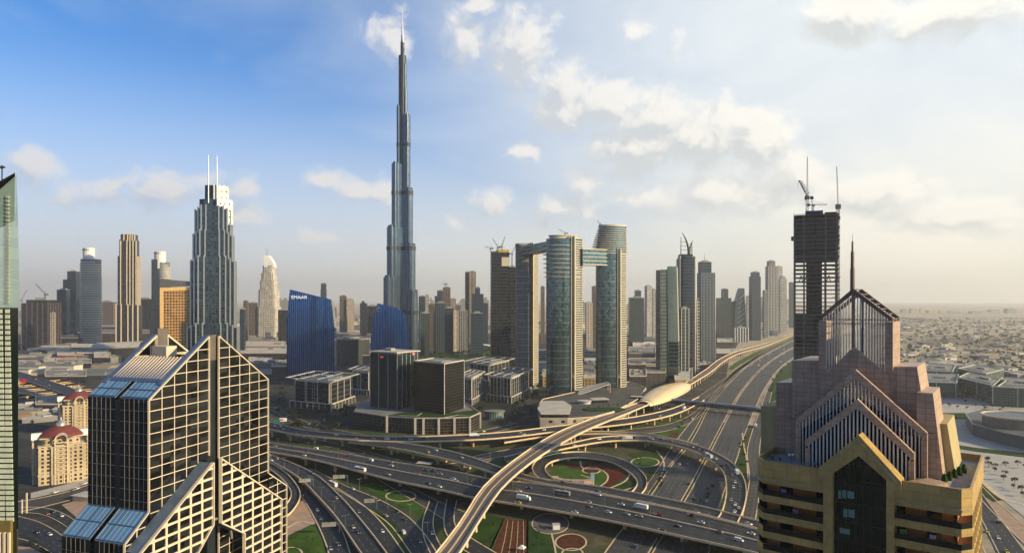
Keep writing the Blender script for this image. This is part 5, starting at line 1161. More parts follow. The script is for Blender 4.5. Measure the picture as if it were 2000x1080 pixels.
p = Vector((*q[0], 0)).lerp(Vector((*q[1], 0)), .45); e = (Vector((*q[1], 0))-Vector((*q[0], 0))).normalized(); emblem(gw1, p+Vector((e.y, -e.x, 0))*.6+Vector((0, 0, zh-4)), e, 2.2)
p = Vector((*q[1], 0)).lerp(Vector((*q[2], 0)), .92); e = (Vector((*q[2], 0))-Vector((*q[1], 0))).normalized(); emblem(gw1, p+Vector((e.y, -e.x, 0))*.9+Vector((0, 0, zh-1)), e, 2.6)
h2 = thing('cube_office', 'brownish black glass cube office with pale corner edges on the green roofed podium', 'office block')
q = para((868, 809), (808, 800), (906, 797), zpod); zc_ = 86; b = MB(); b.prism(q, zpod-.3, zc_, 0, 1); b.build('glass_wall', [M_BC, M_ROOFG], h2)
for fr_ in (([1.0], []), ([], [1.0])): b = MB(); seams(b, q, zpod, zc_+1, fr_, .9, .5); b.build('corner_trim', M_TRIM, h2)
b = MB()
for i in range(4): j = (i+1) % 4; b.bar((*q[i], zc_+.5), (*q[j], zc_+.5), 1.2, 1.4)
b.build('parapet', M_TRIM, h2); b = MB(); b.prism(grow(q, .5), zc_-.1, zc_+1.0); b.build('plant_room', M_PLANT, h2)
pod = thing('podium', 'long low dark podium with stone piers and a green roof carrying the two cubes', 'podium')
pts = [gp(x, y, 0) for x, y in ((691, 833), (756, 844), (811, 848), (857, 848), (918, 846), (938, 836), (905, 812), (740, 800), (700, 812))]
q = [(p.x, p.y) for p in pts]; b = MB(); b.prism(q, 0, zpod-.4, 0, 1); b.build('wall', [facade('podium_dark_wall', (0.02, 0.018, 0.015), (0.07, 0.055, 0.042), 3.6, 5, .3, .12, .3, .15), M_ROOFG], pod)
b = MB()
for f in ((1, 2, 0), (1, 2, 1.0), (3, 2, .0), (3, 4, .5), (4, 5, .0), (4, 5, 1.0), (2, 3, .35)):
    c = Vector((*q[f[0]], 0)).lerp(Vector((*q[f[1]], 0)), f[2]); b.prism(rect(2.6, 2.2, 0, c.x, c.y-.6), 0, zpod+.4)
b.build('pier', M_TRIM, pod)
g1 = [gp(x, y, zpod) for x, y in ((757, 811), (800, 802), (858, 808), (930, 800), (932, 806), (918, 814), (857, 816), (811, 816))]; b = MB(); b.prism([(p.x, p.y) for p in g1], zpod-.6, zpod-.1); b.build('roof_garden', M_LAWN, pod)
b = MB()
for (x0, y0, x1, y1) in ((780, 811, 815, 812), (815, 812, 824, 806), (868, 815, 895, 810), (895, 810, 920, 812)): b.bar(gp(x0, y0, zpod)+Vector((0, 0, .05)), gp(x1, y1, zpod)+Vector((0, 0, .05)), 1.2, .3)
for i in (0, 1, 2, 3, 4, 5): b.bar((*q[i], zpod+.1), (*q[(i+1) % 9], zpod+.1), .8, 1.2)
b.build('roof_edge', M_TRIM, pod)

# ================================================================ pale-trimmed low offices
def office(label, N, L, R, z, base=10, cols=(3, 3), roofk=1.12, canopy=1.6, rot=False):
    t = thing('low_office', label, 'office block'); q = para(N, L, R, 0); body = grow(q, .86)
    b = MB(); b.prism(grow(q, .97), 0, base, 0, 1); b.build('base', [facade('office_base', (0.03, 0.035, 0.045), (0.10, 0.10, 0.105), 5, 5, .2, .2, .3, .15), M_ROOFG], t)
    b = MB(); b.prism(body, base-.1, z-5, 0, 1); wl = b.build('wall', [FC['dark'](), M_ROOFG], t)
    b = MB(); seams(b, body, base, z-4, ([i/(cols[0]-1)*.96+.02 for i in range(cols[0])], [i/(cols[1]-1)*.96+.02 for i in range(cols[1])]), 1.0, 1.0)
    seams(b, q, 0, base, ([i/7 for i in range(8)], [i/7 for i in range(8)]), .8, .6); b.build('column', M_TRIM, t)
    b = MB(); r = grow(q, roofk)
    for i in range(4): j = (i+1) % 4; b.bar((*r[i], z), (*r[j], z), 3.2, 1.0); b.bar((*q[i], base+.6), (*q[j], base+.6), 1.4, 1.6); b.bar((*body[i], z-4.4), (*body[j], z-4.4), 1.6, 2.2)
    for f in (.33, .66): a = Vector((*r[0], z)).lerp(Vector((*r[3], z)), f); c = Vector((*r[1], z)).lerp(Vector((*r[2], z)), f); b.bar(a, c, .9, .7); a = Vector((*r[0], z)).lerp(Vector((*r[1], z)), f); c = Vector((*r[3], z)).lerp(Vector((*r[2], z)), f); b.bar(a, c, .9, .7)
    b.build('roof_frame', M_TRIM, t)
    b = MB(); b.prism(grow(q, .62), z-5.1, z-.9); b.prism(grow([(p[0]+3, p[1]) for p in q], .25), z-.9, z+1.4); b.build('plant_room', mat('blue_grey_plant', (0.16, 0.19, 0.22), .6, var=.3), t)
    for f in (.30, .36, .52, .58):
        p = Vector((*body[0], 0)).lerp(Vector((*body[1], 0)), f); d = (Vector((*body[1], 0))-Vector((*body[0], 0))).normalized(); c = p+Vector((d.y, -d.x, 0))*.25
        for k in range(int((z-5-base)/4.5)): b = MB(); b.bar((c.x, c.y, base+1.5+4.5*k), (c.x, c.y, base+4+4.5*k), 1.6, .3, up=(d.y, -d.x, 0)); b.build('window', mat('pale_window', (0.30, 0.32, 0.34), .3, var=.3), wl)
    return t
office('low office with an overhanging pale roof frame, left of the teal glass office block', (647, 803), (566, 795), (693, 786), 47, cols=(4, 4))
office('low office half hidden behind the teal glass office block', (722, 772), (684, 768), (740, 762), 44, cols=(3, 3), base=8)
office('narrow low office beside the right edge of the brownish black cube', (922, 792), (898, 786), (944, 778), 46, cols=(5, 6), base=9)
office('low office with close white columns left of the oval towers', (999, 788), (951, 782), (1038, 768), 44, cols=(7, 9), base=10)
office('rear low office with a sunlit roof edge behind the white columned one', (955, 752), (912, 744), (1000, 738), 42, cols=(6, 6), base=8)

# ================================================================ highway towers, middle right
t = thing('wedge_tower', 'slim tower with a bright pale green glass face leaning beside dark glass', 'skyscraper'); Y0 = 1350
def colm(x, Y): return (xat(x, Y), Y)
b = MB(); q1 = [colm(1282, Y0+20), colm(1290, Y0+4), colm(1295, Y0+60)]; b.prism([colm(1281, Y0+22), colm(1290, Y0), colm(1291, Y0+60), colm(1283, Y0+70)], 0, zat(527, Y0), 0, 1); b.build('side_wall', [facade('brown_panel', (.06, .05, .045), (.13, .10, .085), 3.9, 8, .3, .1), M_ROOFG], t)
b = MB(); b.prism([colm(1290.2, Y0+1), colm(1305, Y0+10), colm(1306, Y0+60), colm(1291, Y0+62)], 0, zat(526, Y0), 0, 1); b.build('dark_wall', [FC['green'](), M_ROOFG], t)
b = MB(); z0_, zt2 = zat(668, Y0), zat(520, Y0)
b.prism([colm(1305.2, Y0+9), colm(1325, Y0), colm(1327, Y0+48), colm(1306, Y0+58)], z0_, zt2, 0, 1, top=[colm(1303, Y0+9), colm(1321.5, Y0), colm(1323.5, Y0+48), colm(1304.2, Y0+58)])
b.build('pale_glass_wall', [facade('pale_green_panel', (.62, .70, .52), (.62, .70, .55), 3.9, 7, .06, .03, .35, .22, var=.06, blind=0), M_ROOFG], t)
b = MB(); b.prism([colm(1306, Y0+9.2), colm(1325, Y0+.2), colm(1327, Y0+48), colm(1307, Y0+58)], 0, z0_, 0, 1); b.build('lower_glass_wall', [facade('striped_green_glass', (.03, .05, .045), (.28, .32, .26), 7.8, 20, .14, .03, .4, .15, var=.3), M_ROOFG], t)
tower('short tower with a white striped right side, in front of the horned tower', 1327, 1347, 603, 1430, 'green', steps=None, rot=.2, fins=(M_FIN, 2, .8))
Yh = 1500; th_ = thing('horned_tower', 'dark tower crowned with two curved horns beside the highway', 'skyscraper', (xat(1344, Yh), Yh+22, 0), .15); hw = 16.5*Yh/F
b = MB(); b.prism(rbox(hw*2*.92, hw*1.7, 6), 0, zat(505, Yh), 0, 1); b.prism(rbox(hw*1.7, hw*1.5, 6), zat(505, Yh)-.5, zat(496, Yh), 0, 1, top=rbox(hw*1.45, hw*1.3, 5)); b.build('wall', [FC['navy'](), M_ROOFG], th_)
b = MB()
for x in (-.93, .93): b.prism(rbox(3, 8, 1.2, 2, x*hw, -hw*.5), 0, zat(500, Yh))
for y in (-.2, .3): b.prism(rbox(3.2, 3.2, 1.2, 2, hw*.93, y*hw*1.6), 0, zat(520, Yh))
b.build('edge_fin', M_SVW, th_)
def horn(x0, zs, lean, n=12):
    b = MB(); pts = []; rs = []
    for i in range(n+1): f = i/n; pts.append((x0+lean*f**2.2, -4, zs[0]+(zs[1]-zs[0])*f)); rs.append(3.2*(1-f)**.7+.25)
    b.tube(pts, rs, 8); return b
z0_ = zat(497, Yh); horn(6, (z0_, zat(452, Yh)), -17).build('horn', M_DARK, th_, smooth=True); horn(7, (z0_, zat(468, Yh)), 9).build('horn', M_DARK, th_, smooth=True)
b = MB()
for x, zt2 in ((-13, 462), (13.5, 472)): b.tube([(x, -4, z0_-2), (x*.98, -4, zat(zt2, Yh))], [1.1, .6], 6)
for k in range(3): b.bar((-13, -4, lerp(z0_, zat(465, Yh), .3+.25*k)), (4-5*k*.3, -4, lerp(z0_, zat(465, Yh), .3+.25*k)), .8); b.bar((8, -4, lerp(z0_, zat(472, Yh), .35+.25*k)), (13.5, -4, lerp(z0_, zat(472, Yh), .35+.25*k)), .8)
b.build('crown_frame', M_DARK, th_)
tower('short twisted silver tower just right of the horned tower', 1361, 1367, 585, 1560, 'pale', rot=0)
tT, w_, d_, z_ = tower('blue grey tower with a stepped crown, sunlit balconies and a thin mast', 1365, 1399, 533, 1730, 'blue', rot=.12, fins=(M_STEEL, 9, 1.2), steps=[(512, 1367, 1392)], mast=493)
b = MB()
for k in range(int(z_/3.8)): b.box(w_/2-.2, -d_/2, k*3.8+1, w_/2+2.2, d_/2, k*3.8+2.3)
b.build('balcony_slabs', M_SVW, tT)
for (lab, x0, x1, yt, Y, fc, kw) in [
 ('dark grey green block left of the twisted curved tower by the highway bend', 1402, 1431, 582, 2900, 'green', dict(steps=[(565, 1413, 1424)], rot=0)),
 ('hazy green block in front of the twisted curved tower', 1428, 1446, 590, 3000, 'green', dict(rot=.2)),
 ('pale slab just left of the tall blue grey tower on the highway bend', 1458, 1467, 579, 3300, 'pale', dict(rot=0)),
 ('tall blue grey tower with chamfered top at the highway bend', 1466, 1488, 540, 2760, 'blue', dict(steps=[(532, 1469, 1486)], rot=.05)),
 ('dark narrow slab leaning against the pale tower cluster', 1491, 1501, 568, 2950, 'grey', dict(rot=.1)),
 ('tall pale tower with two pinnacles, highest of the far highway cluster', 1498, 1519, 520, 3200, 'grey', dict(steps=[(510, 1501, 1516)], rot=.1, fins=(M_TRIM, 3, 2), mast=503)),
 ('pale grey tower behind the highest of the far highway cluster', 1517, 1530, 521, 3500, 'pale', dict(rot=.1)),
 ('round shouldered pale tower right of the far highway cluster', 1523, 1538, 545, 3300, 'pale', dict(rot=0, steps=[(541, 1525, 1536)])),
 ('faint tower beside the unfinished tower, last of the far row', 1542, 1551, 552, 4000, 'blue', dict(rot=0)),
 ('low blue and white striped block left of the highway bend', 1433, 1463, 641, 2650, 'blue', dict(rot=.1, fins=(M_WHITE, 5, 2.5), ratio=.5)),
 ('small round topped block beyond the oval towers', 1240, 1253, 568, 2900, 'blue', dict(rot=0)),
 ('pale slim tower left of the wedge tower', 1260, 1275, 559, 2700, 'pale', dict(rot=.3)),
 ('second pale slim tower hugging the wedge tower', 1274, 1282, 566, 2600, 'pale', dict(rot=.1)),
 ('broad grey green block right of the tallest oval tower', 1229, 1259, 582, 2300, 'green', dict(rot=.05, ratio=.5)),
 ('narrow brown tower seen between the left and middle oval towers', 1056, 1064, 560, 2600, 'brown', dict(rot=.1)),
 ('small beige tower seen through the gap of the bridged towers', 1144, 1157, 592, 2100, 'beige', dict(rot=.2, fins=(M_TRIM, 2, 2))),
 ('dark tower just left of the tallest oval tower', 1156, 1165, 560, 2300, 'brown', dict(rot=0)),
 ('dark twin slab, left one of the pair right of the tallest skyscraper', 908, 915, 532, 2350, 'dark', dict(rot=.1)),
 ('beige twin slab, right one of the pair right of the tallest skyscraper', 915, 928, 531, 2350, 'beige', dict(rot=.1, fins=(M_DARK, 2, 3))),
 ('blue grey tower with stepped top right of the beige twin slab', 922, 944, 574, 2200, 'blue', dict(rot=.1, steps=[(562, 927, 937)])),
 ('small blue block between the stepped top tower and the dark unfinished tower', 943, 953, 592, 2400, 'blue', dict(rot=.1)),
 ('broad blue grey stepped tower beyond the park', 848, 866, 578, 2700, 'blue', dict(rot=.1, steps=[(568, 853, 865)])),
 ('brown unfinished tower with a crane beyond the park', 864, 879, 562, 2500, 'brown', dict(rot=.1)),
 ('scaffolded pale block right of the brown unfinished tower', 878, 890, 584, 2700, 'beige', dict(rot=.1)),
 ('brown stepped block behind the scaffolded pale block', 880, 899, 596, 2900, 'brown', dict(rot=.1)),
 ('white thin twin slab right beside the foot of the tallest skyscraper', 829, 839, 577, 3400, 'white', dict(rot=0)),
 ('blue block right beside the foot of the tallest skyscraper', 817, 830, 579, 2700, 'blue', dict(rot=.1)),
 ('green grey rounded block in the front row beyond the park', 820, 838, 612, 2050, 'green', dict(rot=.2)),
 ('brown and blue block in the front row beyond the park', 836, 850, 594, 2250, 'brown', dict(rot=.1)),
 ('ribbed blue grey block in the front row beyond the park', 848, 870, 592, 2150, 'blue', dict(rot=.1, fins=(M_STEEL, 6, 1))),
 ('blue grey block with an orange sunlit neighbour beyond the park', 868, 885, 602, 2100, 'blue', dict(rot=.1)),
 ('orange sunlit beige block beyond the park', 883, 893, 608, 2200, 'beige', dict(rot=.5)),
 ('pale ribbed block left of the beige twin slab', 894, 912, 607, 2080, 'grey', dict(rot=.1, fins=(M_TRIM, 4, 1))),
 ('blue grey block below the stepped top tower', 918, 942, 612, 1950, 'blue', dict(rot=.15)),
 ('brown tower pair, left one, right of the lettered blue office', 662, 676, 578, 2900, 'brown', dict(rot=.1)),
 ('beige tower pair, right one, right of the lettered blue office', 674, 690, 585, 2900, 'beige', dict(rot=.4)),
 ('grey block cluster left of the smaller blue glass office', 702, 716, 592, 2700, 'dark', dict(rot=.1, steps=[(589, 705, 711)])),
 ('wide grey block behind the smaller blue glass office', 713, 736, 598, 2800, 'dark', dict(rot=.1)),
 ('narrow tower with a flared dark top behind the lettered blue office', 625, 637, 565, 2900, 'green', dict(rot=.1, steps=[(554, 625.5, 636.5)])),
 ('brown block right of the stepped twin masted tower', 474, 484, 588, 2500, 'brown', dict(rot=.1)),
 ('brown grey block behind the white curved crown hotel', 483, 500, 592, 2600, 'brown', dict(rot=.1)),
 ('dark block just left of the lettered blue office', 541, 563, 606, 2400, 'dark', dict(rot=.1)),
 ('low blue block left of the white curved crown hotel', 467, 478, 604, 1900, 'blue', dict(rot=.1)),
 ('dark slab behind the golden block at left', 262, 296, 584, 2900, 'dark', dict(rot=.05, ratio=.4)),
 ('long brown block low between two left hand towers', 190, 222, 590, 3300, 'brown', dict(rot=.05, ratio=.4)),
 ('thin slab right of the unfinished block with cranes at left', 97, 106, 612, 2200, 'beige', dict(rot=.2)),
 ('navy three step tower, lowest step at its left', 108, 130, 566, 2550, 'navy', dict(rot=.1)),
 ('navy middle tower with a flat top beside the round white banded tower', 119, 150, 546, 2600, 'navy', dict(rot=.1, steps=[(530, 127, 147)])),
 ('slim grey tower hugging the right side of the round white banded tower', 183, 193, 512, 2480, 'grey', dict(rot=.0)),
 ('narrow blue slab at the left side of the second round crowned tower', 294, 309, 507, 2620, 'blue', dict(rot=.0, steps=None)),
]:
    tower(lab, x0, x1, yt, Y, fc, **kw)
# twisted curved tower
Yq = 3000; t = thing('curved_tower', 'pale curved sail shaped tower with a pointed top far along the highway', 'skyscraper', (xat(1444, Yq), Yq, 0)); b = MB(); prev = None; n = 20
for i in range(n+1):
    f = i/n; z = f*zat(563, Yq); xl = (1433+10*max(0, (f-.55)/.45)**1.5-1444)/F*Yq; xr_ = (1455-4*max(0, f-.3)-1444)/F*Yq; q = [(xl, -18), (xr_, -12), (xr_, 18), (xl, 14)]
    if prev: b.prism(prev[0], prev[1], z, 0, 0, top=q, cap=i == n)
    prev = (q, z)
b.build('wall', FC['blue'](), t); b = MB()
for k in range(9): f = k/9; b.bar(((1434+2*f*4-1444)/F*Yq, -19, f*zat(575, Yq)), ((1452-1444)/F*Yq, -14, (f+.12)*zat(575, Yq)), 1.6)
b.build('cross_bracing', M_STEEL, t)
# ribbed beige tower (x 222..265)
Yr_ = 2300; t = thing('ribbed_tower', 'tall brown and cream ribbed tower with a fluted crown, left of the dark stepped tower', 'skyscraper', (xat(243, Yr_), Yr_+30, 0), .25); s_ = Yr_/F
b = MB(); w = 34*s_
b.prism(rect(w, w*.8), 0, zat(500, Yr_), 0, 1); b.prism(rect(w*.86, w*.7), zat(500, Yr_)-.5, zat(468, Yr_), 0, 1); b.prism(rbox(w*.8, w*.6, 6), zat(468, Yr_)-.5, zat(457, Yr_), 0, 1); b.prism(rect(w*1.12, w*.9), 0, zat(596, Yr_), 0, 1); b.build('wall', [facade('black_brown_tower', (.010, .010, .012), (.035, .028, .024), 7.4, 5, .3, .2, .3, .15), M_ROOFG], t)
b = MB()
for x in (-.34, -.02, .14, .30, .46): b.box(x*w-1.5, -w*.43, 0, x*w+1.5, -w*.38, zat(470, Yr_)); 
for y in (-.35, -.15, .05, .25): b.box(w*.48, y*w-1.5, 0, w*.53, y*w+1.5, zat(500, Yr_))
for x in (-.2, 0, .12, .24, .36): b.box(x*w-1.6, -w*.36, zat(470, Yr_), x*w+1.6, -w*.28, zat(455, Yr_))
for x in (-.56, -.3, .05, .3, .56): b.box(x*w-2, -w*.47, 0, x*w+2, -w*.42, zat(594, Yr_))
b.build('facade_fins', mat('cream_render', (0.58, 0.48, 0.36), .7, var=.1), t)
# round white banded towers
def round_tower(label, x0, x1, yt, xs0, xs1, yc, Y):
    t = thing('round_tower', label, 'skyscraper', (xat((x0+x1)/2, Y), Y+20, 0)); a = (x1-x0)/2/F*Y; z = zat(yt, Y)
    b = MB(); b.prism(ellp(a*.94, a*.75, 32), 0, z, 0, 1); b.build('wall', [FC['grey'](), M_ROOFG], t); b = MB(); k = 0
    while k*8.4 < z-6:
        zz = k*8.4; cut_ = max(0, zz-(z-22)*1.0)/22 if zz > z-22 else 0
        b.prism([(x, y) for x, y in ellp(a, a*.8, 32)] if not cut_ else ellp(a*(1-cut_*.25), a*.8, 32, a*cut_*.0), zz, zz+3.9); k += 1
    b.build('balcony_slabs', mat('white_band', (0.58, 0.54, 0.46), .6, var=.1), t)
    cxx = ((xs0+xs1)/2-(x0+x1)/2)/F*Y; r = (xs1-xs0)/2/F*Y; b = MB(); b.prism(ellp(r, r*.9, 24, cxx), z-25, zat(yc, Y)); b.build('crown_drum', M_WHITE, t)
    b = MB()
    for k in range(6): a_ = -PI*.8+k*.28; b.bar((cxx+r*1.02*math.cos(a_), r*.92*math.sin(a_), zat(yc+5, Y)), (cxx+r*1.02*math.cos(a_), r*.92*math.sin(a_), zat(yc+2.5, Y)), 2.2, 1)
    b.build('crown_sign', M_DARK, t)
round_tower('round white banded tower with a drum on top, leftmost of the pale residential towers', 151, 191, 506, 156, 177, 484, 2400)
round_tower('second round crowned tower, partly hidden behind the golden block', 303, 327, 512, 297, 318, 491, 2620)
# white curved-crown hotel
Yw = 2600; t = thing('curved_crown_hotel', 'pale sandstone tower with curved white crown and ringed base, left of the lettered office', 'hotel tower', (xat(521, Yw), Yw+25, 0), 0); s_ = Yw/F
M_SAND = facade('sand_hotel_wall', (0.05, 0.045, 0.04), (0.66, 0.59, 0.49), 7.4, 6.6, .42, .36, .2, .2, var=.4)
b = MB()
for (hw_, r0, r1) in ((19.5, None, 600), (17.6, 600, 566), (15.2, 566, 548), (13.2, 548, 533), (11, 533, 518)): b.prism(rbox(hw_*2*s_, hw_*1.5*s_, 5*s_), 0 if r0 is None else zat(r0, Yw)-.5, zat(r1, Yw), 0, 1)
b.build('wall', [M_SAND, M_ROOFG], t); b = MB(); prev = None
for i in range(11):
    f = i/10; z = lerp(zat(522, Yw), zat(499, Yw), f); xr_ = 12*math.cos(f*PI/2*.95)*s_+.5; q = [(-7*s_, -9*s_), (xr_, -7*s_), (xr_, 7*s_), (-7*s_, 8*s_)]
    if prev: b.prism(prev[0], prev[1], z, 0, 0, top=q, cap=i == 10)
    prev = (q, z)
b.build('curved_crown', M_WHITE, t); b = MB()
for k in range(7): a = (30-k*1.6)*s_; b.prism(ellp(a, a*.6, 28, 3*s_), k*6.5, k*6.5+3.2); 
b.build('base_rings', mat('white_band', (0.6, 0.56, 0.5), .6), t); b = MB(); b.prism(ellp(27*s_, 15*s_, 24, 3*s_), 0, 42); b.build('base_wall', FC['grey'](), t)
b = MB()
for x in (-4, -1): b.tube([(x*s_, -5*s_, zat(505, Yw)), (x*s_, -5*s_, zat(485, Yw))], [1.2, .5], 6)
b.build('mast', M_STEEL, t)
# golden block and its dark slab
Yg = 1750; t = thing('golden_office', 'golden sunlit block with a sloping dark sign band, left of the dark stepped tower', 'office block', (0, 0, 0))
b = MB(); fr = [colm(312, Yg), colm(372, Yg+40), colm(372, Yg+80), colm(312, Yg+60)]; b.prism(fr, 0, zat(563, Yg), 0, 1); b.build('wall', [FC['gold'](), M_ROOFG], t)
b = MB(); b.prism([colm(301, Yg+25), colm(312, Yg-1), colm(312.2, Yg+60), colm(303, Yg+70)], 0, zat(545, Yg), 0, 0); b.build('side_slab', FC['dark'](), t)
pl = Plane((*colm(312, Yg-1.5), 0), (colm(372, Yg+38)[0]-colm(312, Yg-1.5)[0], 39.5), (-39.5, colm(372, Yg+38)[0]-colm(312, Yg-1.5)[0])); L_ = (Vector(colm(372, Yg+38))-Vector(colm(312, Yg-1.5))).length
b = MB(); b.slab([(0, zat(562, Yg)), (L_, zat(558, Yg)), (L_, zat(549, Yg)), (0, zat(545, Yg))], pl.fn, -1, 50); b.build('sign_band', mat('dark_band', (.05, .05, .055), .4), t)
b = MB(); b.slab([(0, 0), (9, 0), (9, zat(569, Yg)), (L_, zat(566, Yg)), (L_, zat(560, Yg)), (0, zat(562, Yg))], pl.fn, -1.4, 1); b.build('frame', mat('gold_stone', (.55, .34, .12), .6, var=.1), t)
# dark unfinished towers with cranes
Yu = 1500
tw1, w_, d_, z_ = tower('dark unfinished tower with a yellow hoarding on top, left of the bridged trio', 957, 994, 492, Yu, 'dark', name='unfinished_tower', rot=.1, fins=(M_DARK, 6, 1.0))
b = MB(); b.box(-w_*.1, -d_*.52, z_-1, w_*.5, -d_*.3, z_+5); b.build('yellow_hoarding', mat('yellow_hoarding', (.5, .36, .04), .7), tw1)
b = MB(); b.box(w_*.08, -d_*.53, z_-32, w_*.5, -d_*.5, z_-12); b.build('sunlit_screen', M_SVW, tw1)
tower('dark unfinished shaft squeezed between the hoarded tower and the bridged trio', 992, 1008, 522, Yu+40, 'dark', name='unfinished_tower', rot=.1)
for k, (x, hgt, ln, an, lf, lb) in enumerate(((958, 8, 20, 2.4, .2, 'crane at the left corner of the yellow hoarded unfinished tower'), (972, 10, 30, 2.2, .8, 'steeply raised crane on the yellow hoarded unfinished tower'), (980, 12, 26, .9, 1.1, 'nearly upright crane on the yellow hoarded unfinished tower'), (1000, 30, 26, .8, 1.0, 'crane on the shaft beside the yellow hoarded tower'))):
    crane(lb, xat(x, Yu), Yu+18, z_+1 if k < 3 else zat(521, Yu), hgt, ln, 6, an, luff=lf)
Yk = 2250; tk, w_, d_, z_ = tower('unfinished concrete block with cranes on its roof at far left', 34, 98, 592, Yk, 'dark', name='unfinished_block', cat='building', rot=.08, steps=[(586, 42, 92)], fins=(mat('red_brown_column', (.22, .12, .10), .8), 5, 1.6))
crane('long raised crane on the unfinished block at far left', xat(80, Yk), Yk+20, zat(583, Yk), 14, 62, 12, 2.75, scale=1.5, luff=.62)
crane('second crane beside the unfinished block, its jib pointing steeply up', xat(34, Yk), Yk+20, zat(590, Yk), 5, 40, 6, .5, scale=1.2, luff=1.2)
crane('crane above the brown unfinished tower beyond the park', xat(869, 2500), 2515, zat(561, 2500), 12, 14, 6, 2.8, scale=1.4)
# ================================================================ the bare concrete tower behind the hotel
Yc = 600; X0, X1 = xat(1551, Yc), xat(1636, Yc); Wc = 36.5; ct = thing('concrete_frame_tower', 'unfinished concrete frame tower with open floors and cranes, rising behind the yellow hotel', 'unfinished tower', ((X0+X1)/2, Yc, 0), -.42)
M_CF = mat('raw_concrete', (0.17, 0.14, 0.125), .85, var=.3, scale=.4); M_CF2 = mat('safety_net', (0.07, 0.065, 0.06), .9, var=.5, scale=.5)
zt2 = zat(420, Yc); dC = 30; b = MB(); z = zat(705, Yc)-60; k = 0
while z < zt2:
    e = random.uniform(0, .9); b.box(-Wc/2-e*.6, 0-e, z, Wc/2+random.uniform(0, 1.5), dC+e, z+.75); z += 3.75; k += 1
b.build('floor_slabs', M_CF, ct)
b = MB(); b.box(-Wc*.22, dC*.2, 0, Wc*.14, dC*.8, zt2+3); b.build('core', M_CF, ct)
b = MB()
for x in (-.49, -.27, .22, .47):
    for y in (.03, .5, .97): b.bar((x*Wc, y*dC, 0), (x*Wc, y*dC, zt2), 1.3)
b.build('column', M_CF, ct)
b = MB(); nets = [(492, 424), (505, 494), (535, 515), (705, 590)]
for (r0, r1) in ((490, 424), (511, 494), (700, 613), (900, 700)):
    b = MB()
    for x0, x1 in ((-.5, -.02), (0, .5)):
        z0, z1 = zat(r0, Yc), zat(r1, Yc); zz = z0
        while zz < z1-3:
            h_ = 3.75*random.choice((1, 2)); h_ = min(h_, z1-zz)
            if random.random() < .8: b.box(x0*Wc, .3, zz, x1*Wc, .5, zz+h_-.3); 
            if random.random() < .6: b.box(-Wc/2+.2, dC*random.random()*.4, zz, -Wc/2+.4, dC, zz+h_-.3)
            zz += h_
    b.box(-.49*Wc, dC*.6, zat(r0, Yc), .49*Wc, dC*.62, zat(r1, Yc))
    b.build('safety_netting', M_CF2, ct)
b = MB()
for x in (-.4, -.28, .22, .4): b.bar((x*Wc, -.6, zat(552, Yc)), ((x+.09)*Wc, -.6, zat(538, Yc)), .7); b.bar(((x+.12)*Wc, -.6, zat(552, Yc)), ((x+.05)*Wc, -.6, zat(538, Yc)), .7)
b.build('outrigger_truss', M_CF, ct)
b = MB(); b.box(-Wc*.24, 2, zt2, Wc*.16, 16, zt2+4.2); b.build('blue_formwork', mat('blue_formwork', (.03, .06, .14), .6), ct)
b = MB()
for x in [-.5+i*.07 for i in range(15)]: b.bar((x*Wc, -.8, zt2-1), (x*Wc, -.8, zt2+1.6+random.random()), .2)
b.bar((-.52*Wc, -.8, zt2+1.2), (.5*Wc, -.8, zt2+.8), .35); b.box(.2*Wc, 0, zt2, .46*Wc, 3, zt2+2); b.build('edge_scaffold', M_DARK, ct)
b = MB(); b.box(-Wc/2-2.4, 2, zat(468, Yc), -Wc/2-.5, 8, zat(460, Yc)); b.build('loading_platform', M_DARK, ct)
crane('luffing crane standing tallest on the concrete frame tower', xat(1584, Yc), Yc+8, zt2+2, zat(384, Yc)-zt2-2, 16, 4, 2.9, scale=.85, luff=1.25)
tcr = thing('crane_mast', 'upright thin jib above the concrete frame tower, pointing straight to the sky', 'crane', (xat(1584.5, Yc), Yc+8, zat(384, Yc)))
b = MB(); hh = zat(303, Yc)-zat(384, Yc)
for sx in (-.6, .6): b.bar((sx, 0, 0), (sx*.4, 0, hh), .22)
for i in range(16): s = 1 if i % 2 else -1; b.bar((-.6*s*(1-i/30), 0, hh*i/16), (.6*s*(1-i/30), 0, hh*(i+1)/16), .14)
b.build('jib', M_DARK, tcr); b = MB(); b.box(-1.8, -1.2, -1.5, 1.4, 1.2, 2.0); b.build('cab', M_DARK, tcr)
b = MB(); b.bar((0, 0, 1), (-8, 0, 16), .35); b.bar((-8, 0, 16), (-8.4, 0, 10), .12)
for i in range(5): b.box(-3-i*1.15, -.6, 5+i*2.3, -1.6-i*1.15, .6, 6.5+i*2.3)
b.build('counter_jib', M_DARK, tcr)
crane('low flat crane in the middle of the concrete frame tower roof', xat(1601, Yc), Yc+14, zt2, 11, 14, 4, .1, scale=.7)
hc = thing('tower_crane', 'tall free standing crane mast climbing the right side of the concrete frame tower', 'crane', (xat(1641, Yc), Yc+4, 0)); b = MB(); z0, z1, z2 = zat(720, Yc), zat(402, Yc), zat(324, Yc)
for sx in (-.9, .9):
    for sy in (-.9, .9): b.bar((sx, sy, 0), (sx, sy, z1), .3)
n = 110
for i in range(n): s = 1 if i % 2 else -1; b.bar((-.9*s, -.9, z1*i/n), (.9*s, -.9, z1*(i+1)/n), .18); b.bar((-.9, -.9, z1*i/n), (.9, -.9, z1*i/n), .16)
for r in (700, 640, 580, 520, 470, 430): b.bar((0, 0, zat(r, Yc)), (-4, 2, zat(r, Yc)), .4)
b.build('mast', M_DARK, hc); b = MB()
for sx in (-.5, .5): b.bar((sx, 0, z1), (sx*.3-1.2, 0, z2), .22)
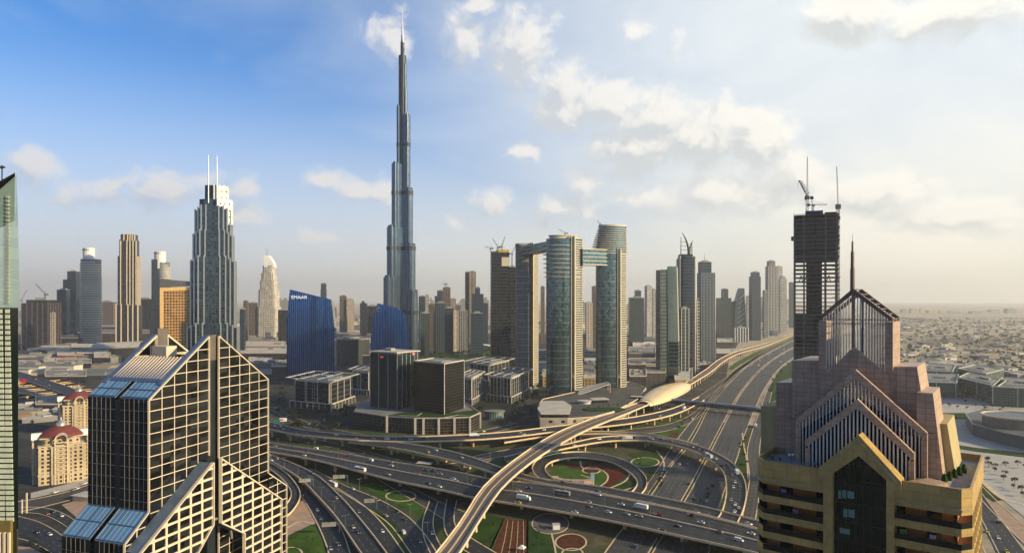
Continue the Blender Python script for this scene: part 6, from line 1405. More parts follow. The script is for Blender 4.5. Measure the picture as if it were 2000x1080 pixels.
for i in range(18): s = 1 if i % 2 else -1; f = i/18; b.bar((-.5*s*(1-f*.7)-1.2*f, 0, lerp(z1, z2, f)), (.5*s*(1-f*.7)-1.2*(f+.055), 0, lerp(z1, z2, f+.055)), .13)
b.build('jib', M_DARK, hc); b = MB(); b.box(-1.8, -1.4, z1-2.4, 2.0, 1.4, z1+1.8); b.box(.5, -1, z1-12, 1.6, 1, z1-9); b.build('cab', M_DARK, hc)
# ================================================================ metro viaduct and station
ZM = 14.0
mU = [(800, 1140), (853, 1079), (897, 1022), (947, 948), (1017, 890), (1083, 848), (1150, 820), (1217, 797), (1262, 781), (1300, 764), (1334, 750), (1378, 722), (1406, 701), (1441, 686), (1490, 673), (1524, 661), (1550, 651), (1640, 630)]
mL = [(855, 1140), (900, 1079), (942, 1010), (984, 951), (1042, 901), (1098, 866), (1150, 839), (1218, 811), (1268, 790), (1304, 771), (1338, 757), (1388, 727), (1414, 706), (1443, 691), (1492, 677), (1525, 664), (1551, 654), (1640, 632)]
mr = Road('metro', mU, mL, [ZM]*2, n=150)
vt = thing('metro_viaduct', 'long beige metro viaduct on single pillars, curving from the bottom edge through the golden station', 'viaduct')
M_TRK = mat('track_bed', (0.15, 0.105, 0.08), .85, var=.3, scale=.5)
deck_mesh(mr, 2.2).build('deck', [M_TRK, M_CONC2], vt)
for s_ in (0, 1): rail_mesh(mr, s_, 1.5, .5).build('parapet', M_CONC2, vt)
b = MB(); strip(b, mr, .5, 1.5, .35); strip(b, mr, .14, 1.5, .3); strip(b, mr, .86, 1.5, .3); b.build('walkway', M_CONC2, vt)
b = MB()
for k in (.22, .36, .64, .78): strip(b, mr, k, .22, .2)
b.build('rail', M_STEEL, vt)
s_ = 10
while s_ < mr.len[-1]-10:
    j = max(i for i in range(mr.n) if mr.len[i] <= s_); p, d = mr.at(j/(mr.n-1), .5); s_ += 30
    if p.y < 380: continue
    b = MB(); n_ = Vector((-d.y, d.x, 0)); b.lathe([(1.15, -.1), (1.05, ZM-4.6), (1.1, ZM-4.2)], 12, c=(p.x, p.y))
    f = lambda u, z, dd: Vector((p.x, p.y, z))+n_*u+d*dd; b.slab([(-1.1, ZM-5), (1.1, ZM-5), (3.4, ZM-2.2), (-3.4, ZM-2.2)], f, -1.2, 1.2); b.build('pillar', M_CONC2, vt)
# parked maintenance boxes seen on the outer edge of the viaduct
for k, (px, py) in enumerate(((968, 969), (1003, 925), (1016, 914), (1067, 890))):
    pass
st = thing('metro_station', 'golden shell roofed metro station straddling the viaduct', 'station')
M_SHELL = mat('golden_shell', (0.78, 0.58, 0.32), .35, .2, var=.06, scale=.03)
i0 = min(range(mr.n), key=lambda i: abs(mr.a[i].y-1015)); i1 = min(range(mr.n), key=lambda i: abs(mr.a[i].y-1235)); n = 26
b = MB(); rings = []
for i in range(n+1):
    f = i/n; x = i0+(i1-i0)*f; p, d = mr.at(x/(mr.n-1), .5); n_ = Vector((-d.y, d.x, 0)); pr_ = math.sin(PI*min(1, .04+f*.93))**.55; hw = 4+19*pr_; hh = 3+14*pr_*(.75+.25*f); ring = []
    for k in range(15): a = PI*k/14; ring.append(Vector((p.x, p.y, ZM-3))+n_*hw*math.cos(a)*(1 if 1 else 1)+Vector((0, 0, hh*math.sin(a)**.8)))
    rings.append(ring)
for r0, r1 in zip(rings[:-1], rings[1:]):
    for k in range(14): b.face([r0[k], r1[k], r1[k+1], r0[k+1]])
b.build('shell_roof', M_SHELL, st, smooth=True)
b = MB()
for r0, r1 in zip(rings[1:-2], rings[2:-1]):
    for k in (0, 14): q = [r0[k], r1[k], Vector((r1[k].x, r1[k].y, ZM-9)), Vector((r0[k].x, r0[k].y, ZM-9))]; b.face(q)
    b.face([Vector((r0[0].x, r0[0].y, ZM-9)), Vector((r1[0].x, r1[0].y, ZM-9)), Vector((r1[14].x, r1[14].y, ZM-9)), Vector((r0[14].x, r0[14].y, ZM-9))])
b.build('concourse', FC['dark'](), st)
b = MB()
for i in range(3, n-2, 2): 
    for k in range(14): b.bar(rings[i][k]*1.0+Vector((0, 0, .15)), rings[i][k+1]+Vector((0, 0, .15)), .5, .25) if 0 else None
for k in range(14): b.bar(rings[1][k]+Vector((0, 0, .1)), rings[1][k+1]+Vector((0, 0, .1)), 1.0, .8); b.bar(rings[-2][k]+Vector((0, 0, .1)), rings[-2][k+1]+Vector((0, 0, .1)), 1.0, .8)
b.build('shell_rim', M_SVW, st)
b = MB()
for f in (.2, .5, .8):
    p, d = mr.at((i0+(i1-i0)*f)/(mr.n-1), .5); n_ = Vector((-d.y, d.x, 0))
    for s in (-9, 9): c = p+n_*s; b.lathe([(1.3, -.1), (1.3, ZM-8.9)], 10, c=(c.x, c.y))
b.build('column', M_CONC2, st)
# glazed footbridge from the station across the highway, and the link to the podium
def tube_bridge(label, p, q, r, piers=3, cols=M_STEEL):
    t = thing('footbridge', label, 'footbridge'); p, q = Vector(p), Vector(q); n = 12; b = MB(); b.tube([p.lerp(q, i/n) for i in range(n+1)], r, 14)
    b.build('tube_shell', mat('blue_grey_shell', (0.30, 0.34, 0.40), .3, .6, var=.1), t, smooth=True)
    d = (q-p).normalized(); n_ = Vector((-d.y, d.x, 0)); b = MB()
    for s in (-1, 1): b.bar(p+n_*s*(r+.05)+Vector((0, 0, -.3)), q+n_*s*(r+.05)+Vector((0, 0, -.3)), .25, r*.9)
    b.build('window_band', mat('black_glass', (.01, .012, .015), .08, spec=.9), t)
    for k in range(piers): c = p.lerp(q, (k+.6)/piers); b = MB(); b.lathe([(.9, -.1), (.9, c.z-r+.1)], 10, c=(c.x, c.y)); b.build('column', M_CONC2, t)
    return t
tube_bridge('long blue grey tubular footbridge crossing the highway from the golden station', (xat(1303, 1062), 1062, zat(782, 1062)), (xat(1492, 968), 968, zat(801, 968)), 4.2)
fb = thing('footbridge', 'short flat roofed link between the golden station and the pale podium', 'footbridge'); b = MB(); p, q = gp(1232, 777, 16), gp(1268, 778, 16)
b.bar(p, q, 9, 4.5); b.build('gallery', FC['dark'](), fb); b = MB(); b.bar(p+Vector((0, 0, 2.7)), q+Vector((0, 0, 2.7)), 12, .8); b.build('roof', M_ROOFW, fb)
b = MB(); c = p.lerp(q, .4); b.lathe([(1, -.1), (1, 14)], 10, c=(c.x, c.y)); b.build('column', M_CONC2, fb)

# ================================================================ red domed hotels at left
M_RODA = facade('cream_hotel_wall', (0.030, 0.028, 0.026), (0.47, 0.36, 0.23), 3.6, 4.2, .42, .52, .1, .3, var=.4)
M_MAROON = mat('maroon_roof', (0.16, 0.035, 0.028), .7, var=.25, scale=.3)
M_RC = mat('cream_stone', (0.55, 0.44, 0.30), .75, var=.12, scale=.2, grime=.2)
def domed(label, x, y, s, rz, ze):
    t = thing('domed_hotel', label, 'hotel', (x, y, 0), rz, 'cream hotels with maroon domed roofs'); w, d = 38*s, 30*s
    b = MB(); b.prism(rect(w, d), 0, ze-7, 0, 1); b.prism(rect(w*1.16, d*.45), 0, ze-9, 0, 1); b.prism(rect(w*.45, d*1.14), 0, ze-8, 0, 1); b.prism(rbox(w*.86, d*.86, 6*s), ze-7.2, ze, 0, 1); b.build('wall', [M_RODA, M_ROOFW], t)
    b = MB()
    for (ww, dd, z) in ((w*1.03, d*1.04, ze-7), (w*1.2, d*.5, ze-9), (w*.49, d*1.18, ze-8), (w*.95, d*.95, ze+.1), (w*1.03, d*1.04, 9), (w*1.2, d*.49, 9)):
        b.prism(rect(ww, dd), z-.2, z+.7, bottom=True)
    for (cx, cy, dx, dy) in ((0, -d*.57, 1, 0), (w*.58, 0, 0, 1)):
        for k in (-.42, -.14, .14, .42): L_ = (w*.45 if dx else d*.45); b.box(cx+dx*k*L_-.5*1, cy+dy*k*L_-.5, 0, cx+dx*k*L_+.5, cy+dy*k*L_+.5, 9)
    b.build('cornice', M_RC, t)
    b = MB(); prof = [(21*s, ze+.6), (18*s, ze+3.2), (13*s, ze+6.2), (8*s, ze+8.6), (4.2*s, ze+9.6)]; b.lathe(prof, 20, sy=.82); b.build('roof', M_MAROON, t, smooth=False)
    b = MB(); b.lathe([(4.6*s, ze+9.2), (4.6*s, ze+10.6), (4.0*s, ze+12.0), (2.6*s, ze+13.4), (1.0*s, ze+14.4), (.35, ze+16), (0, ze+23)], 14); b.build('lantern_spire', mat('silver_dome', (.5, .48, .44), .3, .6), t, smooth=True)
    # tall arches with vaulted dormers, front and right and left
    for (cx, cy, ax) in ((0, -d*.58, 0), (w*.6, 0, 1), (-w*.6, 0, 1)):
        b = MB(); r = 5.2*s; zt = ze-1; pt = []
        f = (lambda u, z: (cx+u, cy-.4, z)) if ax == 0 else (lambda u, z: (cx+(.4 if cx > 0 else -.4), cy+u, z))
        pt = [f(-r, 0), f(-r, zt)]+[f(-r*math.cos(a), zt+r*math.sin(a)) for a in [PI*i/10 for i in range(1, 10)]]+[f(r, zt), f(r, 0)]
        for p, q in zip(pt[:-1], pt[1:]): b.bar(p, q, 1.3, 1.3)
        b.build('arch', M_RC, t)
        b = MB(); L_ = (d*.3 if ax == 0 else w*.28)
        g_ = (lambda u, z, k: (cx+u, cy-.9+k, z)) if ax == 0 else (lambda u, z, k: (cx-(k-.9)*(1 if cx > 0 else -1), cy+u, z)); N = 10
        for i in range(N):
            a0, a1 = PI*i/N, PI*(i+1)/N; r2 = r*1.16; P0, P1 = (-r2*math.cos(a0), zt+r2*math.sin(a0)), (-r2*math.cos(a1), zt+r2*math.sin(a1))
            b.face([g_(*P0, -1), g_(*P1, -1), g_(*P1, L_), g_(*P0, L_)])
        b.build('vault_roof', M_WHITE, t, smooth=True)
        b = MB()
        for k in range(int(ze/3.6)-2):
            z = 9+k*3.6
            if z > ze-4: break
            if ax == 0: b.box(cx-r*.85, cy-1.6, z, cx+r*.85, cy+.2, z+.9)
            else: b.box(cx-(1.6 if cx < 0 else .2), cy-r*.85, z, cx+(1.6 if cx > 0 else .2), cy+r*.85, z+.9)
        b.build('balcony', M_RC, t)
    return t
p = gp(99, 945, 0); domed('nearer cream hotel with a maroon roof and white arches, seen down to the street', p.x, p.y+14, .92, .62, 42)
p = gp(140, 850, 0); domed('sunlit top of a second cream hotel with a maroon roof, further back', p.x, p.y+14, .92, .62, 44)
# small neighbour with turquoise pool
sheet('pool', [(160, 905), (190, 898), (190, 925), (158, 930)], 3.0, mat('pool_water', (.01, .14, .17), .1, var=.2))

# ================================================================ flat roofed mall and other low buildings
def low(label, x0, x1, yn, yf, z, wall, roof, name='flat_building', cat='building', skew=0, trim=None, x2=None, x3=None):
    """flat roof of height z whose near edge lies on row yn and far edge on row yf"""
    Yn, Yf = F*(CAM_H-z)/(yn-HZ), F*(CAM_H-z)/(yf-HZ); t = thing(name, label, cat)
    q = [(xat(x0, Yn), Yn), (xat(x1, Yn*(1-skew)), Yn*(1-skew)), (xat(x3 if x3 else x1, Yf), Yf), (xat(x2 if x2 else x0, Yf), Yf)]
    b = MB(); b.prism(q, 0, z, 0, 1); b.build('wall', [wall, roof], t); b = MB()
    for i in range(4): j = (i+1) % 4; b.bar((*q[i], z+.5), (*q[j], z+.5), 1.4, 1.6)
    b.build('parapet', trim or M_CONC2, t); b = MB()
    for k in range(random.randint(3, 7)):
        f, h = random.uniform(.1, .9), random.uniform(.15, .85); a = Vector((*q[0], 0)).lerp(Vector((*q[1], 0)), f); c = Vector((*q[3], 0)).lerp(Vector((*q[2], 0)), f); p = a.lerp(c, h); s = random.uniform(4, 12)
        b.prism(rect(s, s*random.uniform(.5, 1.4), .3, p.x, p.y), z-.1, z+random.uniform(1.5, 3.5))
    b.build('rooftop_unit', M_PLANT, t); return t
M_W1 = facade('brown_low_wall', (0.035, 0.03, 0.028), (0.10, 0.082, 0.068), 5, 9, .5, .4, .1, .3); M_W2 = facade('dark_low_wall', (0.02, 0.025, 0.035), (0.06, 0.06, 0.065), 4.5, 5, .4, .2, .3, .2)
M_W3 = facade('sand_low_wall', (0.05, 0.045, 0.04), (0.42, 0.30, 0.16), 6, 7, .5, .5, .1, .3); M_REDS = mat('red_fascia', (.40, .015, .05), .5)
for a in [('long dark brown windowless building behind the pale roofs at left', 152, 292, 651, 644, 42, M_W1, M_ROOFG),
          ('dark box building below the navy stepped tower', 98, 152, 660, 652, 34, M_W2, M_ROOFG),
          ('blue grey low building right of the white banded tower foot', 193, 262, 638, 630, 45, M_W2, M_ROOFG),
          ('building with a cream roof above the red fascia', 80, 138, 683, 676, 25, M_W2, M_ROOFW), ('long pale roof behind the red fascia building', 140, 215, 678, 672, 26, M_W2, M_ROOFW),
          ('low building with a red fascia in the left middle distance', 112, 163, 694, 686, 22, M_REDS, M_ROOFW), ('pale roof slab between red fascia and louvred blue roof', 150, 212, 690, 682, 24, M_W2, M_ROOFW),
          ('beige box building left of the red domed hotels', 86, 110, 706, 700, 24, M_W3, M_ROOFW), ('long dark building behind the left flyover', 109, 178, 709, 701, 22, M_W2, M_ROOFG),
          ('low brown building by the left edge tower', 32, 84, 712, 704, 20, M_W1, M_ROOFG), ('dark square building with a teal stripe above the louvred roof', 184, 216, 698, 688, 26, M_W2, M_ROOFW),
          ('dark roofed building below the teal striped one', 88, 168, 735, 723, 14, M_W2, M_ROOFG), ('wide grey roof between the two domed hotels', 70, 120, 790, 774, 12, M_W2, M_ROOFG),
          ('long pale mall roof right of the stepped tower', 467, 558, 676, 667, 26, M_W3, M_ROOFW), ('second pale mall roof nearer, right of the stepped tower', 470, 562, 690, 680, 25, M_W2, M_ROOFW),
          ('sandstone arcade building just behind the right gable of the twin tower', 486, 531, 708, 698, 24, M_W3, M_ROOFW), ('dark glass low block between arcade building and lettered office', 531, 566, 716, 704, 24, M_W2, M_ROOFG),
          ('grey mall roof right of the lettered blue office', 652, 722, 694, 682, 26, M_W2, M_ROOFG), ('sunlit beige rear wall building beyond the dark drum', 655, 722, 652, 645, 28, M_W3, M_ROOFW),
          ('pale roofed block low behind the left oval tower', 1060, 1068, 735, 722, 20, M_W3, M_ROOFW),
          ('pale low building between the middle and right oval towers, nearer', 1140, 1168, 738, 722, 16, M_W3, M_ROOFW), ('white roofed building between the oval towers, behind', 1142, 1170, 712, 700, 18, M_W2, M_ROOFW),
          ('curving dark wall building right of the right oval tower', 1228, 1280, 690, 678, 26, M_W1, M_ROOFG), ('long grey building below the curving dark wall', 1228, 1284, 712, 700, 24, M_W2, M_ROOFG),
          ('white striped shed roof left of the wedge tower', 1236, 1281, 676, 668, 22, M_W3, M_WHITE), ('orange brown block left of the wedge tower, beyond the shed roof', 1232, 1254, 655, 650, 30, M_W3, M_ROOFG),
          ('grey ribbed office right of the right oval tower, at its foot', 1230, 1262, 735, 722, 26, M_W2, M_ROOFG), ('dark office below the wedge tower', 1262, 1300, 728, 715, 27, M_W1, M_ROOFG),
          ('striped podium with a sunlit sloping edge at the foot of the horned tower', 1318, 1352, 742, 716, 16, M_W3, M_ROOFW),
          ('grey low building at the foot of the mast tower', 1366, 1400, 712, 704, 8, M_W2, M_ROOFW), ('pale low building by the highway, left of the striped block', 1401, 1432, 668, 660, 14, M_W2, M_ROOFW), ('pale long shed by the highway bend', 1400, 1450, 690, 682, 8, M_W2, M_ROOFW)]:
    low(*a)
# hump roofed hall
t = thing('hump_roofed_hall', 'cream curved roof hall behind the louvred blue roof', 'hall', gp(236, 684, 20)); b = MB(); n = 12
for i in range(n): a0, a1 = PI*i/n, PI*(i+1)/n; b.face([(-70, -30*math.cos(a0), 6+16*math.sin(a0)), (-70, -30*math.cos(a1), 6+16*math.sin(a1)), (70, -30*math.cos(a1), 10+18*math.sin(a1)), (70, -30*math.cos(a0), 10+18*math.sin(a0))])
b.face([(-70, -30*math.cos(PI*i/n), 6+16*math.sin(PI*i/n)) for i in range(n+1)]); b.build('roof', M_ROOFW, t, smooth=False); b = MB(); b.prism(rect(138, 58), -20, 7); b.build('wall', M_W1, t)
# dark drum and the angular pale canopy beyond the cubes
p = gp(686, 712, 0); t = thing('drum_building', 'dark faceted drum building between the two blue glass offices', 'building', (p.x, p.y, 0)); b = MB(); b.prism(ellp(48, 36, 12), 0, 68, 0, 1); b.build('wall', [M_W2, M_ROOFG], t); b = MB(); b.prism(ellp(50, 38, 12), 66, 69); b.prism(ellp(20, 16, 12), 69, 73); b.build('roof', M_ROOFG, t)
p = gp(945, 672, 14); t = thing('canopy', 'white pointed canopy roof left of the dark unfinished tower', 'canopy', (p.x, p.y, 0)); b = MB(); b.face([(-40, 0, 16), (40, -10, 6), (44, 20, 8), (-30, 20, 17)]); b.face([(-40, 0, 15), (-30, 20, 16), (44, 20, 7), (40, -10, 5)]); b.build('roof', M_WHITE, t); b = MB(); b.bar((-30, 8, 0), (-30, 8, 15), 1.5); b.bar((34, 4, 0), (34, 4, 6), 1.5); b.build('column', M_CONC2, t)
# round green glass kiosk in the shade
p = gp(966, 818, 0); t = thing('round_pavilion', 'round pale green glass pavilion in the shaded court right of the green podium roof', 'pavilion', (p.x, p.y, 0)); b = MB(); b.prism(ellp(13, 9, 18), 0, 11); b.build('wall', facade('pale_green_kiosk', (.12, .22, .17), (.35, .42, .36), 11, 2.6, .05, .2, .3, .2), t); b = MB(); b.prism(ellp(15, 10.5, 18), 11, 12, bottom=True); b.build('roof', M_ROOFG, t)
# offices and amphitheatre at the right
def green_office(label, N, L, R, z):
    t = thing('green_office', label, 'office block'); q = para(N, L, R, 0); b = MB(); b.prism(q, 0, z, 0, 1); b.build('wall', [facade('dull_green_glass', (.030, .055, .048), (.085, .12, .10), 4, 4, .3, .12, .3, .2), M_ROOFG], t)
    b = MB()
    for i in range(4): j = (i+1) % 4; b.bar((*q[i], z+.6), (*q[j], z+.6), 1.8, 1.4)
    b.build('parapet', mat('pale_green_trim', (.42, .46, .38), .6), t); b = MB(); b.prism(grow(q, .6), z-.1, z+1.2); b.prism(grow([(x+6, y) for x, y in q], .25), z+1.2, z+4); b.build('plant_room', M_ROOFG, t)
    b = MB(); seams(b, q, 0, z, ([0.02, .5, .98], [.3, .6, .98]), 1.2, .6); b.build('facade_rib', MATS['pale_green_trim'], t)
for a in [('green glass office nearest the ochre hotel, right of its stone shoulders', (1868, 778), (1790, 775), (1872, 758), 26), ('rear green glass office with a courtyard roof', (1860, 748), (1800, 745), (1866, 732), 22),
          ('long dark green office in the right middle distance', (1948, 792), (1872, 770), (1965, 778), 30), ('dark green office touching the right edge, above the round drum', (2040, 798), (1937, 792), (2050, 775), 30), ('small rear dark green office right of the courtyard roof', (1925, 752), (1870, 740), (1960, 742), 22)]:
    green_office(*a)
p = gp(2008, 862, 0); t = thing('drum_hall', 'round drum hall with a bright rim at the right edge of the plaza', 'hall', (p.x, p.y+22, 0)); b = MB(); b.prism(ellp(34, 30, 40), 0, 27, 0, 1); b.build('wall', [mat('drum_stone', (.17, .15, .125), .8, var=.2, scale=.2, grime=.3), mat('blue_grey_roof', (.16, .18, .20), .7, var=.2)], t)
b = MB(); E_ = ellp(34.6, 30.6, 40)
for i in range(40): j = (i+1) % 40; b.bar((*E_[i], 27.4), (*E_[j], 27.4), 2.4, 2.0)
b.build('rim', M_SVW, t)
q = [gp(x, y, 0) for x, y in ((1886, 828), (1900, 850), (1960, 868), (2060, 890), (2100, 860), (2010, 842), (1975, 826), (1920, 818))]; t = thing('crescent_hall', 'low dark crescent shaped hall in front of the drum hall', 'hall'); b = MB(); b.prism([(v.x, v.y) for v in q], 0, 14, 0, 1); b.build('wall', [mat('slate_wall', (.075, .085, .09), .7, var=.2, scale=.1), mat('slate_roof', (.11, .12, .125), .8, var=.25, scale=.06)], t)
b = MB(); p = gp(1942, 832, 14); b.bar(p, p+Vector((0, 0, 9)), 3, 9); p = gp(1955, 836, 14); b.bar(p, p+Vector((0, 0, 6)), 3, 8); b.build('stone_pylon', M_SVW, t)
q = ccw([(v.x, v.y) for v in q]); b = MB()
for i in range(8): b.bar((*q[i], 14.4), (*q[(i+1) % 8], 14.4), 1.0, .9)
b.build('parapet', M_STEEL, t)

# ================================================================ trees
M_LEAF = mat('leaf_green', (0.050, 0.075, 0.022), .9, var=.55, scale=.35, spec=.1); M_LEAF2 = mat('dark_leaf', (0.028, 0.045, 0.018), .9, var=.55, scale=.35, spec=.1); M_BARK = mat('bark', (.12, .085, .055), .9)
def make_tree(name, h, r, mleaf, n=170, seed=1, cat='tree', flat=.75):
    rnd = random.Random(seed); t = thing(name, 'x', cat, (0, 0, -500)); b = MB(); b.tube([(0, 0, 0), (.1, .05, h*.3), (0, 0, h*.55)], [.28, .2, .1], 7)
    for k in range(5): a = k*1.3; b.tube([(0, 0, h*(.28+.05*k)), (r*.5*math.cos(a), r*.5*math.sin(a), h*(.5+.05*k))], [.11, .04], 5)
    tr = b.build('trunk', M_BARK, t); b = MB(); cl_ = [(rnd.uniform(-.62, .62)*r, rnd.uniform(-.62, .62)*r, h*.62+rnd.uniform(-.3, .42)*r*flat, rnd.uniform(.34, .62)*r) for _ in range(8)]
    for i in range(n):
        c = rnd.choice(cl_); v = Vector((rnd.gauss(0, 1), rnd.gauss(0, 1), rnd.gauss(0, 1))).normalized()*c[3]*rnd.uniform(.55, 1.0); p = Vector(c[:3])+Vector((v.x, v.y, v.z*.8)); s = rnd.uniform(.22, .48)*r*.5
        a = Vector((rnd.gauss(0, 1), rnd.gauss(0, 1), rnd.gauss(0, 1))).normalized(); e = a.cross(Vector((.3, .2, 1))).normalized(); b.face([p-a*s, p-e*s*.7, p+a*s, p+e*s*.7])
    cr = b.build('crown', mleaf, t); return (t, [(tr, []), (cr, [])])
def make_palm(seed=3):
    rnd = random.Random(seed); t = thing('palm_tree', 'x', 'palm tree', (0, 0, -500)); b = MB(); b.tube([(0, 0, 0), (.15, 0, 4), (.1, .1, 7.5)], [.28, .22, .2], 7); tr = b.build('trunk', M_BARK, t); b = MB()
    for k in range(18):
        a = k*2.4; el_ = rnd.uniform(-.1, .9); pv = Vector((.1, .1, 7.5)); 
        for i in range(4):
            el2 = el_-i*.42; nx = pv+Vector((math.cos(a)*math.cos(el2), math.sin(a)*math.cos(el2), math.sin(el2)))*.95; sd = Vector((-math.sin(a), math.cos(a), 0))*(.42-.08*i); b.face([pv-sd, pv+sd, nx+sd*.8+Vector((0, 0, -.05)), nx-sd*.8]); pv = nx
    cr = b.build('crown', M_LEAF, t); return (t, [(tr, []), (cr, [])])
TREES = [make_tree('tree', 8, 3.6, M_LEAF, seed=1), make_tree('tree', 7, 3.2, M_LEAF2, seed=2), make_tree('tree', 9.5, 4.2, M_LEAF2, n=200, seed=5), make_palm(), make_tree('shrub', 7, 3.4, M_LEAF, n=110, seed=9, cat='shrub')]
first_used = [False]*5; NTREE = [0]
def tree_at(x, y, k, label, group, s=1.0, z=-.1):
    root, ch = TREES[k]; NTREE[0] += 1
    if not first_used[k]:
        first_used[k] = True; root.location = (x, y, z); root.scale = (s,)*3; root['label'] = label; root['group'] = group; return root
    return copy_tree(root, ch, (x, y, z), random.uniform(0, 6.28), label, group, s)
def grove(pts_px, ks, label, group, smin=.8, smax=1.3, jitter=3):
    for (px, py) in pts_px:
        p = gp(px, py, 0); tree_at(p.x+random.uniform(-jitter, jitter), p.y+random.uniform(-jitter, jitter), random.choice(ks), label, group, random.uniform(smin, smax))
def line_px(p, q, n): return [(p[0]+(q[0]-p[0])*i/(n-1), p[1]+(q[1]-p[1])*i/(n-1)) for i in range(n)]
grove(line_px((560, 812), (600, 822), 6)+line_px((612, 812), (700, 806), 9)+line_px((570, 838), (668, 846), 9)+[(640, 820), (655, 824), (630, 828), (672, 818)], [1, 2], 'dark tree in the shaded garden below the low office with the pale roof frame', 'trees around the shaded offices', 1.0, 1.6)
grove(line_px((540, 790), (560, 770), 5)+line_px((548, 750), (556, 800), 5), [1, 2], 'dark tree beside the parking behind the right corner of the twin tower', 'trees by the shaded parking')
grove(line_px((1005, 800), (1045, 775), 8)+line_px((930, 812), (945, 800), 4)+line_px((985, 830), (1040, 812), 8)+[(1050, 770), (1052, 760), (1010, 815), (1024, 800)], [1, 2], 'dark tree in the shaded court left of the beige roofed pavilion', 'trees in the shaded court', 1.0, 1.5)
grove(line_px((822, 700), (960, 690), 16)+line_px((830, 706), (950, 700), 8), [2], 'dark green tree of the dense park belt behind the brownish black cube', 'trees of the park belt', 1.4, 2.2, 8)
for i in range(9):
    p = gp(1150+i*9.5, 801-i*.9, 16); tree_at(p.x, p.y, 3 if i % 2 else 0, 'small palm on the roof terrace of the pale podium' if i % 2 else 'small leafy tree on the roof terrace of the pale podium', 'terrace plants on the pale podium', .6, 17.1)
grove([(1452, 858), (1448, 868), (1446, 880), (1451, 893), (1454, 905), (1444, 872), (1450, 915)], [0, 1], 'tree in the green wedge beside the crowded curved flyover', 'trees in the green wedge', .6, .9)
grove(line_px((1284, 955), (1300, 920), 7)+line_px((1376, 985), (1384, 955), 5), [0, 1], 'low tree in the verge beside the dark highway under the curved flyover', 'trees along the highway cutting', .5, .8)
grove([(1506, 768), (1512, 756), (1508, 745), (1518, 738), (1514, 775), (1526, 728), (1532, 720), (1540, 712)], [0, 1], 'tree on the grass bank right of the highway, beyond the footbridge', 'trees on the right bank', .8, 1.2)
grove([(1328, 832), (1334, 826), (1342, 820), (1322, 840)], [0], 'bright green tree on the lawn triangle between highway and curved flyover', 'trees on the lawn triangle', .6, .9)
grove(line_px((1408, 672), (1432, 664), 8), [1, 2], 'dark tree in the row on the sand beside the highway bend', 'trees beside the highway bend', 1.2, 1.8)
for (px, py) in ((1929, 902), (1931, 911), (1944, 913), (1943, 921), (1963, 928), (1960, 938), (1982, 944), (1979, 954), (1996, 960), (1998, 970), (1964, 910), (1988, 909), (2003, 915)):
    p = gp(px, py, 0); tree_at(p.x, p.y, 1, 'dark round tree of the double row on the pale plaza at right', 'round trees on the plaza', random.uniform(.75, 1.0), -.05)
for (px, py) in [(1838+i*17+random.uniform(-3, 3), 797+random.uniform(-4, 4)) for i in range(9)]+[(1880, 782), (1885, 788), (1925, 800), (1932, 806), (1946, 796), (1952, 804)]:
    p = gp(px, py, 0); tree_at(p.x, p.y, 0, 'small tree on the pale ground in front of the green offices', 'small trees before the green offices', random.uniform(.6, 1.0))
grove(line_px((1850, 818), (1990, 832), 12), [1], 'hedge tree along the strip behind the crescent hall', 'trees behind the crescent hall', .6, .9)
grove([(60+i*6.5, 1062+i*4.6) for i in range(8)], [1, 3], 'small tree beside the pink paved corner at bottom left', 'trees at the bottom left corner', .45, .65, 1)
grove([(196-i*6, 905-i*3) for i in range(5)], [1], 'dark tree beside the turquoise pool', 'trees by the pool', .9, 1.2)
rb = random.Random(31)
for (x0, x1, y0, y1, n, lab) in ((1230, 1290, 885, 945, 14, 'small shrub on the lawn right of the loop ramp'), (700, 825, 945, 1000, 16, 'small shrub on the lawn below the wide main flyover'), (905, 980, 1010, 1075, 10, 'small shrub on the lawn right of the metro viaduct'), (1036, 1075, 1035, 1078, 7, 'small shrub on the narrow lawn below the paved circle'), (565, 630, 1045, 1078, 8, 'small shrub on the lawn by the foot of the twin tower'), (1085, 1215, 905, 955, 10, 'small shrub in the loop ramp garden'), (985, 1300, 1000, 1075, 8, 'small shrub in the shaded gardens under the main flyover')):
    for i in range(n): p = gp(rb.uniform(x0, x1), rb.uniform(y0, y1), 0); tree_at(p.x, p.y, 4, lab, lab+'s', rb.uniform(.25, .5))
rt = random.Random(11); b = MB()
for i in range(900):
    py = 622+rt.random()**1.3*130; px = rt.uniform(1738, 2040); p = gp(px, py, 0); s = rt.uniform(3, 8)*(1+p.y/5000); h = s*rt.uniform(.5, .9)
    for k in range(4): a = Vector((rt.gauss(0, 1), rt.gauss(0, 1), rt.gauss(0, .5))).normalized()*s*.6; e = a.cross(Vector((.2, .3, 1))).normalized()*s*.5; c = Vector((p.x+rt.uniform(-s, s)*.5, p.y+rt.uniform(-s, s)*.5, h*.5)); b.face([c-a, c-e, c+a, c+e])
b.build('scrub', M_LEAF2)['kind'] = 'stuff'
for i in range(62):
    py = 630+abs(rt.gauss(0, 1))*42+8
    if py > 765: continue
    px = rt.uniform(1745, 2030); p = gp(px, py, 0); s = rt.uniform(1.2, 2.4); tree_at(p.x, p.y, rt.choice((1, 2)), 'scattered dark tree on the hazy sandy plain at right', 'trees scattered over the hazy plain', s)

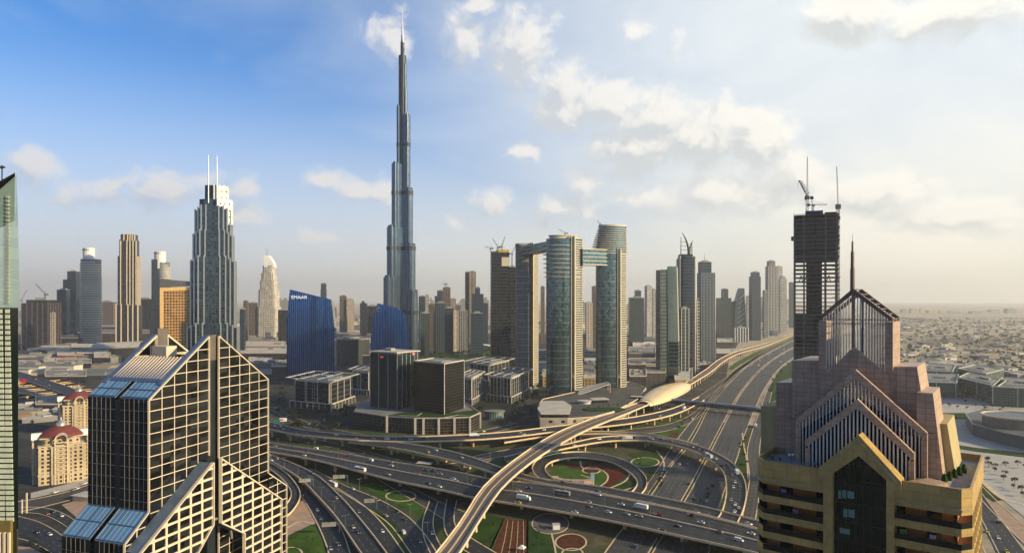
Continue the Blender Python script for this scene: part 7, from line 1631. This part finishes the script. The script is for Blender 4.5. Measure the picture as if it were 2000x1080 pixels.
# ================================================================ low-rise districts
def villa_proto(name, seed, cat):
    r = random.Random(seed); t = thing(name, 'x', cat, (0, 0, -500)); b = MB(); h = 1.0; b.box(-.5, -.35, 0, .5, .35, 1); b.box(-.2, -.5, 0, .35, .5, .72); b.build('wall', [VM[seed % len(VM)]], t)
    b = MB(); b.box(-.52, -.37, 1.0, .52, .37, 1.07); b.box(-.22, -.52, .72, .37, -.36, .78); b.box(.05, -.1, 1.07, .3, .15, 1.3); b.build('roof', [M_ROOFW, M_ROOFG][seed % 2], t); return (t, [(c, []) for c in kids(t)])
VM = [mat('sand_wall', (.42, .34, .25), .8, var=.15, scale=.5), mat('white_wall', (.55, .52, .47), .8, var=.1, scale=.5), mat('grey_wall', (.22, .21, .20), .8, var=.2, scale=.5), mat('brown_wall', (.24, .17, .12), .8, var=.2, scale=.5), mat('blue_grey_wall', (.15, .18, .21), .7, var=.2, scale=.5)]
VP = [villa_proto('house', i, 'house') for i in range(5)]; vused = [False]*5; rv = random.Random(5)
def house(x, y, k, sc_, label, group, rz):
    root, ch = VP[k]
    if not vused[k]: vused[k] = True; root.location = (x, y, -.25); root.scale = sc_; root.rotation_euler = (0, 0, rz); root['label'] = label; root['group'] = group; return
    copy_tree(root, ch, (x, y, -.25), rz, label, group, sc_)
for i in range(150):
    py = 622+rv.random()**1.6*115; px = rv.uniform(1735, 2040); p = gp(px, py, 0); w = rv.uniform(14, 34)*(1+(p.y-1200)/7000)
    house(p.x, p.y, rv.choice((0, 1, 1, 2, 0)), (w*1.4, w, rv.uniform(5, 9)), 'small pale low house among many on the hazy plain right of the ochre hotel', 'low houses on the hazy plain', rv.uniform(-.5, .5))
for (a0, a1, y0, y1, n, lab, grp) in ((40, 300, 618, 640, 22, 'low block in the hazy district behind the left hand towers', 'low blocks behind the left towers'),
                                      (455, 735, 612, 650, 60, 'low sandy block of the old quarter around the white curved crown hotel', 'low blocks around the curved crown hotel'),
                                      (812, 960, 618, 668, 34, 'low block at the foot of the towers beyond the park', 'low blocks beyond the park'),
                                      (1060, 1300, 628, 668, 26, 'low block seen behind the bridged oval towers', 'low blocks behind the oval towers'),
                                      (1400, 1550, 622, 656, 16, 'low block at the foot of the far highway towers', 'low blocks below the far highway towers')):
    for i in range(n):
        px, py = rv.uniform(a0, a1), rv.uniform(y0, y1); p = gp(px, py, 0); w = rv.uniform(25, 60)*p.y/3500; house(p.x, p.y, rv.choice((0, 0, 3, 1, 4)), (w*1.4, w, rv.uniform(10, 30)), lab, grp, rv.uniform(-.4, .4))
BP = [villa_proto('flat_building', i, 'building') for i in (5, 7, 9, 11)]; bused = [False]*4
for (a0, a1, y0, y1, n, lab) in ((36, 205, 668, 738, 34, 'flat roofed commercial block in the built up area left of the twin tower'), (467, 560, 652, 728, 26, 'flat roofed block of the mall district right of the twin tower gable'), (655, 725, 650, 712, 14, 'flat roofed block between the two blue glass offices'), (1228, 1300, 660, 745, 18, 'flat roofed block between the right oval tower and the wedge tower'), (1058, 1168, 690, 745, 10, 'flat roofed block at the back of the oval towers')):
    for i in range(n):
        px, py = rv.uniform(a0, a1), rv.uniform(y0, y1); p = gp(px, py, 0); w = rv.uniform(35, 85)*p.y/1800; k = rv.randrange(4); sc_ = (w*1.5, w, rv.uniform(8, 24)); root, ch = BP[k]; rz = rv.uniform(-.25, .35)
        if not bused[k]: bused[k] = True; root.location = (p.x, p.y, -.25); root.scale = sc_; root.rotation_euler = (0, 0, rz); root['label'] = lab; root['group'] = lab[:40]
        else: copy_tree(root, ch, (p.x, p.y, -.25), rz, lab, lab[:40], sc_)
for i in range(26):
    px, py = rv.uniform(38, 178), rv.choice((rv.uniform(738, 790), rv.uniform(792, 830))); p = gp(px, py, 0)
    if (p-gp(140, 850)).length < 70 or 748 < py < 800 and px < 150: continue
    w = rv.uniform(16, 34); house(p.x, p.y, rv.choice((4, 2, 3)), (w*1.3, w, rv.uniform(4, 12)), 'low dark roofed block between the elevated roads and the cream hotels', 'low blocks by the elevated roads', rv.uniform(.3, .8))
for i in range(20):
    px, py = rv.uniform(535, 720), rv.uniform(728, 812); p = gp(px, py, 0)
    if any(a < px < c and py < d_ for a, c, d_ in ((560, 700, 806), (680, 740, 780))): continue
    tree_at(p.x, p.y, rv.choice((1, 2)), 'dark tree beside the parking behind the right corner of the twin tower', 'trees by the shaded parking', rv.uniform(.8, 1.3))
# faint far blocks near the horizon
def far_proto(seed):
    t = thing('far_block', 'x', 'building', (0, 0, -500)); b = MB(); b.box(-.5, -.3, 0, .5, .3, 1); b.box(-.3, -.25, 1, .2, .25, 1.12); b.build('wall', [VM[[2, 4, 0][seed]]], t); return (t, [(c, []) for c in kids(t)])
FP = [far_proto(i) for i in range(3)]; fu = [False]*3
def farb(px0, px1, yt, Y, label, group):
    k = rv.randrange(3); root, ch = FP[k]; w = (px1-px0)/F*Y; z = zat(yt, Y); sc_ = (w, w, z+.3); x = xat((px0+px1)/2, Y)
    if not fu[k]: fu[k] = True; root.location = (x, Y, -.3); root.scale = sc_; root['label'] = label; root['group'] = group; return
    copy_tree(root, ch, (x, Y, -.3), 0, label, group, sc_)
px = 1760
while px < 1990:
    w = rv.uniform(7, 22); farb(px, px+w, rv.uniform(603, 611) if px > 1800 else rv.uniform(598, 604), rv.uniform(8000, 9500), 'faint slab block in the hazy row along the horizon at right', 'hazy slab blocks along the right horizon'); px += w+rv.uniform(1, 7)
for (a0, a1, n, t0, t1) in ((470, 560, 8, 585, 600), (640, 750, 12, 590, 602), (812, 960, 14, 584, 600), (1060, 1290, 12, 590, 604), (1400, 1545, 14, 585, 602), (36, 110, 5, 606, 614)):
    for i in range(n): x = rv.uniform(a0, a1); w = rv.uniform(6, 14); farb(x, x+w, rv.uniform(t0, t1), rv.uniform(5000, 7500), 'faint far block of the hazy skyline behind the towers', 'far blocks of the hazy skyline')

# ================================================================ cars, buses, lorries
PAINT = {'white': mat('white_car_paint', (.72, .72, .70), .25, var=.03), 'silver': mat('silver_car_paint', (.42, .43, .44), .25, .5, var=.03), 'black': mat('black_car_paint', (.015, .015, .017), .2, var=.05), 'grey': mat('grey_car_paint', (.12, .12, .125), .25, .3, var=.03),
         'red': mat('red_car_paint', (.32, .015, .012), .25, var=.03), 'blue': mat('blue_car_paint', (.03, .08, .25), .25, .2, var=.03), 'yellow': mat('yellow_car_paint', (.62, .50, .02), .3, var=.03), 'beige': mat('beige_car_paint', (.45, .38, .27), .3, var=.03)}
M_CGL = mat('car_glass', (.012, .014, .016), .06, spec=.9); M_TYRE = mat('tyre_rubber', (.015, .015, .015), .8); M_LAMP = mat('headlight', (.8, .8, .75), .2, emit=((1, .95, .8), .6)); M_TAIL = mat('tail_light', (.5, .02, .01), .3)
def prof_body(b, st, m=0):
    """stations (x, halfwidth_low, halfwidth_top, z_low, z_top) lofted along x"""
    R_ = [[(x, -w0, z0), (x, -w0, (z0+z1)*.55), (x, -w1, z1), (x, w1, z1), (x, w0, (z0+z1)*.55), (x, w0, z0)] for x, w0, w1, z0, z1 in st]
    for A_, B_ in zip(R_[:-1], R_[1:]):
        for i in range(6): j = (i+1) % 6; b.face([A_[j], A_[i], B_[i], B_[j]], None, m)
    b.face(R_[0][::-1], None, m); b.face(R_[-1], None, m)
def make_car(kind, colr):
    t = thing({'car': 'car', 'van': 'van', 'bus': 'bus', 'truck': 'lorry'}[kind], 'x', {'car': 'car', 'van': 'van', 'bus': 'bus', 'truck': 'lorry'}[kind], (0, 0, -500)); P = PAINT[colr]; b = MB()
    if kind == 'car':
        prof_body(b, [(-2.3, .8, .74, .35, .80), (-2.2, .9, .84, .28, .95), (-1.2, .92, .86, .25, 1.0), (.8, .92, .86, .25, .98), (1.9, .9, .82, .25, .84), (2.3, .78, .7, .35, .66)]); body = b.build('body', P, t)
        b = MB(); prof_body(b, [(-1.75, .78, .74, .95, .98), (-1.2, .78, .62, .95, 1.42), (.1, .78, .62, .95, 1.46), (1.05, .80, .76, .93, .98)]); g1_ = b.build('windows', M_CGL, t)
        b = MB(); prof_body(b, [(-1.15, .6, .58, 1.42, 1.47), (.05, .6, .58, 1.45, 1.51)]); rf = b.build('roof', P, t); wx, wr, hw, L_ = (-1.4, 1.4), .34, .86, 2.3
    elif kind == 'van':
        prof_body(b, [(-2.6, .9, .86, .3, 1.9), (1.2, .95, .86, .28, 1.95), (1.9, .95, .88, .28, 1.3), (2.6, .9, .8, .32, 1.0)]); body = b.build('body', P, t)
        b = MB(); b.box(-2.3, -.935, 1.2, 1.3, .935, 1.65); prof_body(b, [(1.25, .84, .84, 1.2, 1.9), (1.93, .86, .86, 1.2, 1.32)]); g1_ = b.build('windows', M_CGL, t); rf = None; wx, wr, hw, L_ = (-1.6, 1.7), .38, .9, 2.6
    elif kind == 'bus':
        prof_body(b, [(-6, 1.22, 1.15, .35, 3.2), (5.8, 1.25, 1.15, .35, 3.2), (6.1, 1.15, 1.05, .4, 3.0)]); body = b.build('body', P, t); b = MB(); b.box(-5.7, -1.262, 1.5, 5.6, 1.262, 2.5); b.box(5.9, -1.05, 1.2, 6.13, 1.05, 2.7); g1_ = b.build('windows', M_CGL, t)
        b = MB(); b.box(-3, -.8, 3.18, 0, .8, 3.45); rf = b.build('roof_unit', PAINT['silver'], t); wx, wr, hw, L_ = (-3.8, 4.0), .5, 1.15, 6.1
    else:
        b.box(-5.2, -1.25, 1.0, 2.8, 1.25, 3.6); body = b.build('cargo_box', P, t); b = MB(); prof_body(b, [(3.0, 1.1, 1.05, .5, 2.9), (4.6, 1.15, 1.05, .5, 2.8), (5.1, 1.1, 1.0, .5, 1.6)]); rf = b.build('cabin', PAINT['white'], t)
        b = MB(); b.box(4.0, -1.17, 1.7, 4.75, 1.17, 2.5); g1_ = b.build('windows', M_CGL, t); wx, wr, hw, L_ = (-3.8, 4.0), .5, 1.1, 5.1
    ch = [body, g1_]+([rf] if rf else [])
    for x in wx:
        for s in (-1, 1):
            b = MB(); b.tube([(x, s*hw-.12, wr), (x, s*hw+.12, wr)], wr, 12); ch.append(b.build('wheel', M_TYRE, t))
    zl = .62 if kind == 'car' else .8
    for s in (-1, 1):
        b = MB(); b.box(L_-.12, s*.62-.17, zl, L_+.02, s*.62+.17, zl+.16); ch.append(b.build('headlight', M_LAMP, t)); b = MB(); b.box(-L_-(.35 if kind == 'bus' else .02), s*.65-.15, zl, -L_+.1, s*.65+.15, zl+.16); ch.append(b.build('tail_light', M_TAIL, t))
    return (t, [(c, []) for c in ch])
CP = {}; NCAR = [0]
def car(p, d, kind, colr, label, group):
    NCAR[0] += 1; k = (kind, colr); a = math.atan2(d.y, d.x)
    if k not in CP:
        CP[k] = make_car(kind, colr); r = CP[k][0]; r.location = p; r.rotation_euler = (0, 0, a); r.scale = (1.15,)*3; r['label'] = label; r['group'] = group; return
    copy_tree(CP[k][0], CP[k][1], p, a, label, group, 1.15)
COL = {'w': 'white', 's': 'silver', 'k': 'black', 'g': 'grey', 'r': 'red', 'b': 'blue', 'y': 'yellow', 'e': 'beige'}
def traffic(key, where, group, items, side=1):
    """items = 'px py code' ; code = colour + kind (c v b t), optional - to face the other way"""
    r = ROADS[key]; items = [it.split() for it in items.strip().split(',')]
    for x, y, code in items:
        z = (r.a[r.n//2].z); p = gp(float(x), float(y), z)
        for _ in range(2): d, c = r.near(p); p = gp(float(x), float(y), c.z+.02)
        kind = {'c': 'car', 'v': 'van', 'b': 'bus', 't': 'truck'}[code[1]]; dd = -d if code.endswith('-') else d; pc = COL[code[0]]
        same = [q for q in items if q[2][:2] == code[:2]]; nm = {'truck': 'lorry'}.get(kind, kind)
        o = sorted(same, key=lambda q: float(q[0])); i = o.index([x, y, code]); od = ['first', 'second', 'third', 'fourth', 'fifth', 'sixth', 'seventh', 'eighth', 'ninth', 'tenth']
        lab = f'only {pc} {nm} on {where}' if len(same) == 1 else f'{od[min(i, 9)]} {pc} {nm} from the left on {where}'
        car(p, dd, kind, pc, lab, group)
traffic('ring', 'the rear flyover', 'cars on the rear flyover', '536 832 wc,552 838 sc,656 850 wc,728 857 sc,756 858 wv,802 858 wc,829 857 kc,926 852 wt,1015 846 gc,1062 840 sc')
traffic('slip', 'the slip flyover', 'cars on the slip flyover', '835 883 yc,851 880 wc,901 894 sc,1167 960 kc,1168 967 wc,1360 1001 sc,1462 1024 wc', 1)
traffic('main', 'the wide main flyover', 'cars on the wide main flyover', '537 872 sc-,617 877 wv-,724 900 wv-,763 903 sc-,830 919 kc-,846 919 gc-,885 936 wc-,890 939 sc-,1013 960 wc-,1033 954 bc-,1098 966 sb-,1369 1021 wc-,1283 1005 kc-,1288 1007 rc-,594 890 wc,758 927 ec,858 951 wc,836 945 bc,1023 976 wt,1188 1001 wc,1224 1005 sc,1323 1028 kc,1443 1056 wv,1150 990 gc,1405 1040 gc,1467 1043 wc-')
traffic('arc', 'the crowded curved flyover', 'cars on the crowded curved flyover', '1123 871 wc,1170 858 wc,1203 855 sc,1238 855 kc,1268 856 wc,1272 858 sc,1292 859 kc,1352 873 sc,1364 877 kc,1377 884 wc,1390 894 kc,1398 896 wc,1421 908 kc,1429 917 bc,1437 923 wc,1430 928 kc,1436 942 wc,1446 950 kc,1433 952 wc,1428 977 sc,1436 986 wc,1435 1000 wc')
traffic('sweep', 'the sweeping carriageway at lower left', 'cars at the lower left', '530 899 wc,611 925 sc,690 1030 ec,700 1040 kc')
traffic('bend', 'the bending carriageway beside the pink island', 'cars at the lower left', '689 955 wc,737 977 sc,776 1000 kc,820 1058 gc')
traffic('bend2', 'the inner carriageway right of the pink island', 'cars at the lower left', '747 1038 wc,700 1000 gc')
traffic('dip', 'the dipping carriageway beside the horseshoe ramp', 'cars at the lower left', '549 914 sc,620 997 wc,626 1013 kc,640 1026 wc,646 1072 sc,662 1064 bc,590 968 kc,582 972 gc')
traffic('under1', 'the curved underpass road left of the metro viaduct', 'cars at the lower left', '844 1042 wc')
traffic('loop', 'the oval loop ramp', 'cars on the loop ramp', '1098 942 kc')
traffic('park_road', 'the road right of the ochre hotel', 'cars on the right hand road', '1928 1038 yc,1950 1051 wc,1967 1078 yc,1907 966 kc')
traffic('avenue', 'the bottom left avenue', 'cars on the left streets', '97 1044 wc,125 1056 sc,72 1040 kc')
traffic('avenue_upper', 'the sunken street left of the sloping blue roofs', 'cars on the left streets', '92 1004 rc,120 1008 wc,103 1000 kc')
traffic('hotel_street', 'the street in front of the cream hotel', 'cars on the left streets', '108 962 wc,145 957 sc,150 955 wc,165 945 wc')
traffic('west', 'the leftmost elevated roadway', 'cars on the left elevated roads', '70 741 wc,96 752 sc,52 735 kc')
traffic('west2', 'the lower elevated roadway', 'cars on the left elevated roads', '68 767 sc,90 771 wc,130 780 wc')
traffic('hwy_left', 'the left side of the sunken highway', 'cars on the highway cutting', '1327 907 wc,1342 907 sc,1242 1068 bc,1346 945 kc,1290 1040 gc', -1)
traffic('hwy_right', 'the right side of the sunken highway', 'cars on the highway cutting', '1355 974 kc,1380 979 wc,1338 1060 gc')
traffic('boulevard', 'the shaded boulevard below the dark cubes', 'cars on the shaded boulevard', '603 828 sc,625 835 gc,640 838 wv,945 843 wc,560 812 kc,700 850 gc', 1)
rc = random.Random(21); used = []
for key, where, n, t0, t1 in (('hwy_left', 'the great highway, left half', 56, .34, .86), ('hwy_right', 'the great highway, right half', 52, .34, .86), ('frontage_left', 'the frontage road left of the great highway', 12, .3, .85), ('service_a', 'the service road under the golden station', 5, .1, .8), ('frontage_right', 'the frontage road right of the great highway', 4, .2, .9), ('main', 'the wide main flyover', 16, .05, .95), ('arc', 'the crowded curved flyover', 7, .2, .95), ('ring', 'the rear flyover', 7, .05, .9), ('sweep', 'the sweeping carriageway', 5, .05, .8), ('bend', 'the bending carriageway', 5, .1, .8), ('park_road', 'the road right of the ochre hotel', 4, .1, .8), ('service_b', 'the service road behind the curved flyover', 4, .1, .9)):
    r = ROADS[key]; k = 0; tries = 0
    while k < n and tries < 4000:
        tries += 1; t = t0+(t1-t0)*rc.random()**1.25; ln = 5 if 'hwy' in key else (6 if key == 'main' else 2); p, d = r.at(t, (rc.randrange(ln)+.5)/(ln+(.0)));
        if any((p-q).length < 11 for q in used): continue
        used.append(p); k += 1; code = rc.choice('wwwwsskgkgber' if rc.random() < .97 else 'y'); kind = rc.choice(('car',)*11+('van', 'bus', 'truck')); c = COL[code]
        if kind in ('bus', 'truck'): c = 'white'
        nm = {'truck': 'lorry'}.get(kind, kind); dist = 'far along' if t > .62 else ('in the middle stretch of' if t > .45 else 'on the near stretch of')
        car(p+Vector((0, 0, .02)), d if key in ('hwy_right', 'frontage_right') else -d, kind, c, f'{c} {nm} {dist} {where}', f'{c} {nm}s {dist} {where}')

# ================================================================ lamps, sign gantries, billboards
def make_lamp():
    t = thing('street_lamp', 'x', 'street lamp', (0, 0, -500)); b = MB(); b.tube([(0, 0, 0), (0, 0, 11)], [.16, .09], 7); a = b.build('pole', M_STEEL, t); b = MB(); b.tube([(-1.8, 0, 11.2), (0, 0, 10.9), (1.8, 0, 11.2)], .07, 6); c = b.build('arm', M_STEEL, t)
    h = []
    for s in (-1, 1): b = MB(); b.box(s*1.8-.4, -.15, 11.1, s*1.8+.4, .15, 11.28); h.append(b.build('lamp_head', M_STEEL, t))
    return (t, [(x, []) for x in [a, c]+h])
LP = make_lamp(); lu = [0]
def lamps(key, k, step, t0, t1, where, grp):
    r = ROADS[key]; s_ = t0*r.len[-1]
    while s_ < t1*r.len[-1]:
        j = max(i for i in range(r.n) if r.len[i] <= s_); p, d = r.at(j/(r.n-1), k); a = math.atan2(d.y, d.x)+PI/2; s_ += step; lab = f'double armed street lamp {where}'
        if not lu[0]: lu[0] = 1; q = LP[0]; q.location = p; q.rotation_euler = (0, 0, a); q['label'] = lab; q['group'] = grp
        else: copy_tree(LP[0], LP[1], p, a, lab, grp)
lamps('main', .47, 42, .03, .93, 'on the median of the wide main flyover', 'lamps of the main flyover'); lamps('ring', .02, 48, .05, .9, 'along the far edge of the rear flyover', 'lamps of the rear flyover'); lamps('arc', .98, 45, .1, .95, 'along the inner edge of the crowded curved flyover', 'lamps of the curved flyover')
lamps('hwy_left', 1.0, 60, .12, .7, 'on the median of the great highway', 'lamps of the great highway'); lamps('sweep', .98, 40, .1, .8, 'along the sweeping carriageway at lower left', 'lamps of the sweeping carriageway')
lamps('bend', .02, 45, .05, .9, 'along the bending carriageway at lower left', 'lamps of the bending carriageway'); lamps('slip', .02, 50, .1, .5, 'along the slip flyover', 'lamps of the slip flyover'); lamps('hotel_street', .02, 30, .2, .9, 'along the street before the cream hotel', 'lamps of the hotel street')
def gantry(label, x, y, z, w, rz, board, faces=True):
    t = thing('sign_gantry', label, 'sign gantry', gp(x, y, z), rz); b = MB(); b.bar((w*.5, 0, 0), (w*.5, 0, 7.6), .4); b.bar((w*.5, 0, 7.6), (-w*.5, 0, 7.6), .4, .5); b.bar((w*.5, 0, 6.2), (-w*.5, 0, 6.2), .25); b.build('frame', M_STEEL, t)
    for k in range(2): b = MB(); b.box(-w*.5+k*w*.42, -.2, 5.4, -w*.5+k*w*.42+w*.38, -.05, 8.6); b.build('sign_board', mat('grey_sign_back', (.30, .30, .28), .6, var=.15), t)
    b = MB()
    for k in range(9): b.bar((-w*.5+k*w*.095, -.3, 5.4), (-w*.5+k*w*.095, -.3, 8.6), .12)
    b.build('board_rib', M_CREAM, t); return t
gantry('sign gantry left of the sweeping carriageway, near the horseshoe ramp', 598, 953, 4, 12, .3, 0); gantry('sign gantry beside the bending carriageway under the main flyover edge', 665, 945, 0, 13, .2, 0)
gantry('sign gantry over the dipping carriageway at the bottom', 646, 1042, 1, 12, .2, 0); gantry('slim sign gantry with two posts right of the bending carriageway', 724, 994, 0, 10, .1, 0)
t = thing('billboard', 'white and red billboard above the rear flyover, beside the twin tower', 'billboard', gp(553, 836, 0), .2); b = MB(); b.box(-4.6, -.4, 9, 4.6, .4, 13.6); b.build('panel', M_WHITE, t); b = MB(); b.box(-3.4, -.5, 10.2, .4, -.42, 12.4); b.build('red_print', mat('red_print', (.5, .12, .10), .6), t); b = MB(); b.bar((0, 0, 0), (0, 0, 9), .8); b.build('post', M_STEEL, t)
t = thing('road_sign', 'green road sign just left of the white and red billboard', 'road sign', gp(541, 837, 0), .1); b = MB(); b.box(-4.2, -.2, 8.2, 4.2, .2, 12.4); b.build('panel', mat('sign_green', (.01, .18, .11), .5), t); b = MB(); b.bar((-3, 0, 0), (-3, 0, 8.2), .4); b.bar((3, 0, 0), (3, 0, 8.2), .4); b.build('post', M_STEEL, t)
t = thing('billboard', 'bright red billboard above the leftmost elevated roadway', 'billboard', gp(45, 764, 0), .1); b = MB(); b.box(-4, -.4, 16, 5, .4, 23.5); b.build('panel', mat('red_panel', (.60, .01, .04), .5), t); b = MB(); b.bar((0, 0, 0), (0, 0, 16), 1.0); b.build('post', M_STEEL, t)
t = thing('road_sign', 'small teal sign left of the bright red billboard', 'road sign', gp(35, 760, 0), .1); b = MB(); b.box(-3, -.2, 15, 3, .2, 19); b.build('panel', mat('teal_sign', (.10, .35, .27), .5), t); b = MB(); b.bar((0, 0, 0), (0, 0, 15), .5); b.build('post', M_STEEL, t)
# stage with a white curved wall and a tall screen in the loop garden
t = thing('garden_monument', 'beige curved garden wall with a standing portrait board inside the loop ramp', 'monument', gp(1125, 942, 0), -.1); b = MB()
P_ = [(-17, 0), (-12, -3), (-4, -4.5), (6, -4), (14, -1)]
for p, q in zip(P_[:-1], P_[1:]): b.bar((*p, 1.8), (*q, 1.8), 5.5, 3.6)
b.build('curved_wall', mat('pink_stone', (.42, .31, .25), .8, var=.2, scale=.4), t); b = MB(); b.box(-22, -2, 0, -16.5, 2.5, 5.0); b.build('end_block', M_RC, t); b = MB(); b.box(13.5, -3.4, 3, 17, -3.0, 10.5); b.build('board', mat('blue_white_board', (.35, .50, .62), .5, var=.6, scale=.6), t); b = MB(); b.bar((15.2, -3.2, 0), (15.2, -3.2, 3), .4); b.build('post', M_STEEL, t)
t = thing('pump_house', 'small white box hut under the main flyover beside the paved circle', 'hut', gp(1086, 1032, 0), .1); b = MB(); b.box(-2.6, -2, 0, 2.6, 2, 3.4); b.build('wall', M_WHITE, t); b = MB(); b.box(-2.9, -2.3, 3.4, 2.9, 2.3, 3.7); b.build('roof', M_ROOFW, t)
t = thing('garden_tent', 'small white peaked shelter on the red bed at the bottom edge', 'shelter', gp(1019, 1076, 0), .4); b = MB(); b.lathe([(3.6, 2.4), (0, 4.6)], 4); b.build('roof', M_WHITE, t); b = MB(); [b.bar((x, y, 0), (x, y, 2.5), .2) for x in (-2.3, 2.3) for y in (-2.3, 2.3)]; b.build('post', M_STEEL, t)
t = thing('site_cabin', 'sunlit flat cabin roofs beside the slip flyover pillars', 'cabin', gp(832, 910, 0), -.2); b = MB(); b.box(-9, -4, 0, 6, 4, 3.2); b.build('wall', M_W1, t); b = MB(); b.box(-9.6, -4.5, 3.2, 6.6, 4.5, 3.6); b.build('roof', M_ROOFW, t)
t = thing('guard_hut', 'low beige flat hut behind the sloping blue roofs at lower left', 'hut', gp(170, 975, 0), -.3); b = MB(); b.box(-9, -6, 0, 9, 6, 4); b.build('wall', M_RC, t); b = MB(); b.box(-10, -7, 4, 10, 7, 4.6); b.build('roof', M_ROOFW, t)
t = thing('gate_pylon', 'pair of slender pale pylons at the street corner below the cream hotel', 'pylon', gp(48, 1002, 0)); b = MB(); b.bar((-2, 0, 0), (-2, 0, 11), .8); b.build('pylon', M_CREAM, t); b = MB(); b.bar((1.2, .6, 0), (1.2, .6, 16), .9); b.build('pylon', M_CREAM, t)
# ================================================================ the air
b = MB(); b.box(-R_-400, -R_-400, -4, R_+400, R_+400, 1010)
m = bpy.data.materials.new('haze_air'); m.use_nodes = True; m.node_tree.nodes.clear(); g = G(m.node_tree); o = g.n('ShaderNodeOutputMaterial'); v = g.n('ShaderNodeVolumePrincipled')
v.inputs['Color'].default_value = (0.90, 0.90, 0.90, 1); v.inputs['Density'].default_value = HAZE; v.inputs['Anisotropy'].default_value = 0.35; g.L.new(v.outputs[0], o.inputs['Volume'])
hz = b.build('haze', m); hz['kind'] = 'stuff'
for lst, us in ((TREES, first_used), (VP, vused), (FP, fu)):
    for (rt_, ch), u in zip(lst, us):
        if not u:
            for c, _ in ch: bpy.data.objects.remove(c)
            bpy.data.objects.remove(rt_)
